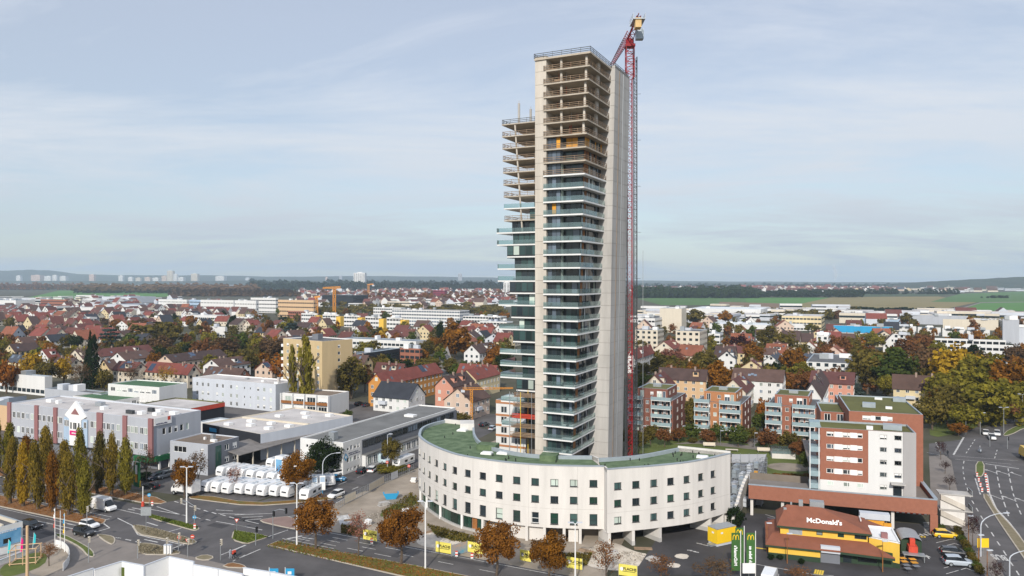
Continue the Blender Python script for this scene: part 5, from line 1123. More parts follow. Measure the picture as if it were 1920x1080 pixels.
def caravan(label, p, ang, kind='caravan', L=6.0, cat='caravan', group='caravans on the dealer lot'):
    o = root('touring_caravan' if kind == 'caravan' else 'motorhome', (*p, .05), label, cat, group, ang)
    k = (kind, round(L, 1))
    if k not in VC:
        H = 2.62
        st = [(-.5, 1.05, .75, 2.2), (-.485, 1.13, .5, 2.48), (-.44, 1.15, .42, 2.6), (.36, 1.15, .42, 2.6), (.44, 1.13, .42, 2.45), (.49, 1.10, .5, 1.75), (.5, 1.05, .6, 1.2)] if kind == 'caravan' else [(-.5, 1.1, .5, 2.7), (-.47, 1.12, .4, 2.85), (.10, 1.12, .4, 2.85), (.25, 1.1, .4, 2.6), (.30, 1.0, .4, 1.9), (.40, .98, .4, 1.2), (.5, .85, .45, .9)]
        mb = MB(); loft(mb, [(x * L, a, b, c) for x, a, b, c in st], [(-.97, 0), (-1, .05), (-1, .93), (-.92, 1), (.92, 1), (1, .93), (1, .05), (.97, 0)]); body = mb.mesh('body', PAINT['white'])
        VC[k] = (body, MB().box(-.6, .6, -.02, .02, 0, .55).mesh('side_window', M['glass_car']), MB().box(-.02, .02, -.62, .62, 0, .55).mesh('end_window', M['glass_car']), MB().box(-.3, .3, -.3, .3, 0, .09).mesh('roof_hatch', M['rim']), wheel_mesh(.33, .2), MB().box(-L * .46, L * .40, -.015, .015, 0, .22).mesh('side_stripe', M['rim']))
    body, sw, ew, rh, wm, sp_ = VC[k]
    link('body', body, o)
    for sy in (-1, 1):
        for x in (-.28, .08): link('side_window', sw, o, (x * L, sy * 1.16, 1.35))
        link('side_stripe', sp_, o, (0, sy * 1.16, .75)); link('wheel', wm, o, (-.04 * L if kind == 'caravan' else -.28 * L, sy * 1.0, .33))
        if kind != 'caravan': link('wheel', wm, o, (.32 * L, sy * .95, .33))
    for x in (-.3, .1, .25): link('roof_hatch', rh, o, (x * L, 0, 2.6 if kind == 'caravan' else 2.84))
    link('end_window', ew, o, (-.497 * L, 0, 1.35))
    if kind == 'caravan': w_ = link('end_window', ew, o, (.5 * L + .04, 0, 1.35)); w_.rotation_euler = (0, R(-22), 0); MB().tube((.48 * L, 0, .5), (.48 * L + 1.2, 0, .45), .06, n=5).build('drawbar', M['metal_dk'], o, world=False)
    else: w_ = link('windscreen', ew, o, (.285 * L, 0, 1.25)); w_.rotation_euler = (0, R(-38), 0); w_.scale = (1, 1.3, 1.2)
    return o
VA = math.atan2(VV.y, VV.x)
tags = ['with twin rear windows', 'with dark side panels', 'with wide front window', 'with grey nose', 'with square window', 'near the bare tree', 'with long side windows', 'beside the orange maple']
ordn = ['first', 'second', 'third', 'fourth', 'fifth', 'sixth', 'seventh', 'eighth']
for i in range(8):
    t = i / 7; a_, b_ = -62.8 + 19.3 * t, -42.1 + 4.8 * t
    caravan('white caravan in the front row by the verge, %s from the left' % ordn[i], W(a_, b_ + 3.1), VA + math.pi + rnd.uniform(-.05, .05), L=6.0 + .4 * (i % 3))
for i in range(7): caravan('white %s in the second row of the lot, %s from the left' % ('caravan', ordn[i]), W(-70 + 3.05 * i, -31.0 + 3 + .2 * i), VA + math.pi, 'caravan', 6.0)
for i in range(4): caravan('white caravan in the rear row of the lot, %s from the left' % ordn[i], W(-65 + 3.1 * i, -19.5 + 3), VA + math.pi, L=6.2)
caravan('white caravan parked under the lean-to shed roof', W(-60.5, -3), VA, L=6); caravan('white motorhome parked under the lean-to shed roof', W(-56.0, 6), VA + math.pi, 'motorhome', 6.6, 'motorhome')
caravan('white caravan right of the orange maple', W(-38.8, -34.0), VA + math.pi + .2, L=6.4); caravan('white caravan behind the lot sign boards', at(604, 912), VA - .9, L=6)
caravan('large white caravan at the kerb beside the side street', at(757, 874), VA + math.pi, L=7.2, group='vehicles along the institute')
for i in range(5): caravan('white motorhome parked along the institute, %s from the kerb tree' % ordn[i], W(-47.2 - .1 * i, 13 + 3.4 * i), GRID + .5, 'motorhome', 6.2, 'motorhome', 'vehicles along the institute')
V_ = vehicle
V_('delivery_van', 'white delivery van driving on the left main road', 195, 957, GRID, 'white', 'van', 'van')
V_('hatchback_car', 'white car waiting at the left stop line', 168, 989, GRID, 'white'); V_('sports_utility_car', 'black car beside the white one at the left stop line', 158, 1004, GRID, 'black', 'suv')
V_('estate_car', 'black car next to the white poster building', 60, 990, GRID, 'black', 'wagon')
V_('hatchback_car', 'white car driving down the side street', 630, 932, VA + math.pi, 'white')
V_('estate_car', 'black car parked at the institute wall', 679, 886, VA + .3, 'black', 'wagon'); V_('hatchback_car', 'white car parked beside the black one at the institute', 699, 884, VA + .3, 'white')
V_('hatchback_car', 'white small car beside the dark evergreen', 626, 892, VA + math.pi - .4, 'white'); V_('hatchback_car', 'bright blue small car near the dark evergreen', 632, 902, VA - 1.2, 'blue')
V_('camper_van', 'pale blue camper van next to the institute hedge', 709, 868, GRID + .1, 'ltblue', 'van', 'van')
V_('hatchback_car', 'black car behind the white box truck', 283, 916, GRID + math.pi, 'black'); V_('estate_car', 'dark blue car in front of the green showroom fascia', 291, 899, VA + math.pi, 'dark', 'wagon'); V_('people_carrier', 'grey car with roof load beside the corner office', 309, 896, VA + math.pi, 'grey', 'suv')
V_('compact_car', 'yellow car parked at the brick pier', *r6(912, 535), R(-14), 'yellow'); V_('estate_car', 'black car in the restaurant car park', *r6(1040, 772), R(-16), 'black', 'wagon'); V_('people_carrier', 'silver car in the restaurant car park', *r6(1080, 898), R(-13), 'silver', 'suv')
V_('hatchback_car', 'dark blue car leaving the drive-through', *rm(395, 330), VA, 'dark'); V_('delivery_van', 'white van at the restaurant entrance kerb', *rm(385, 1010), R(62), 'white', 'van', 'van')
V_('hatchback_car', 'white car approaching on the arterial road, left lane', 1848.5, 815, R(238), 'white'); V_('estate_car', 'white car approaching on the arterial road, right lane', 1869.6, 816, R(238), 'white', 'wagon'); V_('estate_car', 'white car nearest the stop line on the arterial road', 1860, 824, R(244), 'white', 'suv')
for i, (x, y, a_, c_, s_, l_) in enumerate(((674, 760, VA, 'black', 'wagon', 'black car parked between balcony house and white house'), (688, 762, VA, 'dark', 'hatch', 'dark car parked left of the white house'), (1285, 686, GRID, 'white', 'hatch', 'white car in the street left of the white gable house'), (1297, 679, VA, 'silver', 'wagon', 'silver car in the street below the cream flats'), (1270, 690, VA, 'red', 'hatch', 'red car by the pinkish tree'), (908, 799, VA, 'black', 'wagon', 'black car behind the curved block roof end'), (1392, 694, GRID, 'white', 'hatch', 'white car beside the white gable house'), (1216, 704, VA, 'grey', 'wagon', 'grey car near the crane mast street'), (925, 806, VA, 'silver', 'hatch', 'silver car beside the banded house'))): V_('parked_car', l_, x, y, a_, c_, s_, group='cars parked in the town')
o = root('box_truck', (*at(346, 928), .05), 'white box truck parked by the small orange tree', 'truck', None, GRID + math.pi)
MB().box(-3.6, 1.4, -1.2, 1.2, 1.0, 3.5).build('cargo_box', PAINT['white'], o, world=False); MB().box(-2.2, .3, -.7, .7, 3.5, 3.56).build('roof_panel', M['rim'], o, world=False)
mb = MB(); loft(mb, [(1.5, 1.0, .6, 2.4), (2.4, 1.0, .5, 2.4), (2.9, .98, .5, 1.7), (3.2, .95, .5, 1.5)], SEC); mb.build('cab', PAINT['white'], o, world=False); MB().box(2.0, 2.5, -1.02, 1.02, 1.5, 2.1).build('cab_window', M['glass_car'], o, world=False); MB().box(-3.6, 1.5, -.9, .9, .6, .98).build('chassis', M['metal_dk'], o, world=False)
wm = wheel_mesh(.45, .3)
for x in (-2.2, 2.2):
    for y in (-1, 1): link('wheel', wm, o, (x, y * .95, .45))
o = root('yellow_truck', (*at(1926, 862), .05), 'yellow truck at the frame edge of the arterial road', 'truck', None, R(70))
MB().box(-3.5, 2.0, -1.2, 1.2, 1.0, 3.4).build('cargo_box', PAINT['yellow'], o, world=False); mb = MB(); loft(mb, [(2.1, 1.1, .6, 2.6), (3.3, 1.1, .5, 2.6), (3.8, 1.05, .5, 1.6)], SEC); mb.build('cab', PAINT['yellow'], o, world=False)
for x in (-2.2, 2.6):
    for y in (-1, 1): link('wheel', wm, o, (x, y * .95, .45))

# ================================================================== STREET FURNITURE
def lamp(label, px, py, h, arm=1.2, double=False, curve=False, ang=0.0, m='metal', r=.09, group='street lamps'):
    p = at(px, py); o = root('street_lamp', (*p, .06), label, 'street lamp', group, ang)
    if curve:
        pts = [(0, 0, 0), (0, 0, h * .72)] + [(arm * (1 - math.cos(t)), 0, h * .72 + h * .28 * math.sin(t)) for t in (.3, .6, .9, 1.2, 1.57)]
        MB().path(pts, r * 1.2, 7, r1=r * .5).build('pole', M[m], o, world=False); MB().ob((arm + .4, 0, h - .06), (1.0, .3, .12)).build('lamp_head', M[m], o, world=False)
    else:
        MB().path([(0, 0, 0), (0, 0, h)], r * 1.2, 7, r1=r * .7).build('pole', M[m], o, world=False)
        for s in ((-1, 1) if double else (1,)): MB().tube((0, 0, h), (s * arm, 0, h + .25), .05, n=5).build('arm', M[m], o, world=False); MB().ob((s * (arm + .3), 0, h + .18), (.9, .32, .14)).build('lamp_head', M['w_ltgrey'], o, world=False)
    return o
lamp('tall white lamp mast on the grass island at the crossing', 350, 983, 11, .5, True, m='white', r=.13); lamp('tall white lamp mast at the tip of the tree median', 556.7, 1023, 11, .5, True, m='white', r=.13)
lamp('tall white lamp mast in front of the curved block', 797.5, 1067.5, 11, .5, True, m='white', r=.12); lamp('white lamp mast before the open bays of the curved block', 1078.5, 1092, 9.2, .4, True, m='white', r=.12)
lamp('arched street lamp in front of the dark evergreen', 605, 926, 9, 3, curve=True, ang=.2, m='w_ltgrey'); lamp('arched street lamp beside the bus lane', 1839, 1044, 7.4, 4.4, curve=True, ang=.1, m='w_ltgrey'); lamp('arched lamp at the lower right corner', 1893, 1086, 4.5, 4, curve=True, ang=.1, m='w_ltgrey')
for i, (x, y, h) in enumerate(((1882, 812, 7.8), (1838, 815, 6.5), (1917, 790, 9.0))): lamp(('slim grey lamp on the far arterial island', 'slim grey lamp above the white cars', 'tall grey lamp at the right edge of the arterial road')[i], x, y, h, .8, True)
for i, (x, y) in enumerate(((1476, 1057), (1655, 1073), (1816, 1020), (1835, 1060), (1851, 1092), (1438, 1035))): lamp('rust-red lamp post %s' % ('in front of the yellow restaurant wall', 'before the yellow restaurant wing', 'beside the hedge at the stair', 'at the bus stop sign', 'at the lower end of the hedge', 'at the restaurant corner by the drive-through')[i], x, y, 4.8, .1, m='brown_panel', r=.07)
for i, (x, y, h) in enumerate(((1280, 823, 3.6), (1351, 834, 3.8), (1415, 840, 4), (1206, 822, 3.5))): lamp('small garden lamp %s' % ('behind the green roof end', 'before the orange brick block', 'beside the garden path', 'near the crane foot')[i], x, y, h, .1, r=.05)
lamp('slim lamp between institute tree and kerb', 726.5, 883, 9, .5, m='w_ltgrey')
tag(MB().tube((*at(51, 1098), 0), (*at(51, 1098), 9.4), .24, .19, n=9).build('timber_mast', M['w_tan']), 'thick pale timber mast near the flagpoles', 'mast')
for i, (x, y, yt, c) in enumerate(((103, 1026, 953, ('white', 'red_rail')), (113, 1030, 958, None), (121, 1035.6, 962.6, ('w_blue', 'yellow')))):
    p = at(x, y); h = (y - yt) * p.y / F; o = root('flagpole', (*p, .06), ('flagpole with limp white and red flag', 'bare flagpole between the two flags', 'flagpole with limp blue and yellow flag')[i], 'flagpole', 'flagpoles at the corner'); MB().tube((0, 0, 0), (0, 0, h), .07, .04, n=6).build('pole', M['white'], o, world=False)
    if c:
        for j in range(2):
            mb = MB()
            for k in range(5):
                z1, z0 = h - .2 - (j * 1.7) - k * .34, h - .2 - (j * 1.7) - (k + 1) * .34; x1 = .12 * math.sin(k * 1.3) - .25; mb.quad((0, 0, z1), (x1, .05, z1), (x1 * .9, .1, z0), (0, 0, z0))
            mb.build('flag', M[c[j]], o, world=False)
def traffic_light(label, px, py, h=3.4, arm=0, ang=0.0, sign=None):
    p = at(px, py); o = root('traffic_light', (*p, .06), label, 'traffic light', 'traffic lights at the crossing', ang)
    MB().tube((0, 0, 0), (0, 0, h), .07, n=6).build('pole', M['metal'], o, world=False)
    if arm: MB().path([(0, 0, h - .1), (arm * .5, 0, h + .5), (arm, 0, h + .5)], .05, 5).build('arm', M['metal'], o, world=False)
    for (x, z) in ((.2, h - 1.0),) + (((arm, h - .1),) if arm else ()):
        hd = MB().ob((x, 0, z), (.34, .28, 1.0)).build('signal_head', M['black'] if sign != 'back' else M['w_cream'], o, world=False)
        for k in range(3): MB().tube((x, -.15, z + .18 + .3 * k), (x, -.22, z + .18 + .3 * k), .1, n=8).build('lens', M['metal_dk'], hd, world=False)
TL = [((163, 995), 4.6, 2.4, 'over the white waiting car'), ((*r2(1040, 425),), 4.2, -3.6, 'on the grass island tip'), ((*r2(825, 760),), 3.4, 0, 'at the weedy island end'), ((*r2(950, 830),), 3.2, 0, 'above the white corner wall'), ((*r2(1393, 870),), 3.6, 0, 'near the pedestrian'), ((*r3(430, 665),), 5.2, 3.2, 'with bent mast at the tree median'), ((*r3(237, 740),), 3.4, 0, 'at the grass island corner'), ((*r2(275, 845),), 3.2, 0, 'on the lower weedy island'), ((*r2(662, 815),), 3.2, 0, 'beside the white control cabinet'), ((166, 1055), 4.4, 0, 'on the curved verge')]
for (xy, h, arm, w_) in TL: traffic_light('traffic light ' + w_, *xy, h, arm, GRID if arm >= 0 else GRID, 'back' if xy[0] < 440 else None)
for i, (x, y, h, a_) in enumerate(((1811, 815, 5.5, 4.5), (1856, 838, 3.2, 0), (1889, 842, 3.4, 0))): traffic_light('traffic light %s of the arterial junction' % ('with long mast arm at the left', 'at the centre', 'at the far right')[i], x, y, h, a_, 0.0)
def sign(label, px, py, h, kind, ang=0.0):
    p = at(px, py); o = root('road_sign', (*p, .06), label, 'road sign', 'road signs', ang); MB().tube((0, 0, 0), (0, 0, h), .04, n=5).build('post', M['metal'], o, world=False)
    if kind == 'yield': MB().add([(-.45, -.05, h), (.45, -.05, h), (0, -.05, h - .8)], [[0, 2, 1]]).build('red_triangle', M['red_rail'], o, world=False); MB().add([(-.27, -.065, h - .1), (.27, -.065, h - .1), (0, -.065, h - .58)], [[0, 2, 1]]).build('white_triangle', M['white'], o, world=False)
    elif kind in ('blue', 'noentry'):
        MB().tube((0, -.06, h - .4), (0, -.03, h - .4), .38, n=16).build('disc', M['w_blue' if kind == 'blue' else 'red_rail'], o, world=False); MB().box(-.26, .26, -.075, -.062, h - .46, h - .34).build('bar', M['white'], o, world=False)
    elif kind == 'beacon':
        for k in range(4): MB().box(-.22, .22, -.07, -.03, h - 1.0 + k * .25, h - .75 + k * .25).build('stripe', M['red_rail' if k % 2 else 'white'], o, world=False)
    else: MB().box(-1.0, 1.0, -.06, -.02, h - 1.6, h).build('board', M[kind], o, world=False)
for i, (x, y, h, k, l) in enumerate(((*r2(1612, 495), 2.6, 'yield', 'yield sign on the grass island'), (*r2(952, 800), 2.8, 'yield', 'yield sign above the white corner wall'), (*r2(1042, 400), 2.0, 'blue', 'blue round sign at the grass island tip'), (*r2(1045, 452), 1.1, 'beacon', 'red-white beacon at the grass island tip'), (*r2(1015, 640), 1.6, 'noentry', 'no-entry sign at the end of the weedy island'), (*r2(835, 650), 1.6, 'noentry', 'no-entry sign in the weedy island'), (*r2(430, 130), 2.6, 'blue', 'blue sign at the poplar verge'), (*r2(472, 150), 1.3, 'beacon', 'red-white beacon at the poplar verge'), (*r2(388, 480), 4.6, 'metal', 'grey back of a direction board on the weedy island'), (*r5(1355, 500), 2.6, 'noentry', 'no-entry sign near the institute tree'), (*r5(1600, 545), 2.6, 'noentry', 'no-entry sign before the large caravan'), (*r6(1392, 770), 3.0, 'yellow', 'yellow bus stop sign by the bus lane'), (1404, 1092, 3.0, 'white', 'white notice board below the green banners'))):
    sign(l, x, y, h, k)
for k in range(4): sign('red-white beacon on the barrier strip, %s from the grass' % ordn[k], *rv(355 + 10 * k, 495 + 31 * k), 1.3, 'beacon'); sign('red-white beacon on the right of the barrier strip, %s from the grass' % ordn[k], *rv(405 + 5 * k, 500 + 30 * k), 1.3, 'beacon')
o = root('control_cabinet', (*at(*r2(685, 785)), .1), 'white control cabinet on the lower weedy island', 'cabinet'); MB().ob((0, 0, 0), (1.3, .6, 1.5)).build('body', M['white'], o, world=False); MB().ob((0, 0, 1.5), (1.4, .7, .08)).build('lid', M['w_ltgrey'], o, world=False); MB().box(-.01, .01, -.31, -.29, .1, 1.4).build('door_gap', M['black'], o, world=False)
o = root('barrier_post', (*at(*r2(345, 140)), .05), 'white barrier pole on orange base at the poplar verge', 'barrier'); MB().tube((0, 0, 0), (0, 0, 1.0), .35, .28, n=10).build('base', M['red_rail'], o, world=False); MB().tube((0, 0, 1), (0, 0, 4.2), .08, n=6).build('pole', M['white'], o, world=False)
# ---- yellow hoardings
M['flachs'] = mat('hoarding_yellow', (.74, .65, .13), .6, .08, .8); M['ink'] = mat('ink_black', (.02, .02, .015), .6, .1, 1); M['poster'] = mat('poster_scene', (.10, .30, .42), .6, .3, .5, col2=(.55, .30, .15))
for i, (x0, x1, y, y1) in enumerate(((681, 707, 1013.5, 1018), (817, 846, 1037, 1042), (877, 906, 1037, 1042.5), (975, 996, 1053, 1057), (1062, 1092, 1067, 1072), (1160, 1195, 1081, 1086))):
    p, q = at(x0, y), at(x1, y1); d = (q - p).normalized(); an = math.atan2(d.y, d.x); L = (q - p).length
    o = root('site_hoarding', (*((p + q) / 2), .05), 'yellow FLACHS hoarding board ' + ('behind the bare street tree', 'left of the picture hoarding', 'right of the picture hoarding', 'between two orange street trees', 'behind the slim lamp mast', 'at the lower edge beside the rubble apron')[i], 'hoarding', 'yellow hoardings along the site', an)
    MB().box(-L / 2, L / 2, -.04, .04, .25, 2.05).build('board', M['flachs'], o, world=False)
    for s in (-L / 2, L / 2): MB().tube((s, 0, 0), (s, 0, 2.1), .05, n=5).build('post', M['metal'], o, world=False)
    t = text(o, 'FLACHS', (0, 0, 0), .62, 0, 'ink'); t.location = (.3, -.06, 1.35); MB().box(-.9, L / 2 - .3, -.055, -.045, .92, 1.0).build('text_line', M['ink'], o, world=False)
    MB().tube((-L / 2 + .5, -.055, 1.3), (-L / 2 + .5, -.045, 1.3), .3, n=14).build('round_emblem', M['white'], o, world=False)
p, q = at(847, 1044), at(876, 1036.5); d = (q - p).normalized(); o = root('picture_hoarding', (*((p + q) / 2), .05), 'hoarding with a colourful picture between yellow boards', 'hoarding', None, math.atan2(d.y, d.x)); L = (q - p).length
MB().box(-L / 2, L / 2, -.04, .04, .1, 2.0).build('board', M['poster'], o, world=False)
for s in (-L / 2, L / 2): MB().tube((s, 0, 0), (s, 0, 2.1), .05, n=5).build('post', M['metal'], o, world=False)
for i, (x, y) in enumerate(((697, 1022), (856, 1046), (885, 1050), (716, 1008))): sign('red-white beacon in front of the site hoardings, %s from the left' % ordn[i], x, y, 1.2, 'beacon')
# ---- site fence along the side street
fp = [at(630, 958), at(646, 947), at(667, 937), at(692, 924), at(720, 908), at(746, 897), at(775, 885)]
k = 0
for i in range(len(fp) - 1):
    n_ = max(1, round((fp[i + 1] - fp[i]).length / 3.4))
    for j in range(n_):
        p, q = fp[i].lerp(fp[i + 1], j / n_), fp[i].lerp(fp[i + 1], (j + 1) / n_); d = (q - p).normalized(); L = (q - p).length
        o = root('site_fence_panel', (*((p + q) / 2), .04), 'mesh fence panel along the side street, %s from the crossing' % (ordn + ['ninth', 'tenth', '11th', '12th', '13th', '14th', '15th', '16th', '17th', '18th', '19th', '20th', '21st', '22nd', '23rd', '24th'])[k], 'fence panel', 'site fence along the side street', math.atan2(d.y, d.x))
        mb = MB()
        for z in (.2, 1.05, 1.95): mb.tube((-L / 2, 0, z), (L / 2, 0, z), .03, n=4)
        for s in (-.5, -.25, 0, .25, .5): mb.tube((s * L, 0, 0), (s * L, 0, 2.0), .03, n=4)
        mb.build('frame', M['metal'], o, world=False)
        if k in (1, 4, 5, 7): MB().quad((-L / 2, -.02, .25), (L / 2, -.02, .25), (L / 2, -.02, 1.9), (-L / 2, -.02, 1.9)).build('cover_sheet', M['w_cream'] if k != 7 else M['w_ltgrey'], o, world=False)
        k += 1
o = root('waste_skip', (*at(733, 935), .04), 'blue waste skip on the dirt beside the curved block', 'skip', None, R(12))
mb = MB().hexa([(-1.0, -.7), (1.0, -.7), (1.0, .7), (-1.0, .7)], [(-1.7, -.85), (1.7, -.85), (1.7, .85), (-1.7, .85)], 0, 1.3); mb.build('tub', M['w_blue'], o, world=False); MB().prism([(-1.4, -.7), (1.4, -.7), (1.4, .7), (-1.4, .7)], 1.15, 1.35).build('rubble', M['dirt'], o, world=False)
q = at(1344.5, 1026); o = root('site_container', (q.x, q.y, 0), 'bright yellow site container beside the open bays', 'container', None, R(28))
mb = MB()
mb.box(0, 4.6, 0, 2.4, .5, 3.1); mb.build('shell', M['yellow'], o, world=False); MB().box(-.03, 4.63, -.03, 2.43, 3.1, 3.2).build('lid', M['metal'], o, world=False); MB().box(.1, 4.5, .1, 2.3, 0, .5).build('plinth', M['w_ltgrey'], o, world=False)
for k in range(14): MB().box(.2 + k * .31, .3 + k * .31, -.03, 0, .6, 3.0).build('rib', M['yellow'], o, world=False)
MB().box(.9, 1.4, -.05, -.03, 2.2, 2.5).build('logo_plate', M['white'], o, world=False); MB().box(-.02, 0, .8, 1.3, 2.2, 2.5).build('logo_plate', M['white'], o, world=False); MB().box(-1.1, 0, .4, 1.4, .1, .45).build('door_step', M['metal'], o, world=False)
# ---- restaurant banners
M['banner'] = mat('banner_green', (.045, .125, .03), .7, .25, .6)
for i, (x, y0, y1, s_) in enumerate(((1379.5, 999, 1070, "McDonald's"), (1407.5, 999, 1070, 'ich liebe es'), (1386.5, 989.5, 1056, None))):
    p = at(x, 1090 if i < 2 else 1076); h1 = CH - (y0 - HY) * p.y / F; h0 = CH - (y1 - HY) * p.y / F
    o = root('banner_flag', (*p, 0), ('tall green banner with restaurant name seen from behind', 'tall green banner with slogan seen from behind', 'tall green banner behind the other two')[i], 'banner', 'green restaurant banners')
    MB().tube((.78, 0, 0), (.78, 0, h1 + .3), .06, n=6).build('pole', M['white'], o, world=False); MB().box(-.68, .7, -.02, .02, h0, h1).build('cloth', M['banner'], o, world=False)
    mb = MB()
    for cx in (-.24, .24): mb.path([(cx - .24, -.04, h1 - 1.1), (cx - .18, -.04, h1 - .55), (cx, -.04, h1 - .3), (cx + .18, -.04, h1 - .55), (cx + .24, -.04, h1 - 1.1)], .06, 5)
    mb.build('arches', M['yellow'], o, world=False)
    if s_: t = text(o, s_, (0, 0, 0), .68, 0, 'mcwhite', 90, name='lettering', mirror=True, roll=R(-90)); t.location = (-.05, -.05, (h0 + h1 - 1.2) / 2)
# ---- white corner wall in the foreground
ZW = 4.6; wallpts = [[(120, 1084), (175, 1066)], [(176, 1069), (228, 1053)], [(228, 1053), (270, 1061)], [(270, 1061), (316, 1044)], [(316, 1044), (363, 1053.6)], [(363, 1059), (410, 1067.5)], [(410, 1067.5), (455, 1077)], [(456, 1065), (507, 1073)], [(507, 1073), (560, 1083)]]
o = root('white_panel_wall', (*at(316, 1044, ZW), 0), 'zigzag white panel wall with grey posts along the lower edge', 'wall')
for i, (a_, b_) in enumerate(wallpts):
    p, q = at(*a_, ZW), at(*b_, ZW); d = (q - p).normalized(); L = (q - p).length
    MB().ob((*((p + q) / 2), 0), (L - .12, .14, ZW), math.atan2(d.y, d.x)).build('panel', M['white'], o); MB().ob((*((p + q) / 2), ZW), (L, .26, .1), math.atan2(d.y, d.x)).build('coping', M['w_ltgrey'], o); MB().ob((*q, 0), (.24, .24, ZW + .02), math.atan2(d.y, d.x)).build('post', M['w_ltgrey'], o)
p = at(234, 1065, 3.6); MB().ob((p.x, p.y - .25, 2.4), (.7, .3, 1.4), R(20)).build('square_plate', M['grass'], o)
for i, (x, y) in enumerate(((513, 1072), (543, 1074))): p = at(x, 1092); o = root('small_flag', (*p, 0), 'blue flag with white emblem at the lower edge, %s one' % ('left', 'right')[i], 'flag', 'blue flags'); MB().tube((-.7, 0, 0), (-.7, 0, 2.4), .05, n=5).build('pole', M['white'], o, world=False); MB().box(-.65, .75, -.02, .02, .9, 2.2).build('cloth', M['w_blue'], o, world=False); MB().box(-.3, .3, -.04, -.02, 1.3, 1.75).build('emblem', M['white'], o, world=False)
# ---- poster building, banners, curved hoarding at the lower left
zz = 5.4; o, A, B, C, D = block('poster_building', 'white flat building with large blue poster at the left edge', 'building', at(-60, 1004, zz), at(42.5, 977.5, zz), 9, zz, 'w_white', 'r_dark', None, None)
d = (B - A).normalized(); nn = Vector((d.y, -d.x)); an = math.atan2(d.y, d.x); M['poster_blue'] = mat('poster_blue', (.06, .24, .46), .6, .3, .35, col2=(.22, .45, .66)); MB().ob((*(B - d * 2.1 + nn * .1), 2.0), (3.5, .1, 2.5), an).build('blue_poster', M['poster_blue'], o); scribble(o, B - d * 2.1 + nn * .17, d, nn, 4.3, 3.2, .22, 'white', 1); MB().ob((*(B - d * 2.6 + nn * .17), 2.4), (1.2, .03, .8), an).build('poster_motif', M['ink'], o)
MB().ob((*(B - d * 2.1 + nn * .1), .6), (3.9, .1, 1.1), an).build('white_poster', M['white'], o)
for k in range(4): MB().ob((*(A.lerp(B, .15 + .25 * k) + (D - A) * .5), zz - .3), (.3, 8, .5), an).build('roof_beam', M['w_cream'], o)
for i, (x, y, c, h) in enumerate(((37, 1045, 'magenta', 3.4), (61, 1031, 'w_turq', 3.0), (13.5, 1047, 'w_turq', 3.2))):
    M.setdefault('w_turq', mat('turquoise_cloth', (.03, .45, .50), .7, .1, 1)); p = at(x, y); o = root('beach_flag', (*p, .09), ('magenta feather flag beside the poster building', 'turquoise feather flag behind the timber frame', 'turquoise feather flag at the left edge')[i], 'flag', 'feather flags'); MB().tube((0, 0, 0), (.25, 0, h), .03, n=5).build('pole', M['white'], o, world=False); MB().add([(0, 0, .7), (.5, 0, 1.0), (.62, 0, h - .5), (.28, 0, h), (.1, .02, h - 1)], [[0, 1, 2, 3, 4]]).build('cloth', M[c], o, world=False)
o = root('climbing_frame', (*at(48, 1055), .09), 'pale timber climbing frame on the corner lawn', 'climbing frame', None, R(15))
for x in (-1.9, 0, 1.9):
    for y in (-1.3, 1.3): MB().tube((x, y, 0), (x, y, 2.6), .08, n=5).build('post', M['w_tan'], o, world=False)
for z in (.25, 2.6):
    for y in (-1.3, 1.3): MB().tube((-2.1, y, z), (2.1, y, z), .08, n=5).build('beam', M['w_tan'], o, world=False)
    for x in (-1.9, 1.9): MB().tube((x, -1.5, z), (x, 1.5, z), .08, n=5).build('beam', M['w_tan'], o, world=False)
ch = smooth = catmull([at(*r1(*p)) for p in ((750, 690), (850, 720), (920, 790), (940, 870), (910, 950), (850, 1020))], 4); o = root('curved_banner', (*ch[8], .08), 'curved white banner fence around the sandy bank', 'banner fence')
for i in range(0, len(ch) - 1, 2):
    p, q = ch[i], ch[i + 2] if i + 2 < len(ch) else ch[-1]; d = (q - p).normalized(); MB().ob((*((p + q) / 2), .1), ((q - p).length - .03, .06, 1.25), math.atan2(d.y, d.x)).build('panel', M['white'], o); MB().tube((*p, 0), (*p, 1.5), .04, n=5).build('post', M['metal'], o)
o = root('low_white_wall', (*at(20, 1060), 0), 'low white wall at the edge of the corner lawn', 'wall'); p, q = at(-20, 1068), at(50, 1041); d = (q - p).normalized()
MB().ob((*((p + q) / 2), 0), ((q - p).length, .25, .9), math.atan2(d.y, d.x)).build('wall_body', M['white'], o); MB().ob((*((p + q) / 2), .9), ((q - p).length + .1, .35, .08), math.atan2(d.y, d.x)).build('coping', M['w_ltgrey'], o)
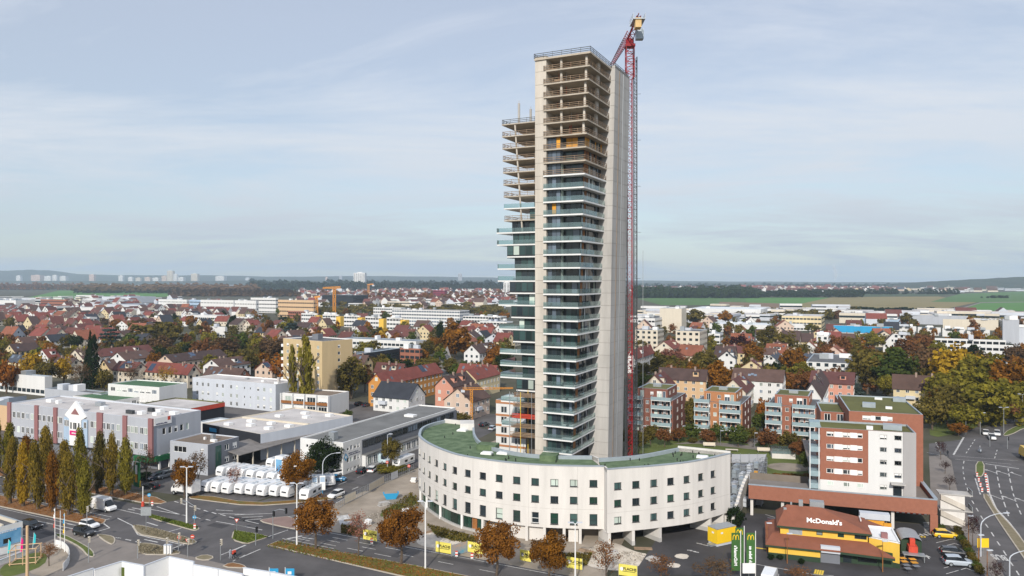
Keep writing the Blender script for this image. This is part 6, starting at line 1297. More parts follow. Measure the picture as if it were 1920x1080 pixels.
# ---- lot signs, green pylon, crates, garden furniture, terrace
o = root('lot_sign_board', (*at(597, 928), .05), 'two tall blue-white sign boards at the caravan lot', 'sign board', None, R(8))
for x in (-.8, .9): MB().box(x - .6, x + .6, -.05, .05, 1.0, 4.2).build('board', M['white'], o, world=False); MB().box(x - .5, x + .5, -.07, -.05, 2.8, 3.9).build('print', M['w_ltblue'], o, world=False); MB().tube((x, .1, 0), (x, .1, 4.3), .06, n=5).build('post', M['w_blue'], o, world=False)
o = root('advert_pillar', (*at(524, 905), .02), 'white upright advert board with blue picture behind the maple', 'sign board', None, GRID); MB().box(-1.2, 1.2, -.2, .2, 0, 6.2).build('board', M['white'], o, world=False); MB().box(-.9, .9, -.23, -.2, 2.2, 5.5).build('picture', M['poster_blue'], o, world=False)
o = root('green_pylon', (*at(257, 912), .02), 'green pylon sign between the poplars and showroom', 'sign pylon', None, R(-30)); MB().box(-1.0, 1.0, -.2, .2, 0, 5.6).build('board', M['shop_green'], o, world=False); MB().box(-.4, .4, -.23, -.2, 2.9, 5.0).build('white_strip', M['white'], o, world=False); MB().box(-.4, .4, -.23, -.2, 1.0, 2.8).build('orange_strip', M['orange_panel'], o, world=False)
cr_ = random.Random(4); k = 0
for gx in range(5):
    for gy in range(6):
        p = at(1374 + gx * 12.5 + gy * 1.5, 952 - gy * 14 - gx * 1.5)
        h = cr_.uniform(1.1, 2.8); m_ = 'metal' if (gx, gy) != (3, 4) else 'orange_panel'
        o = root('scaffold_crate', (*p, .03), ('%s steel crate from the left in the %s row of the yard' % (ordn[gx], ordn[gy]) if m_ == 'metal' else 'orange-covered crate in the fenced yard'), 'crate', 'crates in the fenced yard', cr_.uniform(-.3, .3) + GRID)
        mb = MB()
        for x in (-.6, .6):
            for y in (-1.2, 1.2): mb.tube((x, y, 0), (x, y, h), .05, n=4)
        for z in (.15, h * .5, h): 
            for y in (-1.2, 1.2): mb.tube((-.6, y, z), (.6, y, z), .05, n=4)
            for x in (-.6, .6): mb.tube((x, -1.2, z), (x, 1.2, z), .05, n=4)
        mb.build('cage', M['metal'], o, world=False); MB().box(-.5, .5, -1.1, 1.1, .1, h * cr_.uniform(.5, .9)).build('load', M['orange_panel' if m_ != 'metal' else cr_.choice(['w_ltgrey', 'w_grey', 'rim', 'w_dkgrey'])], o, world=False); k += 1
road('storage_yard', gp([(1368, 985), (1440, 895), (1436, 868), (1372, 868)]), 'asphalt_dark', 0.025)
fp = [at(1372, 868), at(1437, 868), at(1425, 905), at(1403, 935)]; o = root('yard_fence', (*fp[1], 0), 'grey panel fence round the crate yard', 'fence')
for i in range(3):
    n_ = max(1, round((fp[i + 1] - fp[i]).length / 2.2))
    for j in range(n_): p, q = fp[i].lerp(fp[i + 1], j / n_), fp[i].lerp(fp[i + 1], (j + 1) / n_); d = (q - p).normalized(); MB().ob((*((p + q) / 2), .1), ((q - p).length - .1, .06, 2.2), math.atan2(d.y, d.x)).build('panel', M['w_grey'], o); MB().tube((*p, 0), (*p, 2.5), .05, n=5).build('post', M['metal'], o)
rp_ = catmull([at(1374, 990), at(1383, 968), at(1392, 948), at(1402, 934)], 4); o = root('ramp_wall', (*rp_[0], 0), 'curved concrete ramp wall left of the parking deck', 'wall')
for i in range(len(rp_) - 1): p, q = rp_[i], rp_[i + 1]; z1 = 2.2 + 3.6 * i / len(rp_); d = (q - p).normalized(); MB().ob((*((p + q) / 2), 0), ((q - p).length + .3, .6, z1), math.atan2(d.y, d.x)).build('wall_segment', M['plaster'], o)
for i, (x, y, an) in enumerate(((1330, 838, .0), (1372, 846, 0), (1432, 848, 0))):
    o = root('garden_seat', (*at(x, y), .03), ('covered white garden seat behind the green roof end', 'low white garden table on the lawn', 'white garden seat near the pergola')[i], 'garden seat', 'garden furniture', R(-10)); MB().box(-1.7, 1.7, -.5, .5, .4, .52).build('seat', M['w_cream'], o, world=False)
    if i != 1: MB().box(-1.7, 1.7, .45, .55, .52, 1.2).build('backrest', M['w_cream'], o, world=False)
    for x_ in (-1.5, 1.5):
        for y_ in (-.4, .4): MB().tube((x_, y_, 0), (x_, y_, .4), .06, n=5).build('leg', M['metal'], o, world=False)
o = root('glass_pavilion', (*at(1468, 858), .02), 'small glazed bicycle pavilion on the garden lawn', 'pavilion', None, R(-12)); MB().box(-3, 3, -1.5, 1.5, 0, 1.3).build('base_wall', M['plaster'], o, world=False); MB().box(-3.1, 3.1, -1.6, 1.6, 2.7, 2.8).build('roof', M['gl_bal'], o, world=False)
for k in range(5):
    MB().tube((-3 + 1.5 * k, -1.5, 1.3), (-3 + 1.5 * k, -1.5, 2.7), .05, n=5).build('mullion', M['metal'], o, world=False)
    if k < 4: MB().quad((-2.95 + 1.5 * k, -1.5, 1.3), (-1.55 + 1.5 * k, -1.5, 1.3), (-1.55 + 1.5 * k, -1.5, 2.7), (-2.95 + 1.5 * k, -1.5, 2.7)).build('pane', M['gl_bal'], o, world=False)
for i in range(7):
    p = Q(21.6 + (i % 2) * 1.5, 4.6 - (i // 2) * 1.6); o = root('terrace_table', (*p, .05), 'wooden terrace table beside the restaurant, %s from the wagon' % ordn[i], 'table', 'terrace tables'); MB().box(-.5, .5, -.4, .4, .7, .76).build('table_top', M['orange_panel'] if i < 4 else M['w_dkgrey'], o, world=False); MB().tube((0, 0, 0), (0, 0, .7), .05, n=6).build('leg', M['metal_dk'], o, world=False); MB().tube((0, 0, 0), (0, 0, .04), .3, n=10).build('foot', M['metal_dk'], o, world=False)
# ---- loose building material round the curved block
cl_ = random.Random(9)
for i, (x, y, k, l_) in enumerate(((1148, 1040, 'slab', 'stack of concrete slabs under the open bays'), (1206, 1030, 'wood', 'pile of timber boards between two pillars'), (1100, 1035, 'wood', 'timber stack before the white pillars'), (905, 1013, 'pallet', 'pallet of sacks near the timber door'), (870, 1024, 'slab', 'flat concrete slabs on the pale sand'), (760, 962, 'pallet', 'pallet stack beside the weeds'), (690, 985, 'pallet', 'white sacks behind the bare street tree'), (660, 975, 'wood', 'boards left of the dirt track'), (775, 905, 'pallet', 'pallet by the curved wall end'), (1225, 1052, 'slab', 'loose slabs beside the service drive'), (720, 948, 'slab', 'broken slabs left of the blue skip'), (795, 1000, 'wood', 'boards on the sand below the glazed corner'))):
    o = root('material_stack', (*at(x, y), .04), l_, 'material stack', 'building materials on the site', cl_.uniform(-.8, .8))
    for j in range(cl_.randint(3, 5)):
        if k == 'wood': MB().box(-1.6, 1.6, -.5 + j * .24, -.3 + j * .24, .02, .1 + .05 * (j % 3)).build('board', M['wood'], o, world=False)
        elif k == 'slab': q = cl_.uniform(-.4, .4); MB().box(-.9 + q, .9 + q, -.6, .6, j * .16, j * .16 + .13).build('slab', M['concrete_gr'], o, world=False)
        else: q = cl_.uniform(-.15, .15); MB().box(-.6 + q, .6 + q, -.4, .4, .12 + j * .26, .12 + j * .26 + .22).build('sack', M['white'], o, world=False)
    if k == 'pallet': MB().box(-.65, .65, -.45, .45, 0, .12).build('pallet_base', M['wood'], o, world=False)
# ---- people: one continuous skinned body each
def person(label, px, py, ang, top, pose='walk', z=.06):
    me = bpy.data.meshes.new('body'); J = {'pel': (0, 0, .95), 'sp': (.02, 0, 1.2), 'ch': (.03, 0, 1.42), 'nk': (.03, 0, 1.55), 'hd': (.05, 0, 1.68), 'cr': (.05, 0, 1.78), 'ls': (.02, .19, 1.42), 'le': (.02, .25, 1.15), 'lh': (.18, .24, .98), 'rs': (.02, -.19, 1.42), 're': (-.03, -.25, 1.15), 'rh': (.14, -.24, .97), 'lt': (0, .1, .9), 'lk': (.12, .1, .5), 'lf': (.05, .1, .08), 'lo': (.2, .1, .04), 'rt': (0, -.1, .9), 'rk': (-.02, -.1, .48), 'rf': (-.2, -.1, .12), 'ro': (-.06, -.1, .05)}
    if pose == 'ride': J.update(lk=(.4, .14, .75), lf=(.35, .14, .32), lo=(.5, .14, .3), rk=(.4, -.14, .75), rf=(.35, -.14, .32), ro=(.5, -.14, .3), lh=(.45, .22, 1.05), rh=(.45, -.22, 1.05))
    nm = list(J); E_ = [('pel', 'sp'), ('sp', 'ch'), ('ch', 'nk'), ('nk', 'hd'), ('hd', 'cr'), ('ch', 'ls'), ('ls', 'le'), ('le', 'lh'), ('ch', 'rs'), ('rs', 're'), ('re', 'rh'), ('pel', 'lt'), ('lt', 'lk'), ('lk', 'lf'), ('lf', 'lo'), ('pel', 'rt'), ('rt', 'rk'), ('rk', 'rf'), ('rf', 'ro')]
    me.from_pydata([J[n_] for n_ in nm], [(nm.index(a), nm.index(b)) for a, b in E_], []); me.materials.append(M[top])
    o = root('person', (*at(px, py), z), label, 'person', None, ang); b = link('body', me, o); b.modifiers.new('skin', 'SKIN'); b.modifiers.new('sub', 'SUBSURF').levels = 1; b.modifiers['sub'].render_levels = 1
    rad = dict(pel=.15, sp=.14, ch=.16, nk=.06, hd=.105, cr=.08, ls=.075, le=.05, lh=.045, rs=.075, re=.05, rh=.045, lt=.09, lk=.065, lf=.05, lo=.04, rt=.09, rk=.065, rf=.05, ro=.04)
    for i, n_ in enumerate(nm): sv = me.skin_vertices[0].data[i]; sv.radius = (rad[n_], rad[n_]); sv.use_root = n_ == 'pel'
    MB().ob((.05, 0, 1.70), (.2, .17, .12)).build('hair', M['bark'] if pose == 'walk' else M['white'], o, world=False)
    return o
person('pedestrian in grey clothes pushing a dark pushchair at the crossing', *r2(1525, 850), GRID, 'w_grey'); person('dark-clothed pedestrian on the pavement corner of the arterial road', *rv(181, 370), R(90), 'w_black'); person('rider with white helmet on a motor scooter at the arterial junction', *rv(372, 346), R(260), 'w_dkgrey', 'ride', .1)
person('pedestrian in yellow vest near the green pylon', 263, 915, R(200), 'yellow')
o = root('pushchair', (*at(*r2(1570, 835)), .06), 'dark pushchair with red hood at the crossing', 'pushchair', None, GRID); MB().hexa([(-.3, -.22), (.3, -.22), (.3, .22), (-.3, .22)], [(-.45, -.28), (.4, -.28), (.4, .28), (-.45, .28)], .5, .85).build('carrycot', M['black'], o, world=False); MB().tube((0, -.28, .95), (0, .28, .95), .3, n=10).build('hood', M['red_rail'], o, world=False); MB().path([(-.3, 0, .5), (-.7, 0, 1.05)], .03, 5).build('handle', M['metal'], o, world=False)
wm = wheel_mesh(.14, .06)
for x in (-.35, .35):
    for y in (-.25, .25): link('wheel', wm, o, (x, y, .14)); MB().tube((x, y, .14), (0, y, .55), .02, n=4).build('strut', M['metal'], o, world=False)
o = root('motor_scooter', (*at(*rv(372, 346)), .06), 'pale motor scooter at the arterial junction', 'scooter', None, R(260)); wm = wheel_mesh(.26, .12)
for x in (-.6, .65): link('wheel', wm, o, (x, 0, .26))
mb = MB(); loft(mb, [(-.85, .12, .5, .8), (-.5, .18, .35, .85), (0, .16, .3, .8), (.15, .15, .3, .42), (.45, .16, .3, .45), (.6, .16, .3, 1.0), (.68, .1, .5, 1.05)], SEC); mb.build('body', PAINT['silver'], o, world=False); MB().tube((.6, -.3, 1.05), (.6, .3, 1.05), .03, n=5).build('handlebar', M['metal_dk'], o, world=False)

# ================================================================== TOWN HOUSES
for k_, c_ in dict(t_red=(.180, .052, .040), t_dred=(.118, .045, .038), t_brown=(.092, .055, .045), t_dbrown=(.070, .044, .040), t_grey=(.034, .038, .048), t_orange=(.225, .080, .045), t_slate=(.060, .070, .090)).items():
    M[k_] = mat('tiles_' + k_[2:], c_, .8, .2, .35, detail=8, objvar=.12)
M['chim'] = mat('chimney', (.30, .22, .18), .9, .2, 1); M['solar'] = glass_mat('solar_panel', (.03, .05, .09), .12)
WN = dict(w_white='white', w_cream='cream', w_yellow='pale yellow', w_pinkp='pale pink', w_peach='peach', w_ltgrey='pale grey', w_orange='orange', w_pink='salmon pink', w_tan='tan', w_beige='beige', w_brick='brick', w_black='black', w_grey='grey')
TN = dict(t_red='red', t_dred='dark red', t_brown='brown', t_dbrown='dark brown', t_grey='dark grey', t_orange='orange-red', t_slate='slate')
LMK = [('the tall dark sequoia', 172, 660), ('the beige tower block', 580, 690), ('the yellow-bay terrace', 660, 597), ('the long white clinic', 800, 592), ('the green-roofed workshop', 275, 728), ('the pale office block', 450, 715), ('the long orange house', 760, 716), ('the dark school', 700, 655), ('the grey church roof', 820, 672), ('the crane mast', 1182, 690), ('the dark brick block', 1230, 770), ('the orange brick block', 1360, 770), ('the red brick block', 1490, 780), ('the cream apartment blocks', 1290, 640), ('the blue-banded hall', 1615, 605), ('the white-roofed halls', 1760, 605), ('the white terraced flats', 1840, 660), ('the yellow house', 1730, 728), ('the arterial road', 1850, 815), ('the scaffolded building', 555, 565), ('the long white offices', 400, 570), ('the cream logo building', 1262, 595), ('the green field', 180, 550), ('the yellow flat block', 1500, 600), ('the caravan lot', 450, 925), ('the curved block', 1080, 930), ('the left-edge shed', 45, 705)]
def where(px, py):
    n_, x, y = min(LMK, key=lambda l: (l[1] - px) ** 2 + ((l[2] - py) * 2.2) ** 2)
    return ('left of ' if px < x - 22 else 'right of ' if px > x + 22 else 'beyond ' if py < y else 'in front of ') + n_
hr_ = random.Random(21)
def house(A, wu, wv, he, rise, ridge, wall, tile, label=None, D_=None, name='town_house', group='town houses', ang=GRID, chim=True, detail=None):
    ud = Vector((math.cos(ang), math.sin(ang))); vd = Vector((-ud.y, ud.x)); A = Vector(A); B = A + ud * wu; C = B + vd * wv; Dd = A + vd * wv
    occupy([A, B, C, Dd]); c = (A + C) / 2; dist = c.y; o = root(name, (*c, 0), None, 'house', group)
    px, py = proj(*c, he)
    reg(o, label or '%s house with %s roof %s' % (WN.get(wall, 'pale'), TN[tile], where(px, py)), px) if label is None else tag(o, label)
    mb = MB(); mb.prism([A, B, C, Dd], 0, he)
    if ridge == 'u': r0, r1_ = (A + Dd) / 2, (B + C) / 2; g = ((A, Dd, r0), (B, C, r1_))
    else: r0, r1_ = (A + B) / 2, (Dd + C) / 2; g = ((A, B, r0), (Dd, C, r1_))
    for p, q, r_ in g: mb.add([(*p, he), (*q, he), (*r_, he + rise - .05)], [[0, 1, 2]])
    mb.build('walls', M[wall], o)
    e = .45; dr = (r1_ - r0).normalized(); q0, q1 = r0 - dr * e, r1_ + dr * e; half = (wv if ridge == 'u' else wu) / 2; sl = rise / half
    for s in (-1, 1):
        pd = Vector((-dr.y, dr.x)) * s; l0, l1 = q0 + pd * (half + e), q1 + pd * (half + e); zl = he - sl * e
        vs = [(*q0, he + rise), (*q1, he + rise), (*l1, zl), (*l0, zl)]; vs += [(x, y, z - .2) for x, y, z in vs]
        sp = MB().add(vs, [[0, 1, 2, 3], [7, 6, 5, 4], [0, 4, 5, 1], [1, 5, 6, 2], [2, 6, 7, 3], [3, 7, 4, 0]]).build('roof_slope', M[tile], o)
        if dist < 520 and hr_.random() < .75:
            for k in range(hr_.randint(1, 4) if dist < 420 else 1):
                t, w_ = hr_.uniform(.1, .9), hr_.uniform(.25, .7); cpt = q0.lerp(q1, t) + pd * (half * w_); zc_ = he + rise - sl * half * w_
                a_ = math.atan2(dr.y, dr.x); kk = 'solar' if hr_.random() < .12 else None
                w1, w2 = (1.6, 1.3) if kk else (.55, .5)
                pts = [cpt + dr * sx * w1 + pd * sy * w2 for sx, sy in ((-1, -1), (1, -1), (1, 1), (-1, 1))]
                zz_ = [zc_ - sl * sy * w2 + .08 for sy in (-1, -1, 1, 1)]
                MB().quad(*[(*p, z) for p, z in zip(pts, zz_)]).build('solar_panel' if kk else 'roof_window', M['solar'] if kk else M['gl_blue'], o)
    if dist < 480 and hr_.random() < .45 and rise > 3:
        for k in range(hr_.randint(1, 2)):
            pd = Vector((-dr.y, dr.x)); pd = pd if pd.dot(Vector((0, -1))) > 0 else -pd; t = hr_.uniform(.22, .78); cpt = q0.lerp(q1, t) + pd * (half * .62); zd = he + rise - sl * half * .62
            a_ = math.atan2(pd.y, pd.x); dm = MB().ob((*(cpt - pd * .5), zd - .6), (2.2, 2.2, 1.9), a_).build('dormer', M[wall], o)
            MB().ob((*(cpt - pd * .5), zd + 1.3), (2.7, 2.6, .22), a_).build('dormer_roof', M[tile], dm, world=False).location = -o.location
            w0, w1 = cpt + pd * .62 - dr * .7, cpt + pd * .62 + dr * .7; MB().quad((*w0, zd + .1), (*w1, zd + .1), (*w1, zd + 1.1), (*w0, zd + 1.1)).build('dormer_window', M['gl_dark'], dm, world=False).location = -o.location
    if chim:
        for k in range(1 + (dist < 420)): cpt = q0.lerp(q1, hr_.uniform(.2, .8)) + Vector((-dr.y, dr.x)) * hr_.uniform(-1, 1); MB().ob((*cpt, he + rise - .9), (.7, .6, 1.8), ang).build('chimney', M['chim'], o)
    fl = max(1, int(he / 2.8)); det = detail if detail is not None else dist < 330
    gz = MB()
    for (p, q, gab) in ((A, B, ridge == 'v'), (B, C, ridge == 'u')):
        L = (q - p).length; d = (q - p).normalized(); nn = Vector((d.y, -d.x)); an = math.atan2(d.y, d.x); n_ = max(1, int(L / 2.9))
        rows_ = [(z + .95 + (he - fl * 2.75) * .5, n_) for z in [2.75 * i for i in range(fl)]] + ([(he + rise * .22, max(1, n_ // 3))] if gab else [])
        for z, m_ in rows_:
            for k in range(m_):
                s = L * (k + .5) / m_ if m_ == n_ else L / 2 + (k - (m_ - 1) / 2) * 2.4
                cpt = p + d * s
                if det: window(o, (*(cpt + nn * .05), z), an, 1.2, 1.3, 'two', 'frame_wh', hr_.choice(PANES))
                else: a1, b1 = cpt - d * .6 + nn * .05, cpt + d * .6 + nn * .05; gz.quad((*a1, z), (*b1, z), (*b1, z + 1.3), (*a1, z + 1.3))
        if det and not gab and he > 5 and L > 12:
            for i in range(1, fl): cpt = p + d * (L * .3) + nn * .7; MB().ob((*cpt, 2.75 * i), (3.2, 1.4, 1.1), an).build('balcony', M['w_ltgrey'], o)
    if gz.f: tag(gz.build('glazing', M['gl_dark'], o), kind='stuff')
    return o
def H(a, b, c, y, he, rise, ridge, wall, tile, label=None, dmax=45, **k):
    A, B, C, D_ = corner3(a, b, c, y, he, dmax)
    return house(A, (B - A).length, (C - B).length, he, rise, ridge, wall, tile, label, **k)
H(211, 250, 277, 692, 7, 3.5, 'u', 'w_cream', 't_dred'); H(267, 352, 375, 694, 6.5, 3.8, 'u', 'w_cream', 't_red', 'cream house with bright red roof behind the green-roofed workshop'); H(381, 446, 470, 703, 6, 3.6, 'u', 'w_brick', 't_brown')
H(206, 235, 286, 672, 8, 3.4, 'v', 'w_white', 't_brown', 'long white house with brown roof right of the sequoia'); H(295, 324, 425, 676, 7.5, 3.2, 'v', 'w_peach', 't_dbrown', 'long peach house with dark brown roof above the pale office'); H(381, 413, 470, 685, 7, 3.2, 'v', 'w_white', 't_brown')
H(165, 188, 288, 666, 8, 3.4, 'v', 'w_white', 't_dred'); H(8, 28, 75, 657, 6, 4, 'v', 'w_yellow', 't_dbrown'); H(68, 91, 112, 668, 6.5, 4, 'v', 'w_white', 't_red'); H(126, 156, 166, 670, 6.5, 4.5, 'v', 'w_cream', 't_brown'); H(25, 43, 75, 643, 6, 4, 'v', 'w_cream', 't_brown'); H(78, 95, 135, 638, 6, 4, 'v', 'w_white', 't_grey'); H(43, 61, 77, 607, 8, 7, 'v', 'w_yellow', 't_dbrown', 'yellow house with steep gable in the old town')
H(15, 50, 68, 676, 8, 3, 'u', 'w_yellow', 't_slate'); H(95, 128, 157, 684, 6, 3.5, 'u', 'w_cream', 't_dbrown'); H(185, 205, 222, 688, 6, 3.6, 'v', 'w_beige', 't_brown')
H(691, 721, 829, 717, 9, 3.6, 'v', 'w_orange', 't_red', 'long orange apartment house with red roof', chim=False); H(700, 766, 797, 741, 5.6, 4.6, 'u', 'w_white', 't_grey', 'white house with dark grey roof and roof windows behind the institute'); H(702, 753, 764, 695, 6, 3.8, 'u', 'w_cream', 't_dred'); H(816, 849, 889, 722, 8, 3.6, 'v', 'w_pink', 't_dbrown', 'salmon pink gabled house with dark brown roof'); H(858, 893, 937, 708, 8, 3.6, 'v', 'w_yellow', 't_red'); H(833, 884, 918, 748, 6.4, 4.2, 'v', 'w_peach', 't_brown', 'peach gabled house behind the small yellow crane')
H(870, 899, 935, 660, 10, 4, 'v', 'w_white', 't_dbrown', 'white three-storey gabled house left of the tower'); H(857, 925, 938, 699, 6.5, 4, 'u', 'w_cream', 't_red'); H(478, 510, 516, 692, 6, 3.8, 'v', 'w_peach', 't_red'); H(648, 682, 699, 679, 9, 3.5, 'u', 'w_beige', 't_brown')
H(1176, 1190, 1226, 670, 8, 4, 'v', 'w_white', 't_red', 'white house with red roof and skylights right of the crane'); H(1270, 1291, 1303, 642, 9.5, 4, 'v', 'w_white', 't_brown'); H(1228, 1262, 1278, 652, 8, 4, 'v', 'w_cream', 't_red'); H(1347, 1379, 1382, 670, 8, 3.5, 'v', 'w_white', 't_grey'); H(1350, 1396, 1400, 659, 7, 3, 'u', 'w_yellow', 't_dred'); H(1432, 1455, 1458, 663, 6.5, 3, 'u', 'w_white', 't_brown')
H(1235, 1323, 1327, 706, 9, 3.6, 'u', 'w_tan', 't_dbrown', 'long tan house with dark brown roof behind the dark brick block'); H(1373, 1467, 1473, 710, 9, 3.8, 'u', 'w_white', 't_brown', 'long white house with brown roof behind the orange brick block'); H(1352, 1398, 1413, 731, 8, 4.2, 'v', 'w_cream', 't_dred'); H(1207, 1248, 1264, 722, 7.5, 4.2, 'v', 'w_cream', 't_dred'); H(1505, 1540, 1562, 742, 9, 4.4, 'v', 'w_white', 't_dbrown', 'white house with many chimneys behind the red brick block')
H(1499, 1536, 1538, 655, 7, 5, 'v', 'w_white', 't_orange'); H(1519, 1600, 1603, 716, 8.5, 3.2, 'u', 'w_pink', 't_dred', 'salmon pink apartment house with dark red roof'); H(1675, 1783, 1787, 720, 8, 3.8, 'u', 'w_yellow', 't_brown', 'yellow apartment house with brown roof below the trees'); H(1503, 1552, 1556, 676, 7, 3, 'u', 'w_yellow', 't_slate'); H(1386, 1432, 1436, 690, 5.5, 4, 'v', 'w_yellow', 't_dred'); H(1432, 1460, 1470, 676, 5, 3, 'v', 'w_white', 't_slate'); H(1600, 1640, 1646, 640, 6, 4, 'v', 'w_white', 't_dred')

def nth(k): return ['first', 'second', 'third', 'fourth', 'fifth', 'sixth', 'seventh', 'eighth', 'ninth', 'tenth', 'eleventh', 'twelfth', 'thirteenth', 'fourteenth', 'fifteenth', 'sixteenth', 'seventeenth', 'eighteenth', 'nineteenth', 'twentieth', 'twenty-first', 'twenty-second', 'twenty-third', 'twenty-fourth'][k]
# ---- larger flat-roofed town buildings
def TB(name, label, a, b, c, y, h, wall='w_white', roof='r_gravel', floors=None, wr=None, dmax=60, fr=True, fl_h=3.1, cat='building', group=None, wcol='gl_dark', band=True):
    A, B, C, D_ = corner3(a, b, c, y, h, dmax); occupy([A, B, C, D_]); o = root(name, (*((A + C) / 2), 0), label, cat, group)
    for nm, p, q, m_ in (('front_wall', A, B, wall), ('side_wall', B, C, wr or wall), ('rear_wall', C, D_, wall), ('far_side_wall', D_, A, wall)): MB().quad((*p, 0), (*q, 0), (*q, h), (*p, h)).build(nm, M[m_], o)
    mb = MB(); flat_roof(mb, [A, B, C, D_], h, 0, 1, .4, .5); mb.build('roof', [M[roof], M['rim']], o)
    fl = floors if floors is not None else int(h / fl_h)
    for (p, q) in ((A, B), (B, C)):
        L = (q - p).length; d = (q - p).normalized(); nn = Vector((d.y, -d.x))
        for i in range(fl):
            mb = MB(); z = i * h / max(fl, 1) + .9; n_ = max(1, int(L / 3.0))
            for k in range(n_):
                s = L * (k + .5) / n_; w_ = L / n_ * (.41 if band else .24); a1, b1 = p + d * (s - w_) + nn * .06, p + d * (s + w_) + nn * .06; mb.quad((*a1, z), (*b1, z), (*b1, z + 1.5), (*a1, z + 1.5))
            tag(mb.build('glazing', M[wcol], o), kind='stuff')
    for k in range(hr_.randint(1, 4)): cpt = A.lerp(B, hr_.uniform(.15, .85)) + (D_ - A) * hr_.uniform(.25, .75); MB().ob((*cpt, h - .4), (hr_.uniform(2, 5), hr_.uniform(2, 4), hr_.uniform(1.2, 2.8)), GRID).build('roof_unit', M[hr_.choice(['white', 'metal', 'w_ltgrey'])], o)
    return o, A, B, C, D_
TB('industrial_shed', 'white flat-roofed shed at the left edge', -40, 84, 98, 695, 8, 'w_white', 'r_white', 1); 
o, A, B, C, D = TB('sawtooth_hall', 'grey hall with stepped shed roofs behind the showroom', -60, 75, 108, 752, 8, 'w_tan', 'r_blue', 0)
for k in range(3): p = A.lerp(B, .35 + .26 * k); mb = MB(); q = p + U * 9; e = (D - A); mb.add([(*p, 8), (*q, 8.0), (*q, 10.6), (*(p + e), 8), (*(q + e), 8), (*(q + e), 10.6)], [[0, 1, 2], [3, 5, 4], [0, 2, 5, 3], [1, 4, 5, 2]]); mb.build('shed_roof', M['r_blue'], o)
TB('rooftop_plant_hall', 'dark low hall with silver roof plant left of the green roof', 84, 190, 215, 728, 5, 'w_grey', 'r_dark', 0)
TB('school', 'dark school building with solar roof behind the beige block', 640, 664, 752, 664, 9, 'w_black', 'solar', 2, dmax=70); TB('school_wing', 'brick and white school wing beside the dark school', 750, 787, 792, 652, 10, 'w_brick', 'r_blue', 3); TB('school_wing', 'long school wing with blue-grey roofs behind the dark school', 640, 780, 800, 634, 9, 'w_white', 'r_blue', 2)
o = root('church', (*at(822, 706), 0), 'church with swept grey tent roof among the trees', 'church'); pk, bl, br, bk = at(819, 649, 17), at(790, 712), at(861, 708), at(850, 690)
bl, br, bk = at(788, 706), at(862, 704), at(838, 676); pk = Vector((pk.x, (bl.y + bk.y) / 2)); zpk = CH - (649 - HY) * pk.y / F
for tri in ((bl, br), (br, bk), (bk, bl)):
    n_ = 8; mb = MB()
    for i in range(n_):
        for j in range(6):
            def S(u_, v_): g = tri[0].lerp(tri[1], u_); q = g.lerp(pk, v_); return (q.x, q.y, zpk * (v_ ** 1.5) + .02)
            mb.quad(S(i / n_, j / 6), S((i + 1) / n_, j / 6), S((i + 1) / n_, (j + 1) / 6), S(i / n_, (j + 1) / 6))
    mb.build('tent_roof', M['corrugated'], o, smooth=True)
for i in range(5):
    x0 = 565 + i * 40; o, A, B, C, D = TB('terrace_house_block', 'white terrace block with yellow end bay, %s from the left' % ordn[i], x0, x0 + 29, x0 + 31, 587 + i * 2.0, 12, 'w_white', 'r_pale', 3, group='white terrace with yellow bays'); MB().ob((*(B + U * 3), 0), (5.5, 7, 10), GRID).build('yellow_bay', M['w_mcy'], o)
TB('clinic', 'long white clinic with brown roof terraces', 735, 862, 880, 580, 17, 'w_white', 'r_brown', 5, wcol='gl_blue'); TB('clinic_wing', 'white lower clinic wing right of the brown roof terraces', 868, 938, 950, 592, 13, 'w_white', 'r_pale', 4); TB('clinic_wing', 'white stepped block left of the clinic', 700, 752, 760, 576, 15, 'w_white', 'r_pale', 4); TB('flat_block', 'pale blue-roofed white block beside the tower wing', 900, 950, 962, 602, 11, 'w_white', 'r_blue', 3)
for i, (a, b, y, h) in enumerate(((297, 350, 561, 17), (350, 376, 562, 16), (376, 438, 562, 18), (440, 480, 563, 20))): TB('office_slab', 'white office slab in the far row, %s from the left' % ordn[i], a, b, b + 5, y, h, 'w_white' if i != 1 else 'w_ltblue', 'r_dark', 3, group='far white offices', wcol='gl_dark', band=i == 1)
TB('office_slab', 'white banded office slab left of the scaffolded building', 470, 517, 522, 558, 22, 'w_white', 'r_dark', 4, wcol='gl_dark'); o, A, B, C, D = TB('unfinished_building', 'unfinished grey building with scaffold bands', 521, 588, 592, 562, 22, 'w_tan', 'r_pale', 4, wcol='backing'); TB('dark_office', 'dark long office behind the orange crane', 604, 662, 690, 553, 20, 'w_black', 'r_dark', 4); TB('brick_office', 'red brick office below the unfinished building', 540, 580, 584, 583, 11, 'w_brick', 'r_brown', 3)
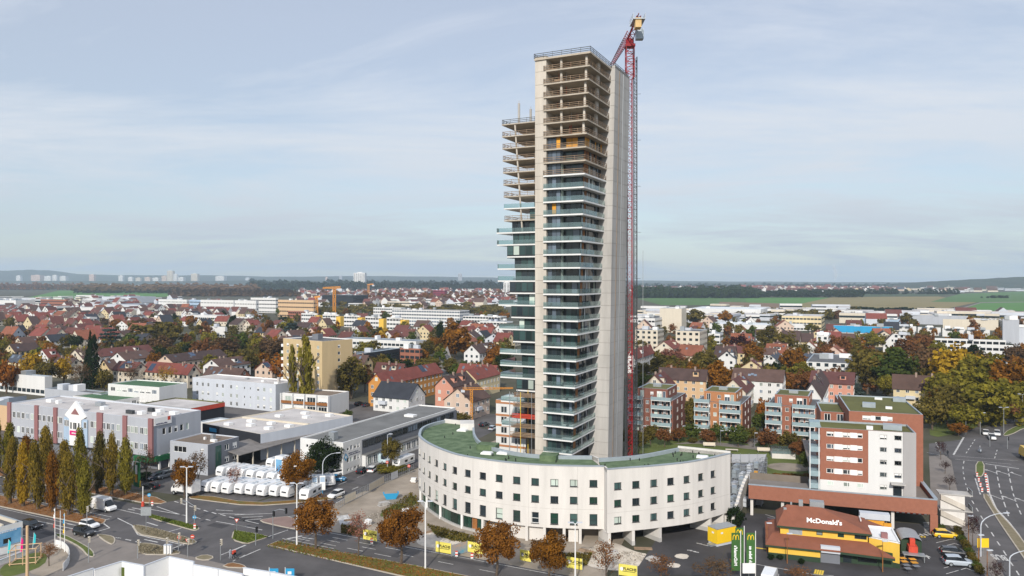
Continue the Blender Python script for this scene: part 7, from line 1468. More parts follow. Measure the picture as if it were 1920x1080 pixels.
TB('logistics_hall', 'pale grey logistics hall before the green field', 191, 270, 305, 556, 13, 'w_ltgrey', 'r_blue', 0); TB('logistics_hall', 'white halls at the left edge below the field', -30, 40, 66, 562, 14, 'w_white', 'r_blue', 1); TB('logistics_hall', 'long blue-grey hall roof behind the old town', 200, 300, 320, 570, 9, 'w_ltgrey', 'r_blue', 0); TB('brick_office', 'brick office with white top floor left of the field', 76, 124, 128, 561, 15, 'w_brick', 'r_pale', 3); TB('flat_block', 'white flat block in the middle of the old town', 139, 168, 182, 594, 9, 'w_white', 'r_pale', 2); TB('flat_block', 'long white low building at the edge of the old town', 112, 180, 186, 575, 8, 'w_white', 'r_pale', 1); TB('flat_block', 'white sports hall with sloping glass above the trees', 395, 422, 426, 612, 9, 'w_white', 'r_white', 1); TB('flat_block', 'white stepped school block in the town centre', 350, 410, 430, 590, 10, 'w_white', 'r_pale', 2); TB('flat_block', 'orange-fronted low block behind the big trees', 282, 322, 330, 595, 8, 'w_peach', 'r_pale', 1); TB('flat_block', 'pale blue factory roof above the dark conifer', 440, 480, 486, 594, 9, 'w_white', 'r_blue', 2); TB('flat_block', 'crimson block in the far town', 812, 834, 838, 544, 22, 'w_crimson', 'r_pale', 4)
TB('apartment_block', 'cream apartment block close to the crane', 1191, 1233, 1245, 618, 16, 'w_cream', 'r_dark', 5, band=False); TB('apartment_block', 'cream apartment block with windows, second from the crane', 1267, 1312, 1326, 620, 17, 'w_cream', 'r_dark', 5, band=False); TB('factory_tower', 'cream building with blue lettering band', 1237, 1278, 1287, 578, 22, 'w_cream', 'r_pale', 3, wcol='w_cream'); TB('flat_block', 'white low block with brick end behind the cream flats', 1196, 1228, 1256, 596, 14, 'w_white', 'r_dark', 3, wr='w_white'); TB('logistics_hall', 'very long white factory beyond the trees', 1292, 1460, 1470, 578, 11, 'w_white', 'r_white', 1, dmax=80); TB('flat_block', 'yellow flat-roofed block right of the factory', 1466, 1540, 1546, 592, 13, 'w_yellow', 'r_pale', 3); TB('logistics_hall', 'low pale halls with ribbed roofs below the yellow block', 1455, 1520, 1560, 607, 6, 'w_white', 'r_white', 1); TB('logistics_hall', 'white halls between factory and cream flats', 1330, 1440, 1450, 607, 7, 'w_white', 'r_white', 1); TB('flat_block', 'white house block among the trees near the birches', 1531, 1553, 1558, 629, 13, 'w_white', 'r_pale', 4, band=False); TB('flat_block', 'white villa with grey roof behind the cream flats', 1328, 1350, 1356, 625, 8, 'w_white', 'r_blue', 2)
o, A, B, C, D = TB('blue_hall', 'hall with dark roof and bright blue band', 1563, 1674, 1690, 610, 11, 'w_white', 'r_dark', 0); MB().ob((*(A.lerp(B, .5) + Vector((U.y, -U.x)) * .2), 5.5), ((B - A).length, .3, 5.4), GRID).build('blue_band', M['w_blue'], o)
for i in range(4): o, A, B, C, D = TB('white_hall', 'white hall with ridged roof and blue skylights, %s from the left' % ordn[i], 1675 + i * 46, 1718 + i * 46, 1800 + i * 46, 611 + i * 2.2, 7, 'w_white', 'r_white', 0, group='white halls', dmax=60); [MB().ob((*(A.lerp(B, .3 + .35 * (j % 2)) + (D - A) * (.15 + .2 * (j // 2))), 6.7), (4, 7, .35), GRID).build('skylight', M['gl_blue'], o) for j in range(8)]
TB('logistics_hall', 'long white hall behind the ridged white halls', 1768, 1872, 1880, 598, 10, 'w_cream', 'r_white', 0); TB('solar_hall', 'far hall with solar strips on its roof', 1690, 1815, 1822, 590, 10, 'w_grey', 'solar', 0, dmax=90); TB('green_hall', 'low green-fronted market hall', 1618, 1700, 1720, 597, 6, 'w_ltblue', 'r_green', 0); TB('silo_block', 'grey silo block at the right edge', 1880, 1911, 1922, 598, 22, 'w_grey', 'r_pale', 1, wcol='w_dkgrey'); TB('silo_block', 'pale blue plant building at the right edge', 1903, 1950, 1960, 612, 14, 'w_ltgrey', 'r_pale', 0)
for i in range(3): TB('terraced_flats', 'white terraced flats with planted roofs, %s tier' % ('lower', 'middle', 'top')[i], 1765 - 6 * i, 1900 + 14 * (1 - i), 1925, 652 - i * 9, 8 + 3 * i, 'w_white', 'r_brown', 2 + i, group='terraced flats')
TB('apartment_block', 'white four-storey flats with dark roof and balconies', 1512, 1604, 1608, 678, 11, 'w_white', 'r_dark', 4, band=False); TB('apartment_block', 'white mid-rise among the autumn trees', 1675, 1707, 1714, 626, 15, 'w_white', 'r_pale', 5, band=False)
TB('high_rise', 'white high-rise with dark window strips on the horizon', 663, 676, 685, 511.0, 78, 'w_white', 'r_dark', 10, cat='high-rise') if False else None
def box_far(name, label, x0, x1, ytop, D_, wall, cat='high-rise', group='far skyline buildings'):
    xa, xb = (x0 - CX) / F * D_, (x1 - CX) / F * D_; h = CH - (ytop - HY) * D_ / F; o = root(name, ((xa + xb) / 2, D_, 0), label, cat, group); w_ = xb - xa
    MB().box(-w_ / 2, w_ / 2, 0, w_ * .8, 0, h).build('tower_body', M[wall], o, world=False); MB().box(-w_ * .2, w_ * .2, w_ * .2, w_ * .5, h, h + 4).build('roof_unit', M[wall], o, world=False)
    n_ = max(1, int(w_ / 9)); mb = MB()
    for k in range(n_):
        for z in range(3, int(h) - 2, 4): s = -w_ / 2 + w_ * (k + .5) / n_; mb.quad((s - w_ / n_ * .28, -.3, z), (s + w_ / n_ * .28, -.3, z), (s + w_ / n_ * .28, -.3, z + 1.8), (s - w_ / n_ * .28, -.3, z + 1.8))
    if mb.f: tag(mb.build('glazing', M['gl_dark'], o, world=False), kind='stuff')
box_far('high_rise', 'white high-rise with dark window strips on the horizon', 663, 684, 511.5, 3900, 'w_white', group=None); box_far('high_rise', 'hazy single tower on the horizon left of the wing', 859, 866, 513, 7200, 'w_grey', group=None); box_far('high_rise', 'white slab at the left side of the tower wing', 944, 956, 529, 2300, 'w_white', group=None)
for i, (x0, x1, y, w_) in enumerate(((58, 75, 516, 'w_pinkp'), (83, 95, 518, 'w_white'), (98, 106, 516, 'w_white'), (112, 123, 518, 'w_white'), (167, 176, 515, 'w_pinkp'), (222, 230, 517, 'w_white'), (240, 248, 520, 'w_white'), (254, 263, 521, 'w_cream'), (271, 281, 520, 'w_peach'), (286, 297, 521, 'w_white'), (303, 312, 517.5, 'w_peach'), (313, 324, 508, 'w_cream'), (325, 332, 514, 'w_white'), (334, 344, 520, 'w_white'), (358, 370, 513.5, 'w_cream'), (404, 420, 518, 'w_white'), (460, 468, 521, 'w_ltgrey'), (636, 641, 517, 'w_grey'), (610, 614, 520, 'w_pinkp'), (30, 38, 517, 'w_white'))): reg_o = box_far('high_rise', 'pale far high-rise on the left horizon, %s from the left' % nth(i), x0, x1, y, 8000, w_)

# ---- random fill: old town on the left, scattered houses on the right, far villages
def free(p, r): return all((p - c).length > r + rr * .8 for c, rr in FOOT if abs(p.y - c.y) < 70)
def scatter(n, x0, x1, y0, y1, seed, steep=.5, tiles=None, walls=None, dmin=9, size=1.0, name='town_house', group='town houses'):
    r_ = random.Random(seed); k = 0; tries = 0
    while k < n and tries < n * 40:
        tries += 1; p = at(r_.uniform(x0, x1), r_.uniform(y0, y1))
        if not free(p, dmin * .75): continue
        wu, wv = r_.uniform(9, 13) * size, r_.uniform(10, 15) * size
        if r_.random() < .5: wu, wv = wv, wu
        wl = r_.choice(walls or ['w_white', 'w_white', 'w_cream', 'w_cream', 'w_yellow', 'w_pinkp', 'w_peach', 'w_ltgrey']); tl = r_.choice(tiles or ['t_red', 't_dred', 't_dred', 't_brown', 't_brown', 't_dbrown', 't_grey', 't_orange', 't_red'])
        st = r_.uniform(3.5, 5.5) if r_.random() > steep else r_.uniform(5, 7)
        ridge = r_.choice('uv'); house(p - U * wu / 2 - VV * wv / 2, wu, wv, r_.uniform(5, 7.5), st * size, ridge, wl, tl, None, name=name, group=group, ang=GRID + r_.uniform(-.25, .25), chim=p.y < 900, detail=p.y < 300); k += 1
scatter(58, -20, 300, 596, 652, 1, .7, dmin=10, group='old town houses'); scatter(38, -20, 480, 577, 600, 2, .6, dmin=11, group='old town houses'); scatter(12, 300, 520, 598, 622, 3, dmin=11, group='old town houses'); scatter(34, 480, 955, 607, 665, 4, .3, dmin=10, group='centre houses'); scatter(26, 600, 950, 552, 580, 5, .3, dmin=14, size=1.3, group='far houses'); scatter(14, 860, 950, 615, 660, 6, .3, dmin=10, group='centre houses'); scatter(34, 1195, 1700, 610, 690, 7, .2, dmin=10, group='houses right of the tower')
scatter(30, 1195, 1420, 541, 549, 8, .3, dmin=20, size=2.2, name='village_house', group='village houses beyond the fields'); scatter(34, 1380, 1560, 541.5, 545, 9, .3, ['t_red', 't_red', 't_dred'], dmin=25, size=2.6, name='village_house', group='village houses beyond the fields'); scatter(14, 1600, 1780, 543, 548, 10, .2, ['t_red', 't_slate', 't_brown'], dmin=22, size=2.4, name='village_house', group='village houses beyond the fields'); scatter(26, 720, 950, 542, 552, 12, .3, dmin=18, size=1.8, name='village_house', group='village houses beyond the fields'); scatter(16, 0, 140, 531, 538, 13, .3, dmin=40, size=3, name='village_house', group='village houses beyond the fields')

# ---- orange cranes in the town
M['crane_or'] = mat('crane_orange', (.62, .26, .03), .5, .1, 1)
def small_crane(label, px, yb, yt, jx0, jx1, s=1.6):
    p = at(px, yb); h = (yb - yt) * p.y / F; o = root('construction_crane', (*p, 0), label, 'crane', 'orange cranes'); mb = MB(); lattice(mb, (0, 0, 0), s, h, s * 1.6, s * .09); mb.build('mast', M['crane_or'], o, world=False)
    mb = MB(); truss(mb, ((jx0 - px) / F * p.y, 0, h), ((jx1 - px) / F * p.y, 3, h), s * .8, s * .9, 14, s * .07); mb.build('jib', M['crane_or'], o, world=False); MB().ob(((jx0 - px) / F * p.y, 0, h - s), (s * 1.6, s, s)).build('counterweight', M['w_ltgrey'], o, world=False)
small_crane('orange tower crane above the white terrace', 627, 592, 541, 638, 604, 3.2); small_crane('short orange crane mast beside the scaffolded building', 594, 590, 558, 600, 588, 3); small_crane('thin orange crane far behind the clinic', 691, 556, 534, 700, 688, 4); small_crane('small yellow self-erecting crane beside the peach house', 884, 790, 731, 868, 962, .8)

# ================================================================== TREES
PAL = dict(orange=((.16, .055, .012), (.40, .155, .025)), rust=((.10, .048, .020), (.28, .120, .042)), yellow=((.21, .125, .012), (.52, .33, .03)), olive=((.062, .054, .014), (.20, .155, .036)), green=((.036, .056, .014), (.130, .160, .034)), dkgreen=((.008, .018, .007), (.032, .050, .018)), brown=((.070, .044, .024), (.185, .110, .055)), purple=((.022, .010, .012), (.075, .028, .030)), blue=((.022, .038, .034), (.070, .095, .085)), yelgreen=((.095, .090, .014), (.30, .25, .036)), pink=((.16, .065, .045), (.36, .17, .12)), poplar=((.080, .066, .011), (.31, .215, .034)), maple=((.105, .042, .010), (.34, .145, .026)), copper=((.10, .045, .010), (.35, .15, .02)), stone=((.25, .22, .18), (.62, .56, .48)), lawn=((.075, .105, .020), (.19, .23, .05)), dry=((.17, .145, .09), (.34, .29, .20)))
PN = dict(orange='orange', rust='rust-brown', yellow='golden yellow', olive='olive', green='green', dkgreen='dark green', brown='brown', purple='dark purple', blue='blue-green', yelgreen='yellow-green', pink='pinkish', poplar='olive-gold', maple='russet', copper='copper-orange')
def leaf_mat(n_):
    k = 'foliage_' + n_
    if k in MATS: return MATS[k]
    m = bpy.data.materials.new(k); m.use_nodes = True; t = m.node_tree; t.nodes.clear()
    at_ = t.nodes.new('ShaderNodeAttribute'); at_.attribute_name = 'tone'; oi = t.nodes.new('ShaderNodeObjectInfo')
    ad = t.nodes.new('ShaderNodeMath'); ad.operation = 'MULTIPLY_ADD'; ad.inputs[1].default_value = .3; t.links.new(oi.outputs['Random'], ad.inputs[0]); sb = t.nodes.new('ShaderNodeMath'); sb.operation = 'ADD'; sb.inputs[1].default_value = -.15; t.links.new(at_.outputs['Fac'], sb.inputs[0]); t.links.new(sb.outputs[0], ad.inputs[2])
    cr = t.nodes.new('ShaderNodeValToRGB'); a, b = PAL[n_]; cr.color_ramp.elements[0].color = (*a, 1); cr.color_ramp.elements[1].color = (*b, 1); t.links.new(ad.outputs[0], cr.inputs[0])
    df = t.nodes.new('ShaderNodeBsdfDiffuse'); tl = t.nodes.new('ShaderNodeBsdfTranslucent'); mx = t.nodes.new('ShaderNodeMixShader'); mx.inputs[0].default_value = .28
    t.links.new(cr.outputs[0], df.inputs[0]); t.links.new(cr.outputs[0], tl.inputs[0]); t.links.new(df.outputs[0], mx.inputs[1]); t.links.new(tl.outputs[0], mx.inputs[2])
    o = t.nodes.new('ShaderNodeOutputMaterial'); t.links.new(mx.outputs[0], o.inputs[0]); MATS[k] = m
    return m
def crown_arrays(shape, n_clump, n_leaf, leaf, seed):
    """unit crown: radius about 1, height 0..2; leaf-sized faces gathered in clumps"""
    g = np.random.default_rng(seed)
    th = g.uniform(0, 2 * np.pi, n_clump); z = g.uniform(0, 1, n_clump)
    if shape == 'round': zz = 1 - 2 * z; r = np.sqrt(np.maximum(0, 1 - zz ** 2)); k = g.uniform(.40, .92, n_clump) ; C = np.stack([r * np.cos(th) * k, r * np.sin(th) * k, 1 + zz * k], 1); cr = g.uniform(.20, .36, n_clump)
    elif shape == 'oval': zz = 1 - 2 * z; r = np.sqrt(np.maximum(0, 1 - zz ** 2)) * (1 - .18 * zz); k = g.uniform(.35, .88, n_clump); C = np.stack([r * np.cos(th) * k, r * np.sin(th) * k, 1 + zz * k], 1); cr = g.uniform(.18, .34, n_clump)
    elif shape == 'column': zz = z * 2; r = np.clip(np.minimum(.45 + zz * 1.1, (2.06 - zz) * .9 + .12), 0, .78); k = g.uniform(.4, .9, n_clump); r = r * (.85 + .25 * np.sin(zz * 5 + th * 2 + seed)); C = np.stack([r * np.cos(th) * k, r * np.sin(th) * k, .06 + zz * .92], 1); cr = g.uniform(.13, .38, n_clump)
    elif shape == 'cone': zz = (1 - np.sqrt(1 - z * .98)) * 2; r = (2.02 - zz) * .46 + .03; k = g.uniform(.6, 1.0, n_clump); C = np.stack([r * np.cos(th) * k, r * np.sin(th) * k, zz], 1); cr = .06 + r * .26
    elif shape == 'spread': lay = np.floor(z * 5) / 5; zz = .35 + lay * 1.6; r = (1 - lay * .75) * np.sqrt(g.uniform(0, 1, n_clump)); C = np.stack([r * np.cos(th), r * np.sin(th), zz], 1); cr = g.uniform(.14, .26, n_clump)
    else: zz = 1 - 2 * z; r = np.sqrt(np.maximum(0, 1 - zz ** 2)); k = g.uniform(.5, 1, n_clump); C = np.stack([r * np.cos(th) * k, r * np.sin(th) * k, 1 + zz * k], 1); cr = g.uniform(.15, .3, n_clump)
    ci = g.integers(0, n_clump, n_leaf); d = g.normal(size=(n_leaf, 3)); d /= np.linalg.norm(d, axis=1)[:, None]
    rad = g.uniform(.25, 1, n_leaf) ** .5; flat = np.array([1, 1, .35 if shape == 'spread' else .85])
    P_ = C[ci] + d * (cr[ci] * rad)[:, None] * flat
    out = P_ - np.array([0, 0, 1.0]) if shape in ('round', 'oval') else P_ * np.array([1, 1, .15])
    nrm = out / (np.linalg.norm(out, axis=1)[:, None] + 1e-6) * .55 + g.normal(size=(n_leaf, 3)) * .55 + d * .35; nrm /= np.linalg.norm(nrm, axis=1)[:, None]
    t = np.cross(nrm, g.normal(size=(n_leaf, 3))); t /= np.linalg.norm(t, axis=1)[:, None] + 1e-9; b = np.cross(nrm, t); s = leaf * g.uniform(.55, 1.25, n_leaf)
    V = np.empty((n_leaf, 4, 3)); V[:, 0] = P_ - t * s[:, None]; V[:, 1] = P_ - b * (s * .62)[:, None] + nrm * (s * .15)[:, None]; V[:, 2] = P_ + t * s[:, None]; V[:, 3] = P_ + b * (s * .62)[:, None] + nrm * (s * .15)[:, None]
    tone = np.clip(g.normal(.5, .17, n_clump)[ci] + g.normal(0, .16, n_leaf), 0, 1)
    return V.reshape(-1, 3), tone
CROWN = {}
def crown_mesh(shape, lod, var, pal):
    k = (shape, lod, var)
    if k not in CROWN:
        nc, nl, lf = {'near': (62, 8500, .052), 'mid': (60, 2000, .105), 'far': (34, 620, .19), 'thin': (60, 1100, .05), 'tall': (150, 6500, .060)}[lod]; CROWN[k] = crown_arrays(shape, nc, nl, lf, hash((shape, var)) % 9973 if False else sum(map(ord, shape)) * 7 + var * 31 + len(lod))
    kk = k + (pal,)
    if kk in CROWN: return CROWN[kk]
    V, tone = CROWN[k]; n_ = len(tone); me = bpy.data.meshes.new('crown'); me.vertices.add(n_ * 4); me.vertices.foreach_set('co', V.astype(np.float32).ravel()); me.loops.add(n_ * 4); me.loops.foreach_set('vertex_index', np.arange(n_ * 4, dtype=np.int32)); me.polygons.add(n_); me.polygons.foreach_set('loop_start', np.arange(0, n_ * 4, 4, dtype=np.int32))
    me.update(calc_edges=True); a = me.attributes.new('tone', 'FLOAT', 'FACE'); a.data.foreach_set('value', tone.astype(np.float32)); me.materials.append(leaf_mat(pal)); CROWN[kk] = me
    return me
TR = {}
def trunk_mesh(var, bare=False):
    if (var, bare) in TR: return TR[var, bare]
    r_ = random.Random(var + 50); mb = MB()
    def limb(p, d, L, r, lv):
        q = p + d * L; mid = p + d * L * .5 + Vector((r_.uniform(-1, 1), r_.uniform(-1, 1), 0)) * L * .06; mb.tube(p, mid, r, r * .8, 6 if lv == 0 else 4); mb.tube(mid, q, r * .8, r * .55, 6 if lv == 0 else 4)
        if lv >= (4 if bare else 2): return
        for k in range(r_.randint(3, 4)):
            a = r_.uniform(0, 6.28); tl = r_.uniform(.45, .95); nd = (d + Vector((math.cos(a), math.sin(a), .15)) * tl).normalized(); limb(p + d * L * r_.uniform(.65, 1.0), nd, L * r_.uniform(.5, .72), r * .5, lv + 1)
    limb(Vector((0, 0, 0)), Vector((0, 0, 1)), .42, .028, 0); TR[var, bare] = mb.mesh('trunk', M['bark']); return TR[var, bare]
tr_ = random.Random(77)
SN = dict(round='round tree', oval='broad tree', column='columnar poplar', cone='conical evergreen', spread='layered cedar', bare='bare tree')
def tree(px, yb, h, w_, shape='oval', pal='olive', label=None, group='town trees', lod=None, trunk=.18, name='tree', z=0.0, p=None):
    p = at(px, yb) if p is None else p; o = root(name, (*p, z), None, 'tree', group); o.rotation_euler.z = tr_.uniform(0, 6.28)
    base = '%s %s %s' % (PN[pal], SN[shape], where(*proj(p.x, p.y, h * .5)))
    if label: tag(o, label)
    else: reg(o, base, proj(p.x, p.y)[0])
    lod = lod or ('near' if p.y < 200 else 'mid' if p.y < 520 else 'far'); var = tr_.randint(0, 2 if shape != 'column' else 5)
    t = link('trunk', trunk_mesh(tr_.randint(0, 3), shape == 'bare'), o); t.scale = (h if shape != 'bare' else w_ * 1.0, h if shape != 'bare' else w_ * 1.0, h * (1 if shape in ('bare',) else .95))
    if shape == 'bare':
        c = link('crown', crown_mesh('oval', 'thin', var, pal), o); c.location = (0, 0, h * .3); c.scale = (w_ / 2, w_ / 2, h * .35); return o
    c = link('crown', crown_mesh(shape, lod, var, pal), o); c.location = (0, 0, h * trunk); k_ = tr_.uniform(.92, 1.22) if shape == 'column' else 1.08; c.scale = (w_ / 2 * k_, w_ / 2 * k_ * tr_.uniform(.9, 1.1), h * (1 - trunk) / 2); c.rotation_euler = (tr_.uniform(-.04, .04), tr_.uniform(-.04, .04), 0)
    return o
def TP(px, yt, yb, wpx, shape='oval', pal='olive', **k):
    d = F * CH / (yb - HY); return tree(px, yb, (yb - yt) * d / F, wpx * d / F, shape, pal, **k)
# street trees
for x, yb, yt, wp, sh, pl_, lb in ((592, 1030, 930, 84, 'round', 'maple', 'russet round maple at the crossing end of the tree median'), (752, 1059, 949, 80, 'round', 'maple', 'russet maple on the median before the dirt site'), (931, 1079, 976, 84, 'round', 'maple', 'russet maple in front of the curved block'), (1030, 1096, 990, 72, 'oval', 'copper', 'copper tree on the median in front of the white columns'), (554, 934, 843, 60, 'round', 'copper', 'copper-orange round tree at the caravan lot corner'), (346, 934, 860, 46, 'round', 'copper', 'small copper tree behind the white box truck')):
    TP(x, yt, yb, wp, sh, pl_, label=lb, group='street trees', name='maple_tree', trunk=.24)
for x, yb, yt, wp, pl_, lb in ((672, 1043, 955, 52, 'pink', 'bare street tree between two russet maples'), (1136, 1097, 1010, 66, 'rust', 'thin reddish street tree before the open bays'), (1240, 1100, 1035, 56, 'rust', 'small thin rust tree beside the service drive'), (371, 924, 838, 44, 'brown', 'bare tree in front of the dark corner office'), (440, 925, 870, 34, 'pink', 'bare small tree among the front caravans'), (1340, 1105, 1045, 90, 'brown', 'tangle of bare shrubs left of the banners'), (1500, 1105, 1062, 70, 'rust', 'bare rusty shrub at the restaurant entrance'), (92, 1062, 1015, 40, 'rust', 'bare little tree on the sandy bank'), (275, 905, 838, 40, 'brown', 'bare tree before the green showroom fascia')):
    TP(x, yt, yb, wp, 'bare', pl_, label=lb, group='bare trees', name='bare_tree')
TP(605, 818, 893, 62, 'round', 'dkgreen', label='dark evergreen tree beside the institute entrance', group='street trees', trunk=.04); TP(733, 818, 880, 42, 'oval', 'olive', label='olive street tree at the institute hedge', group='street trees', trunk=.25)
for i, x in enumerate((18.7, 43, 71.5, 100, 128.5, 157.6)): TP(x, (822, 832, 826, 848, 850, 862)[i], 945 + i * 5.3, 33, 'column', ('poplar', 'yellow', 'poplar', 'copper', 'poplar', 'yelgreen')[i], label='columnar poplar in the near median row, %s from the left' % ordn[i], group='poplars on the median', name='poplar_tree', lod='tall', trunk=.12)
for i, (x, y, yt) in enumerate(((-8, 898, 790), (15, 897, 795), (50, 903, 818), (85, 908, 800), (120, 915, 826), (152, 920, 805), (183, 926, 812), (209.5, 929, 812), (236, 929, 822))): TP(x, yt, y, 31, 'column', ('poplar', 'yelgreen', 'copper', 'poplar', 'poplar', 'yelgreen', 'olive', 'poplar', 'yelgreen')[i], label='columnar poplar in the far verge row, %s from the left' % (ordn + ['ninth'])[i], group='poplars on the verge', name='poplar_tree', lod='tall', trunk=.12)
# town trees seen one by one
TP(172, 604, 728, 38, 'cone', 'dkgreen', label='tall dark sequoia towering over the left town', group='single town trees', lod='tall', trunk=.03)
for a in ((206, 611, 664, 46, 'spread', 'blue'), (283, 602, 648, 66, 'round', 'olive'), (318, 598, 652, 56, 'oval', 'olive'), (245, 624, 654, 34, 'round', 'green'), (305, 628, 674, 56, 'oval', 'brown'), (345, 640, 672, 40, 'round', 'yelgreen'), (372, 636, 676, 42, 'oval', 'rust'), (420, 628, 676, 60, 'oval', 'brown'), (452, 622, 670, 40, 'round', 'green'), (480, 625, 672, 34, 'oval', 'yelgreen'), (507, 630, 684, 60, 'oval', 'brown'), (528, 660, 722, 42, 'oval', 'orange'), (437, 587, 620, 24, 'cone', 'dkgreen'), (545, 602, 642, 38, 'spread', 'blue'), (505, 598, 642, 24, 'oval', 'rust'), (538, 596, 632, 30, 'round', 'yelgreen'), (548, 641, 768, 22, 'column', 'yelgreen'), (573, 622, 772, 36, 'column', 'yelgreen'), (646, 640, 705, 44, 'oval', 'olive'), (658, 668, 748, 60, 'oval', 'olive'), (632, 690, 745, 44, 'oval', 'olive'), (684, 680, 735, 40, 'oval', 'rust'), (757, 706, 748, 44, 'round', 'olive'), (803, 668, 708, 50, 'round', 'olive'), (826, 603, 664, 24, 'column', 'dkgreen'), (852, 604, 676, 62, 'oval', 'copper'), (800, 640, 672, 40, 'oval', 'olive'), (930, 642, 694, 38, 'oval', 'maple'), (918, 664, 704, 34, 'oval', 'orange'), (705, 616, 652, 20, 'cone', 'dkgreen'), (721, 614, 648, 22, 'oval', 'yellow'), (12, 672, 738, 44, 'oval', 'orange'), (60, 655, 726, 44, 'oval', 'yellow'), (84, 672, 728, 40, 'round', 'olive'), (119, 664, 724, 32, 'oval', 'yellow'), (152, 676, 738, 44, 'bare', 'brown'), (196, 688, 738, 30, 'oval', 'olive'), (246, 680, 728, 44, 'bare', 'brown'), (310, 682, 732, 44, 'bare', 'yellow'), (92, 612, 640, 26, 'round', 'orange'), (395, 664, 704, 38, 'oval', 'yelgreen'), (465, 652, 704, 46, 'oval', 'olive'), (652, 768, 792, 20, 'round', 'green'), (1205, 631, 664, 38, 'round', 'olive'), (1262, 650, 694, 48, 'oval', 'pink'), (1243, 662, 710, 58, 'round', 'olive'), (1325, 660, 718, 56, 'round', 'olive'), (1350, 676, 748, 58, 'oval', 'copper'), (1322, 704, 752, 22, 'cone', 'dkgreen'), (1388, 627, 668, 46, 'round', 'purple'), (1413, 640, 692, 44, 'oval', 'copper'), (1440, 610, 662, 46, 'oval', 'olive'), (1472, 620, 668, 48, 'oval', 'olive'), (1490, 646, 712, 50, 'oval', 'copper'), (1502, 684, 726, 70, 'oval', 'olive'), (1312, 646, 672, 22, 'round', 'purple'), (1303, 580, 612, 44, 'oval', 'olive'), (1360, 582, 610, 30, 'oval', 'copper'), (1570, 624, 684, 44, 'oval', 'rust'), (1548, 640, 690, 36, 'oval', 'rust'), (1635, 618, 662, 40, 'oval', 'yelgreen'), (1626, 644, 738, 74, 'oval', 'olive'), (1668, 650, 740, 90, 'oval', 'green'), (1738, 642, 730, 64, 'oval', 'brown'), (1702, 628, 678, 44, 'oval', 'rust'), (1745, 625, 670, 36, 'oval', 'rust'), (1796, 642, 745, 100, 'oval', 'yellow'), (1850, 655, 760, 90, 'oval', 'yelgreen'), (1898, 664, 772, 80, 'oval', 'copper'), (1836, 698, 800, 100, 'oval', 'yelgreen'), (1776, 716, 795, 74, 'oval', 'olive'), (1900, 705, 780, 80, 'oval', 'yelgreen'), (1748, 738, 806, 56, 'round', 'olive'), (1808, 755, 812, 60, 'round', 'yelgreen'), (1868, 735, 795, 70, 'oval', 'rust'), (1770, 690, 770, 70, 'oval', 'yelgreen'), (1600, 708, 752, 46, 'cone', 'blue'), (1660, 700, 748, 30, 'round', 'yelgreen'), (1797, 792, 818, 30, 'round', 'maple')): TP(*a, group='single town trees')
for a in ((1220, 794, 834, 34, 'oval', 'olive'), (1246, 800, 838, 30, 'oval', 'rust'), (1200, 806, 845, 34, 'oval', 'olive'), (1296, 794, 826, 34, 'round', 'green'), (1326, 804, 834, 32, 'round', 'rust'), (1345, 794, 830, 34, 'round', 'green'), (1384, 796, 838, 38, 'round', 'green'), (1432, 742, 808, 32, 'oval', 'orange'), (1440, 803, 842, 42, 'round', 'rust'), (1478, 808, 846, 42, 'round', 'olive'), (1502, 828, 862, 44, 'round', 'rust'), (1516, 846, 884, 40, 'round', 'green'), (1272, 800, 830, 30, 'oval', 'rust'), (1425, 770, 812, 30, 'oval', 'green'), (1296, 745, 812, 30, 'oval', 'olive'), (1180, 800, 845, 30, 'oval', 'olive'), (1410, 800, 830, 26, 'round', 'olive')): TP(*a, group='garden trees', trunk=.2)
for i, a in enumerate(((1764, 824, 862, 24), (1772, 862, 888, 22), (1781, 888, 922, 26), (1824, 962, 1024, 34), (1868, 1048, 1100, 34))): TP(*a, 'bare', 'purple', label='small purple-leaved tree along the arterial pavement, %s from the junction' % ordn[i], group='purple pavement trees', trunk=.3)
# shrubs and hedges
def shrub(px, yb, w_, h, pal, label, group, cat='shrub', name='shrub', shape='round', lod='mid', p=None):
    p = at(px, yb) if p is None else p; o = root(name, (*p, 0), label, cat, group); c = link('foliage', crown_mesh(shape, lod, tr_.randint(0, 2), pal), o); c.scale = (w_ / 2, w_ / 2, h / 2); c.rotation_euler = (0, 0, tr_.uniform(0, 6)); mb = MB()
    for k in range(3): mb.tube((.1 * k, 0, 0), (.25 * k - .2, .2, h * .5), .05, .02, 4)
    mb.build('stem', M['bark'], o, world=False)
    return o
for i in range(11): shrub(*r6(1030 + i * 31 if i else 850, 420 + i * 58 if i else 450), 1.7, 1.5, 'olive' if i % 3 else 'green', 'bushy ornamental grass in the car park hedge, %s from the brick pier' % (ordn + ['ninth', 'tenth', '11th'])[i], 'car park hedge bushes')
for i in range(12): shrub(1458 + (i % 6) * 14, 902 + (i // 6) * 9, 3.2, 1.9, tr_.choice(['rust', 'copper', 'olive']), 'rusty hedge shrub on the lawn above the brick fascia, %s from the left' % (ordn + ['ninth', 'tenth', '11th', '12th'])[i], 'hedge above the brick fascia')
for i in range(8): shrub(1265 + i * 33, 826 + (i % 3) * 4, 3.0, 1.6, tr_.choice(['rust', 'olive', 'brown']), 'low autumn shrub before the brick blocks, %s from the left' % ordn[i], 'garden shrubs')
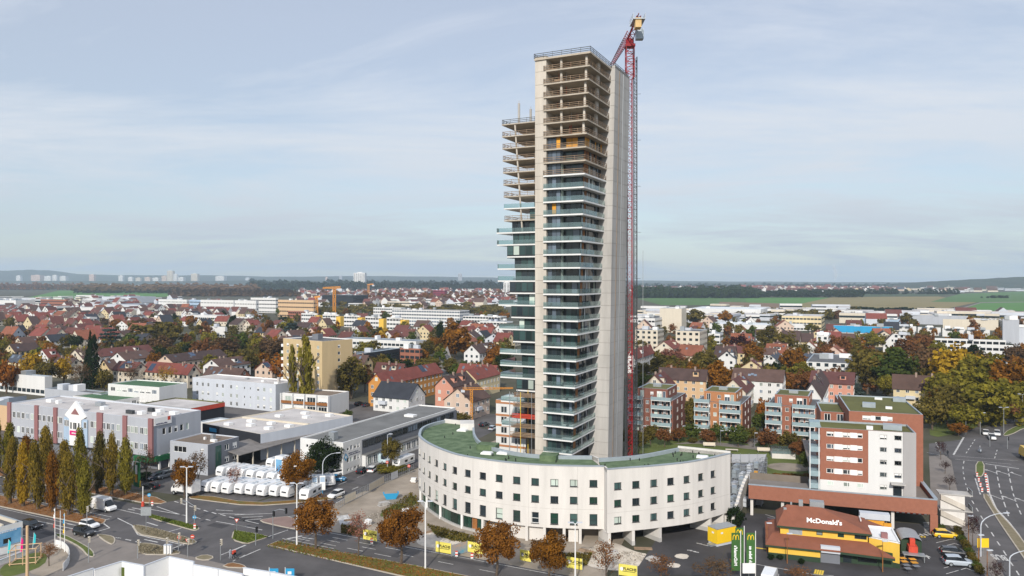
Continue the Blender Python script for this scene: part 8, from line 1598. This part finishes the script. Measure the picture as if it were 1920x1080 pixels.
shrub(1379, 990, 3.6, 4.4, 'dkgreen', 'dark green bush between container and ramp wall', None); shrub(1030, 1052, 2.6, 3.4, 'green', 'tall green plant before the white columns', None); shrub(732, 883, 9, 1.3, 'yelgreen', 'yellow-green hedge along the camper van', None, 'hedge', 'hedge'); shrub(262, 900, 7, 1.8, 'dkgreen', 'dark hedge below the green showroom fascia', None, 'hedge', 'hedge'); shrub(908, 868, 3, 4.5, 'olive', 'small tree-like bush beside the banded house', None); shrub(860, 795, 9, 4, 'olive', 'olive bushes at the rear of the curved block', None)
for i, x in enumerate((*[rm(390, 715), rm(495, 720), rm(735, 765)],)): shrub(*x, 1.2, 1.0, 'dkgreen', 'clipped green ball bush at the restaurant wall, %s from the left' % ordn[i], 'restaurant bushes')
# random trees between the houses
def tscatter(n, x0, x1, y0, y1, seed, pals, hmin=7, hmax=13, group='trees between the houses', gap=3):
    r_ = random.Random(seed); k = 0; tries = 0
    while k < n and tries < n * 30:
        tries += 1; x, y = r_.uniform(x0, x1), r_.uniform(y0, y1); p = at(x, y)
        if not free(p, gap): continue
        h = r_.uniform(hmin, hmax); tree(x, y, h, h * r_.uniform(.6, .95), r_.choice(['oval', 'oval', 'round']), r_.choice(pals), group=group, p=p); FOOT.append((p, h * .25)); k += 1
TW = ['rust', 'olive', 'olive', 'brown', 'copper', 'green', 'yelgreen', 'dkgreen']
tscatter(38, -10, 300, 600, 700, 31, TW); tscatter(32, 300, 620, 600, 690, 32, TW); tscatter(42, 600, 955, 590, 720, 33, TW); tscatter(36, 1195, 1560, 600, 745, 34, TW); tscatter(28, 1560, 1920, 612, 700, 35, TW, 9, 15); tscatter(26, 1730, 1930, 700, 800, 36, ['olive', 'yelgreen', 'brown', 'copper', 'olive'], 9, 14, 'trees on the arterial bank', 1)

def green_mass(label, x0, x1, y0, y1, n_, pal, seed, hm=(6, 12)):
    g = np.random.default_rng(seed); base = [crown_arrays('oval', 30, 420, .17, seed + j) for j in range(3)]; Vs, Ts = [], []; tries = 0
    while len(Ts) < n_ and tries < n_ * 25:
        tries += 1; p = at(g.uniform(x0, x1), g.uniform(y0, y1))
        if not free(p, 2.2): continue
        h = g.uniform(*hm); w_ = h * g.uniform(.35, .55); V0, t0 = base[len(Ts) % 3]; an = g.uniform(0, 6.28); ca, sa = math.cos(an), math.sin(an); V1 = V0 @ np.array([[ca, sa, 0], [-sa, ca, 0], [0, 0, 1]])
        Vs.append(V1 * np.array([w_, w_, h / 2]) + np.array([p.x, p.y, 0])); Ts.append(np.clip(t0 + g.normal(0, .12), 0, 1)); FOOT.append((p, w_ * .5))
    V = np.concatenate(Vs); T = np.concatenate(Ts); m_ = len(T); me = bpy.data.meshes.new('garden_greenery'); me.vertices.add(m_ * 4); me.vertices.foreach_set('co', V.astype(np.float32).ravel()); me.loops.add(m_ * 4); me.loops.foreach_set('vertex_index', np.arange(m_ * 4, dtype=np.int32)); me.polygons.add(m_); me.polygons.foreach_set('loop_start', np.arange(0, m_ * 4, 4, dtype=np.int32)); me.update(calc_edges=True)
    a = me.attributes.new('tone', 'FLOAT', 'FACE'); a.data.foreach_set('value', T.astype(np.float32)); me.materials.append(leaf_mat(pal)); tag(link('garden_greenery', me), label, 'greenery', None, 'stuff')
for i, (x0, x1, y0, y1, n_, pal) in enumerate(((-10, 480, 590, 700, 60, 'olive'), (-10, 480, 590, 700, 40, 'rust'), (-10, 480, 590, 700, 26, 'yelgreen'), (470, 955, 590, 720, 56, 'olive'), (470, 955, 590, 720, 40, 'copper'), (470, 955, 590, 720, 26, 'green'), (1195, 1740, 595, 740, 60, 'olive'), (1195, 1740, 595, 740, 44, 'rust'), (1195, 1740, 595, 740, 36, 'yelgreen'), (1560, 1930, 612, 700, 40, 'copper'), (1740, 1935, 690, 800, 30, 'yelgreen'))):
    green_mass('%s garden greenery filling gaps %s' % (PN[pal], ('in the old town', 'in the town centre left of the tower', 'right of the tower', 'below the white-roofed halls', 'on the arterial bank')[(0, 0, 0, 1, 1, 1, 2, 2, 2, 3, 4)[i]]), x0, x1, y0, y1, n_, pal, 60 + i)
# ---- weeds, grass blades and fallen leaves: nobody could count them
def litter(name, label, polys, n_, size, pal, h=0.0, seed=1):
    g = np.random.default_rng(seed); P_ = []
    from mathutils.geometry import intersect_point_tri_2d
    per = n_ // len(polys)
    for poly, zb in polys:
        xs_ = [p[0] for p in poly]; ys_ = [p[1] for p in poly]; k = 0; tr2 = [(poly[0], poly[i], poly[i + 1]) for i in range(1, len(poly) - 1)]; A_ = np.array([abs((b[0] - a[0]) * (c[1] - a[1]) - (c[0] - a[0]) * (b[1] - a[1])) for a, b, c in tr2]); pick = g.choice(len(tr2), per, p=A_ / A_.sum())
        for i in pick:
            a, b, c = tr2[i]; u_, v_ = g.uniform(0, 1, 2)
            if u_ + v_ > 1: u_, v_ = 1 - u_, 1 - v_
            P_.append((a[0] + (b[0] - a[0]) * u_ + (c[0] - a[0]) * v_, a[1] + (b[1] - a[1]) * u_ + (c[1] - a[1]) * v_, zb + g.uniform(0, h)))
    P_ = np.array(P_); m_ = len(P_); nrm = g.normal(size=(m_, 3)) * (.35 if h == 0 else 1); nrm[:, 2] += 1; nrm /= np.linalg.norm(nrm, axis=1)[:, None]; t = np.cross(nrm, g.normal(size=(m_, 3))); t /= np.linalg.norm(t, axis=1)[:, None]; b = np.cross(nrm, t); s_ = size * g.uniform(.5, 1.4, m_)[:, None]
    V = np.stack([P_ - t * s_, P_ - b * s_ * .6, P_ + t * s_, P_ + b * s_ * .6], 1).reshape(-1, 3); me = bpy.data.meshes.new(name); me.vertices.add(m_ * 4); me.vertices.foreach_set('co', V.astype(np.float32).ravel()); me.loops.add(m_ * 4); me.loops.foreach_set('vertex_index', np.arange(m_ * 4, dtype=np.int32)); me.polygons.add(m_); me.polygons.foreach_set('loop_start', np.arange(0, m_ * 4, 4, dtype=np.int32)); me.update(calc_edges=True)
    a = me.attributes.new('tone', 'FLOAT', 'FACE'); a.data.foreach_set('value', g.uniform(0, 1, m_).astype(np.float32)); me.materials.append(leaf_mat(pal)); tag(link(name, me), label, name.replace('_', ' '), None, 'stuff')
med = [at(497, 1026), at(532, 1013), W(40, -57.3), W(40, -61.4)]
litter('fallen_leaves', 'russet leaves fallen on the tree median and under the poplars', [(med, .2), ([W(-140, -67.5), W(-67, -67.5), W(-67, -63), W(-140, -63)], .2), ([W(-140, -53), W(-72, -53), W(-72, -48), W(-140, -48)], .2)], 8000, .13, 'orange', 0, 1)
litter('grass', 'green grass blades on the tree median and grass islands', [(med, .17), (gp([r2(*p) for p in ((450, 260), (900, 370), (1095, 430), (980, 455), (430, 298))]), .17), (gp([(440, 996), (488, 1004), (502, 1008), (463, 1020), (436, 1012)]), .17)], 9000, .13, 'lawn', .10, 2)
litter('weeds', 'patchy weeds on the building site around the curved block', [(gp([(715, 960), (770, 925), (790, 940), (760, 985), (725, 985)]), .05), (gp([(800, 985), (860, 1005), (905, 1012), (880, 1022), (820, 1008)]), .05), (gp([(1040, 1040), (1110, 1040), (1100, 1062), (1050, 1058)]), .05), (gp([(640, 985), (700, 1000), (690, 1010), (640, 1000)]), .05)], 5200, .22, 'olive', .45, 3)
litter('weeds', 'dry weeds on the crossing islands', [(gp([r2(*p) for p in ((215, 405), (500, 445), (900, 555), (1060, 620), (900, 640), (450, 545))]), .17), (gp([r2(*p) for p in ((280, 655), (620, 690), (860, 772), (700, 795), (285, 790))]), .17)], 3000, .12, 'dry', .08, 4)
litter('rubble', 'pale rubble pieces scattered before the open bays', [(gp([(1090, 1056), (1112, 1024), (1190, 1036), (1215, 1042), (1190, 1064)]), .05), (gp([(640, 1000), (720, 950), (780, 960), (760, 1010)]), .05)], 1500, .16, 'stone', .08, 5)

# ================================================================== FAR COUNTRY
def far_town(label, x0, x1, y0, y1, n_, seed, flat=.2, size=1.0):
    """distant roofs that read as one mass"""
    r_ = random.Random(seed); mb = MB(); mats = [M['w_white'], M['w_cream'], M['t_red'], M['t_dred'], M['t_brown'], M['r_pale'], M['w_ltgrey'], M['gl_dark']]
    for k in range(n_):
        p = at(r_.uniform(x0, x1), r_.uniform(y0, y1))
        if not free(p, 8): continue
        an = GRID + r_.choice([0, math.pi / 2]) + r_.uniform(-.2, .2); ca, sa = math.cos(an), math.sin(an); L, w_ = r_.uniform(10, 17) * size, r_.uniform(9, 12) * size; h = r_.uniform(5, 8); fl = r_.random() < flat
        if fl: L *= r_.uniform(1.2, 3); h *= r_.uniform(.9, 1.6)
        c = [(p.x + x * ca - y * sa, p.y + x * sa + y * ca) for x, y in ((-L / 2, -w_ / 2), (L / 2, -w_ / 2), (L / 2, w_ / 2), (-L / 2, w_ / 2))]; wm_ = r_.choice([0, 0, 1, 6])
        for i in range(4):
            a, b = c[i], c[(i + 1) % 4]; mb.quad((*a, 0), (*b, 0), (*b, h), (*a, h), wm_)
            if fl: mb.quad((a[0], a[1] - .2, h * .55), (b[0], b[1] - .2, h * .55), (b[0], b[1] - .2, h * .75), (a[0], a[1] - .2, h * .75), 7)
        if fl: mb.quad(*[(*q, h) for q in c], 5); continue
        e0, e1 = ((c[0][0] + c[3][0]) / 2, (c[0][1] + c[3][1]) / 2), ((c[1][0] + c[2][0]) / 2, (c[1][1] + c[2][1]) / 2); hz_ = h + w_ * r_.uniform(.35, .55); tm_ = r_.choice([2, 3, 3, 4, 4])
        mb.quad((*c[0], h - .3), (*c[1], h - .3), (*e1, hz_), (*e0, hz_), tm_); mb.quad((*c[2], h - .3), (*c[3], h - .3), (*e0, hz_), (*e1, hz_), tm_); mb.add([(*c[0], h), (*c[3], h), (*e0, hz_)], [[0, 1, 2]], wm_); mb.add([(*c[1], h), (*c[2], h), (*e1, hz_)], [[0, 1, 2]], wm_)
    tag(mb.build('distant_town', mats), label, 'distant town', None, 'stuff')
far_town('mass of distant roofs beyond the clinic', 560, 965, 541, 575, 420, 41, .25, 1.3); far_town('mass of distant old town roofs behind the left houses', -30, 480, 570, 600, 170, 42, .1); far_town('white commercial sheds below the left field', -30, 330, 560, 575, 60, 43, .9, 1.5); far_town('mass of distant village roofs beyond the right fields', 1190, 1660, 540.5, 549, 330, 44, .2, 2.0); far_town('pale commercial sheds beyond the cream flats', 1195, 1600, 582, 606, 70, 45, .95, 1.4); far_town('pale sheds around the white-roofed halls', 1600, 1930, 592, 612, 50, 46, .95, 1.5); far_town('pale far blocks on the left plain', -30, 700, 530, 540, 140, 47, .6, 3.0); far_town('scattered far farms on the right plain', 1600, 1930, 541, 548, 60, 48, .4, 2.2)
for k_, c_ in dict(f_green=(.070, .145, .036), f_bright=(.075, .185, .036), f_tan=(.215, .175, .075), f_brown=(.185, .120, .075), f_dark=(.045, .070, .028), f_wood=(.030, .036, .020)).items(): M[k_] = mat('field_' + k_[2:], c_, .95, .12, .006, detail=8)
for i, (pts, m_) in enumerate((([(30, 563), (110, 545), (320, 543), (320, 556), (190, 562), (110, 566)], 'f_bright'), ([(470, 548), (480, 540.5), (552, 541), (556, 546)], 'f_green'), ([(1195, 560), (1300, 556), (1420, 560), (1400, 572), (1240, 572)], 'f_green'), ([(1396, 558), (1560, 558), (1560, 567), (1500, 572), (1400, 568)], 'f_bright'), ([(1350, 566), (1500, 570), (1490, 580), (1340, 578)], 'f_brown'), ([(1500, 570), (1560, 557), (1760, 556), (1832, 567), (1755, 583), (1600, 587), (1480, 588)], 'f_tan'), ([(1745, 566), (1800, 551), (1930, 546), (1930, 568), (1832, 567)], 'f_green'), ([(1832, 568.5), (1930, 567), (1930, 584), (1795, 583)], 'f_bright'), ([(1755, 583.5), (1930, 584.5), (1930, 592), (1700, 590)], 'f_brown'), ([(1590, 588), (1930, 592.5), (1930, 608), (1570, 602)], 'f_dark'), ([(1560, 556.5), (1760, 555.5), (1800, 550.5), (1600, 550)], 'f_dark'))): road('field', gp(pts), m_, 0.05 + .03 * i)
road('field_track', gp([(1782, 584), (1838, 567.2), (1930, 566), (1930, 567), (1840, 568.4), (1790, 584)]), 'paving', .5)
def wood(label, x0, x1, yb, hpx, pal, n_, depth=.35, seed=1):
    g = np.random.default_rng(seed); V0, tone0 = crown_arrays('round', 12, 70, .34, seed); Vs, Ts = [], []
    for k in range(n_):
        x = g.uniform(x0, x1); y = yb - g.uniform(0, 1) ** 2 * hpx * depth; d = F * CH / (y - HY); h = hpx * d / F * g.uniform(.6, 1.15); w_ = h * g.uniform(.5, .8)
        Vs.append(V0 * np.array([w_, w_, h / 2]) + np.array([(x - CX) / F * d, d, -h * .08])); Ts.append(np.clip(tone0 + g.normal(0, .15), 0, 1))
    V = np.concatenate(Vs); T = np.concatenate(Ts); m_ = len(T); me = bpy.data.meshes.new('woodland'); me.vertices.add(m_ * 4); me.vertices.foreach_set('co', V.astype(np.float32).ravel()); me.loops.add(m_ * 4); me.loops.foreach_set('vertex_index', np.arange(m_ * 4, dtype=np.int32)); me.polygons.add(m_); me.polygons.foreach_set('loop_start', np.arange(0, m_ * 4, 4, dtype=np.int32)); me.update(calc_edges=True)
    a = me.attributes.new('tone', 'FLOAT', 'FACE'); a.data.foreach_set('value', T.astype(np.float32)); me.materials.append(leaf_mat(pal)); tag(link('woodland', me), label, 'woodland', None, 'stuff')
wood('brown wood belt behind the left green field', 140, 480, 550, 17, 'brown', 260, seed=2); wood('dark tree belt on the left horizon', -20, 160, 544, 12, 'rust', 90, seed=3); wood('low brown hedge belt behind the white offices', 320, 560, 556, 12, 'brown', 170, seed=4); wood('dark wood belt left of the horizon high-rise', 470, 700, 545, 18, 'dkgreen', 170, seed=5); wood('dark wood belt right of the horizon high-rise', 680, 960, 545, 15, 'dkgreen', 200, seed=6)
wood('dark wood belt beyond the right factories', 1190, 1420, 559, 22, 'dkgreen', 150, seed=7); wood('dark wood belt before the red-roofed village', 1380, 1620, 558, 15, 'dkgreen', 150, seed=8); wood('hedgerow between village and right hill', 1560, 1800, 552, 9, 'dkgreen', 120, seed=9); wood('conifer windbreak before the tan field', 1594, 1640, 585, 11, 'dkgreen', 46, .1, 10); wood('longer conifer windbreak before the tan field', 1648, 1756, 586, 11, 'dkgreen', 90, .1, 11); wood('bushes on the right field edge', 1840, 1890, 559, 6, 'dkgreen', 16, .1, 12); wood('brown copses in the middle of the far town', 590, 960, 566, 14, 'rust', 170, .8, 13); wood('green trees around the far town', 560, 960, 590, 16, 'olive', 110, .9, 14); wood('dark copses between the right halls', 1330, 1620, 600, 16, 'olive', 120, .8, 15); wood('tree belt behind the right halls', 1780, 1960, 612, 16, 'olive', 60, .6, 16); wood('hazy woods far across the valley', -40, 960, 533, 5, 'dkgreen', 320, .5, 17); wood('hazy woods far across the right plain', 1190, 1700, 540, 7, 'dkgreen', 260, .6, 18)
M['hill_wood'] = mat('hill_woodland', (.014, .024, .014), .95, .3, .004, col2=(.040, .050, .024), detail=10)
def ridge(name, prof, D_, deep, seed):
    g = random.Random(seed); mb = MB(); P_ = catmull([Vector((x, y)) for x, y in prof], 6); n_ = len(P_); cols = []
    for q in P_:
        x = (q.x - CX) / F * D_; h = max(2, CH - (q.y - HY) * D_ / F + g.uniform(-3, 3)); cols.append([(x, D_ - deep, -2), (x, D_ - deep * .55, h * .45), (x, D_ - deep * .2, h * .88), (x, D_, h), (x, D_ + deep * .5, h * .6), (x, D_ + deep, -2)])
    for i in range(n_ - 1):
        for j in range(5): mb.quad(cols[i][j], cols[i + 1][j], cols[i + 1][j + 1], cols[i][j + 1])
    structure(name, mb, M['hill_wood'])
ridge('hills', [(-300, 506), (-100, 507), (0, 507.5), (60, 506), (105, 508), (135, 513), (250, 516), (420, 516.5), (520, 519), (700, 517.5), (870, 519.5), (960, 521), (1100, 523), (1200, 526), (1400, 528), (1640, 529), (1800, 530), (2200, 531)], 9800, 1700, 1)
ridge('hills', [(-300, 527), (0, 526.5), (300, 527), (600, 526), (960, 526.5), (1200, 530), (1400, 531), (1650, 533), (2000, 533)], 7200, 900, 2)
ridge('right_hill', [(1600, 541), (1640, 538), (1690, 532), (1760, 527.5), (1850, 522.5), (1920, 519.5), (2050, 517), (2300, 520)], 4600, 900, 3)
# steam plume and haze
def volume(name, mb, dens, col, aniso=.3, label=None, cat=None):
    m = bpy.data.materials.new(name); m.use_nodes = True; t = m.node_tree; t.nodes.clear(); v = t.nodes.new('ShaderNodeVolumePrincipled'); v.inputs['Density'].default_value = dens; v.inputs['Color'].default_value = (*col, 1); v.inputs['Anisotropy'].default_value = aniso; o_ = t.nodes.new('ShaderNodeOutputMaterial'); t.links.new(v.outputs[0], o_.inputs['Volume'])
    return tag(mb.build(name, m), label, cat, None, 'stuff')
D_ = 8600; xs = (1565 - CX) / F * D_; mb = MB()
rings = []
for i in range(9):
    t = i / 8; z = CH - (527 - 30 * t - HY) * D_ / F; r_ = 7 + 16 * math.sin(min(1, t * 1.1) * 2.6) + 4 * (i % 2); rings.append((xs + 14 * math.sin(t * 4), z, r_))
for x, z, r_ in rings: mb.v += [(x + r_ * math.cos(k * .785), D_ + r_ * math.sin(k * .785), z) for k in range(8)]
for i in range(8):
    for k in range(8): mb.f.append([i * 8 + k, i * 8 + (k + 1) % 8, i * 8 + 8 + (k + 1) % 8, i * 8 + 8 + k]); mb.m.append(0)
mb.f += [[7, 6, 5, 4, 3, 2, 1, 0], list(range(64, 72))]; mb.m += [0, 0]
volume('steam_plume', mb, .02, (1, 1, 1), 0, 'white steam plume rising on the right horizon', 'steam')
volume('haze', MB().box(-9500, 9500, -420, 13000, -3, 260), 7.5e-5, (.68, .84, 1.0), .0, 'thin blue autumn haze over the valley', 'haze')

# ================================================================== LABELS OF REPEATED THINGS
by = {}
for o, base, px in REG: by.setdefault(base, []).append((px, o))
for base, lst in by.items():
    lst.sort(key=lambda q: q[0])
    for k, (px, o) in enumerate(lst): o['label'] = base if len(lst) == 1 else base + ', %s from left' % nth(k)
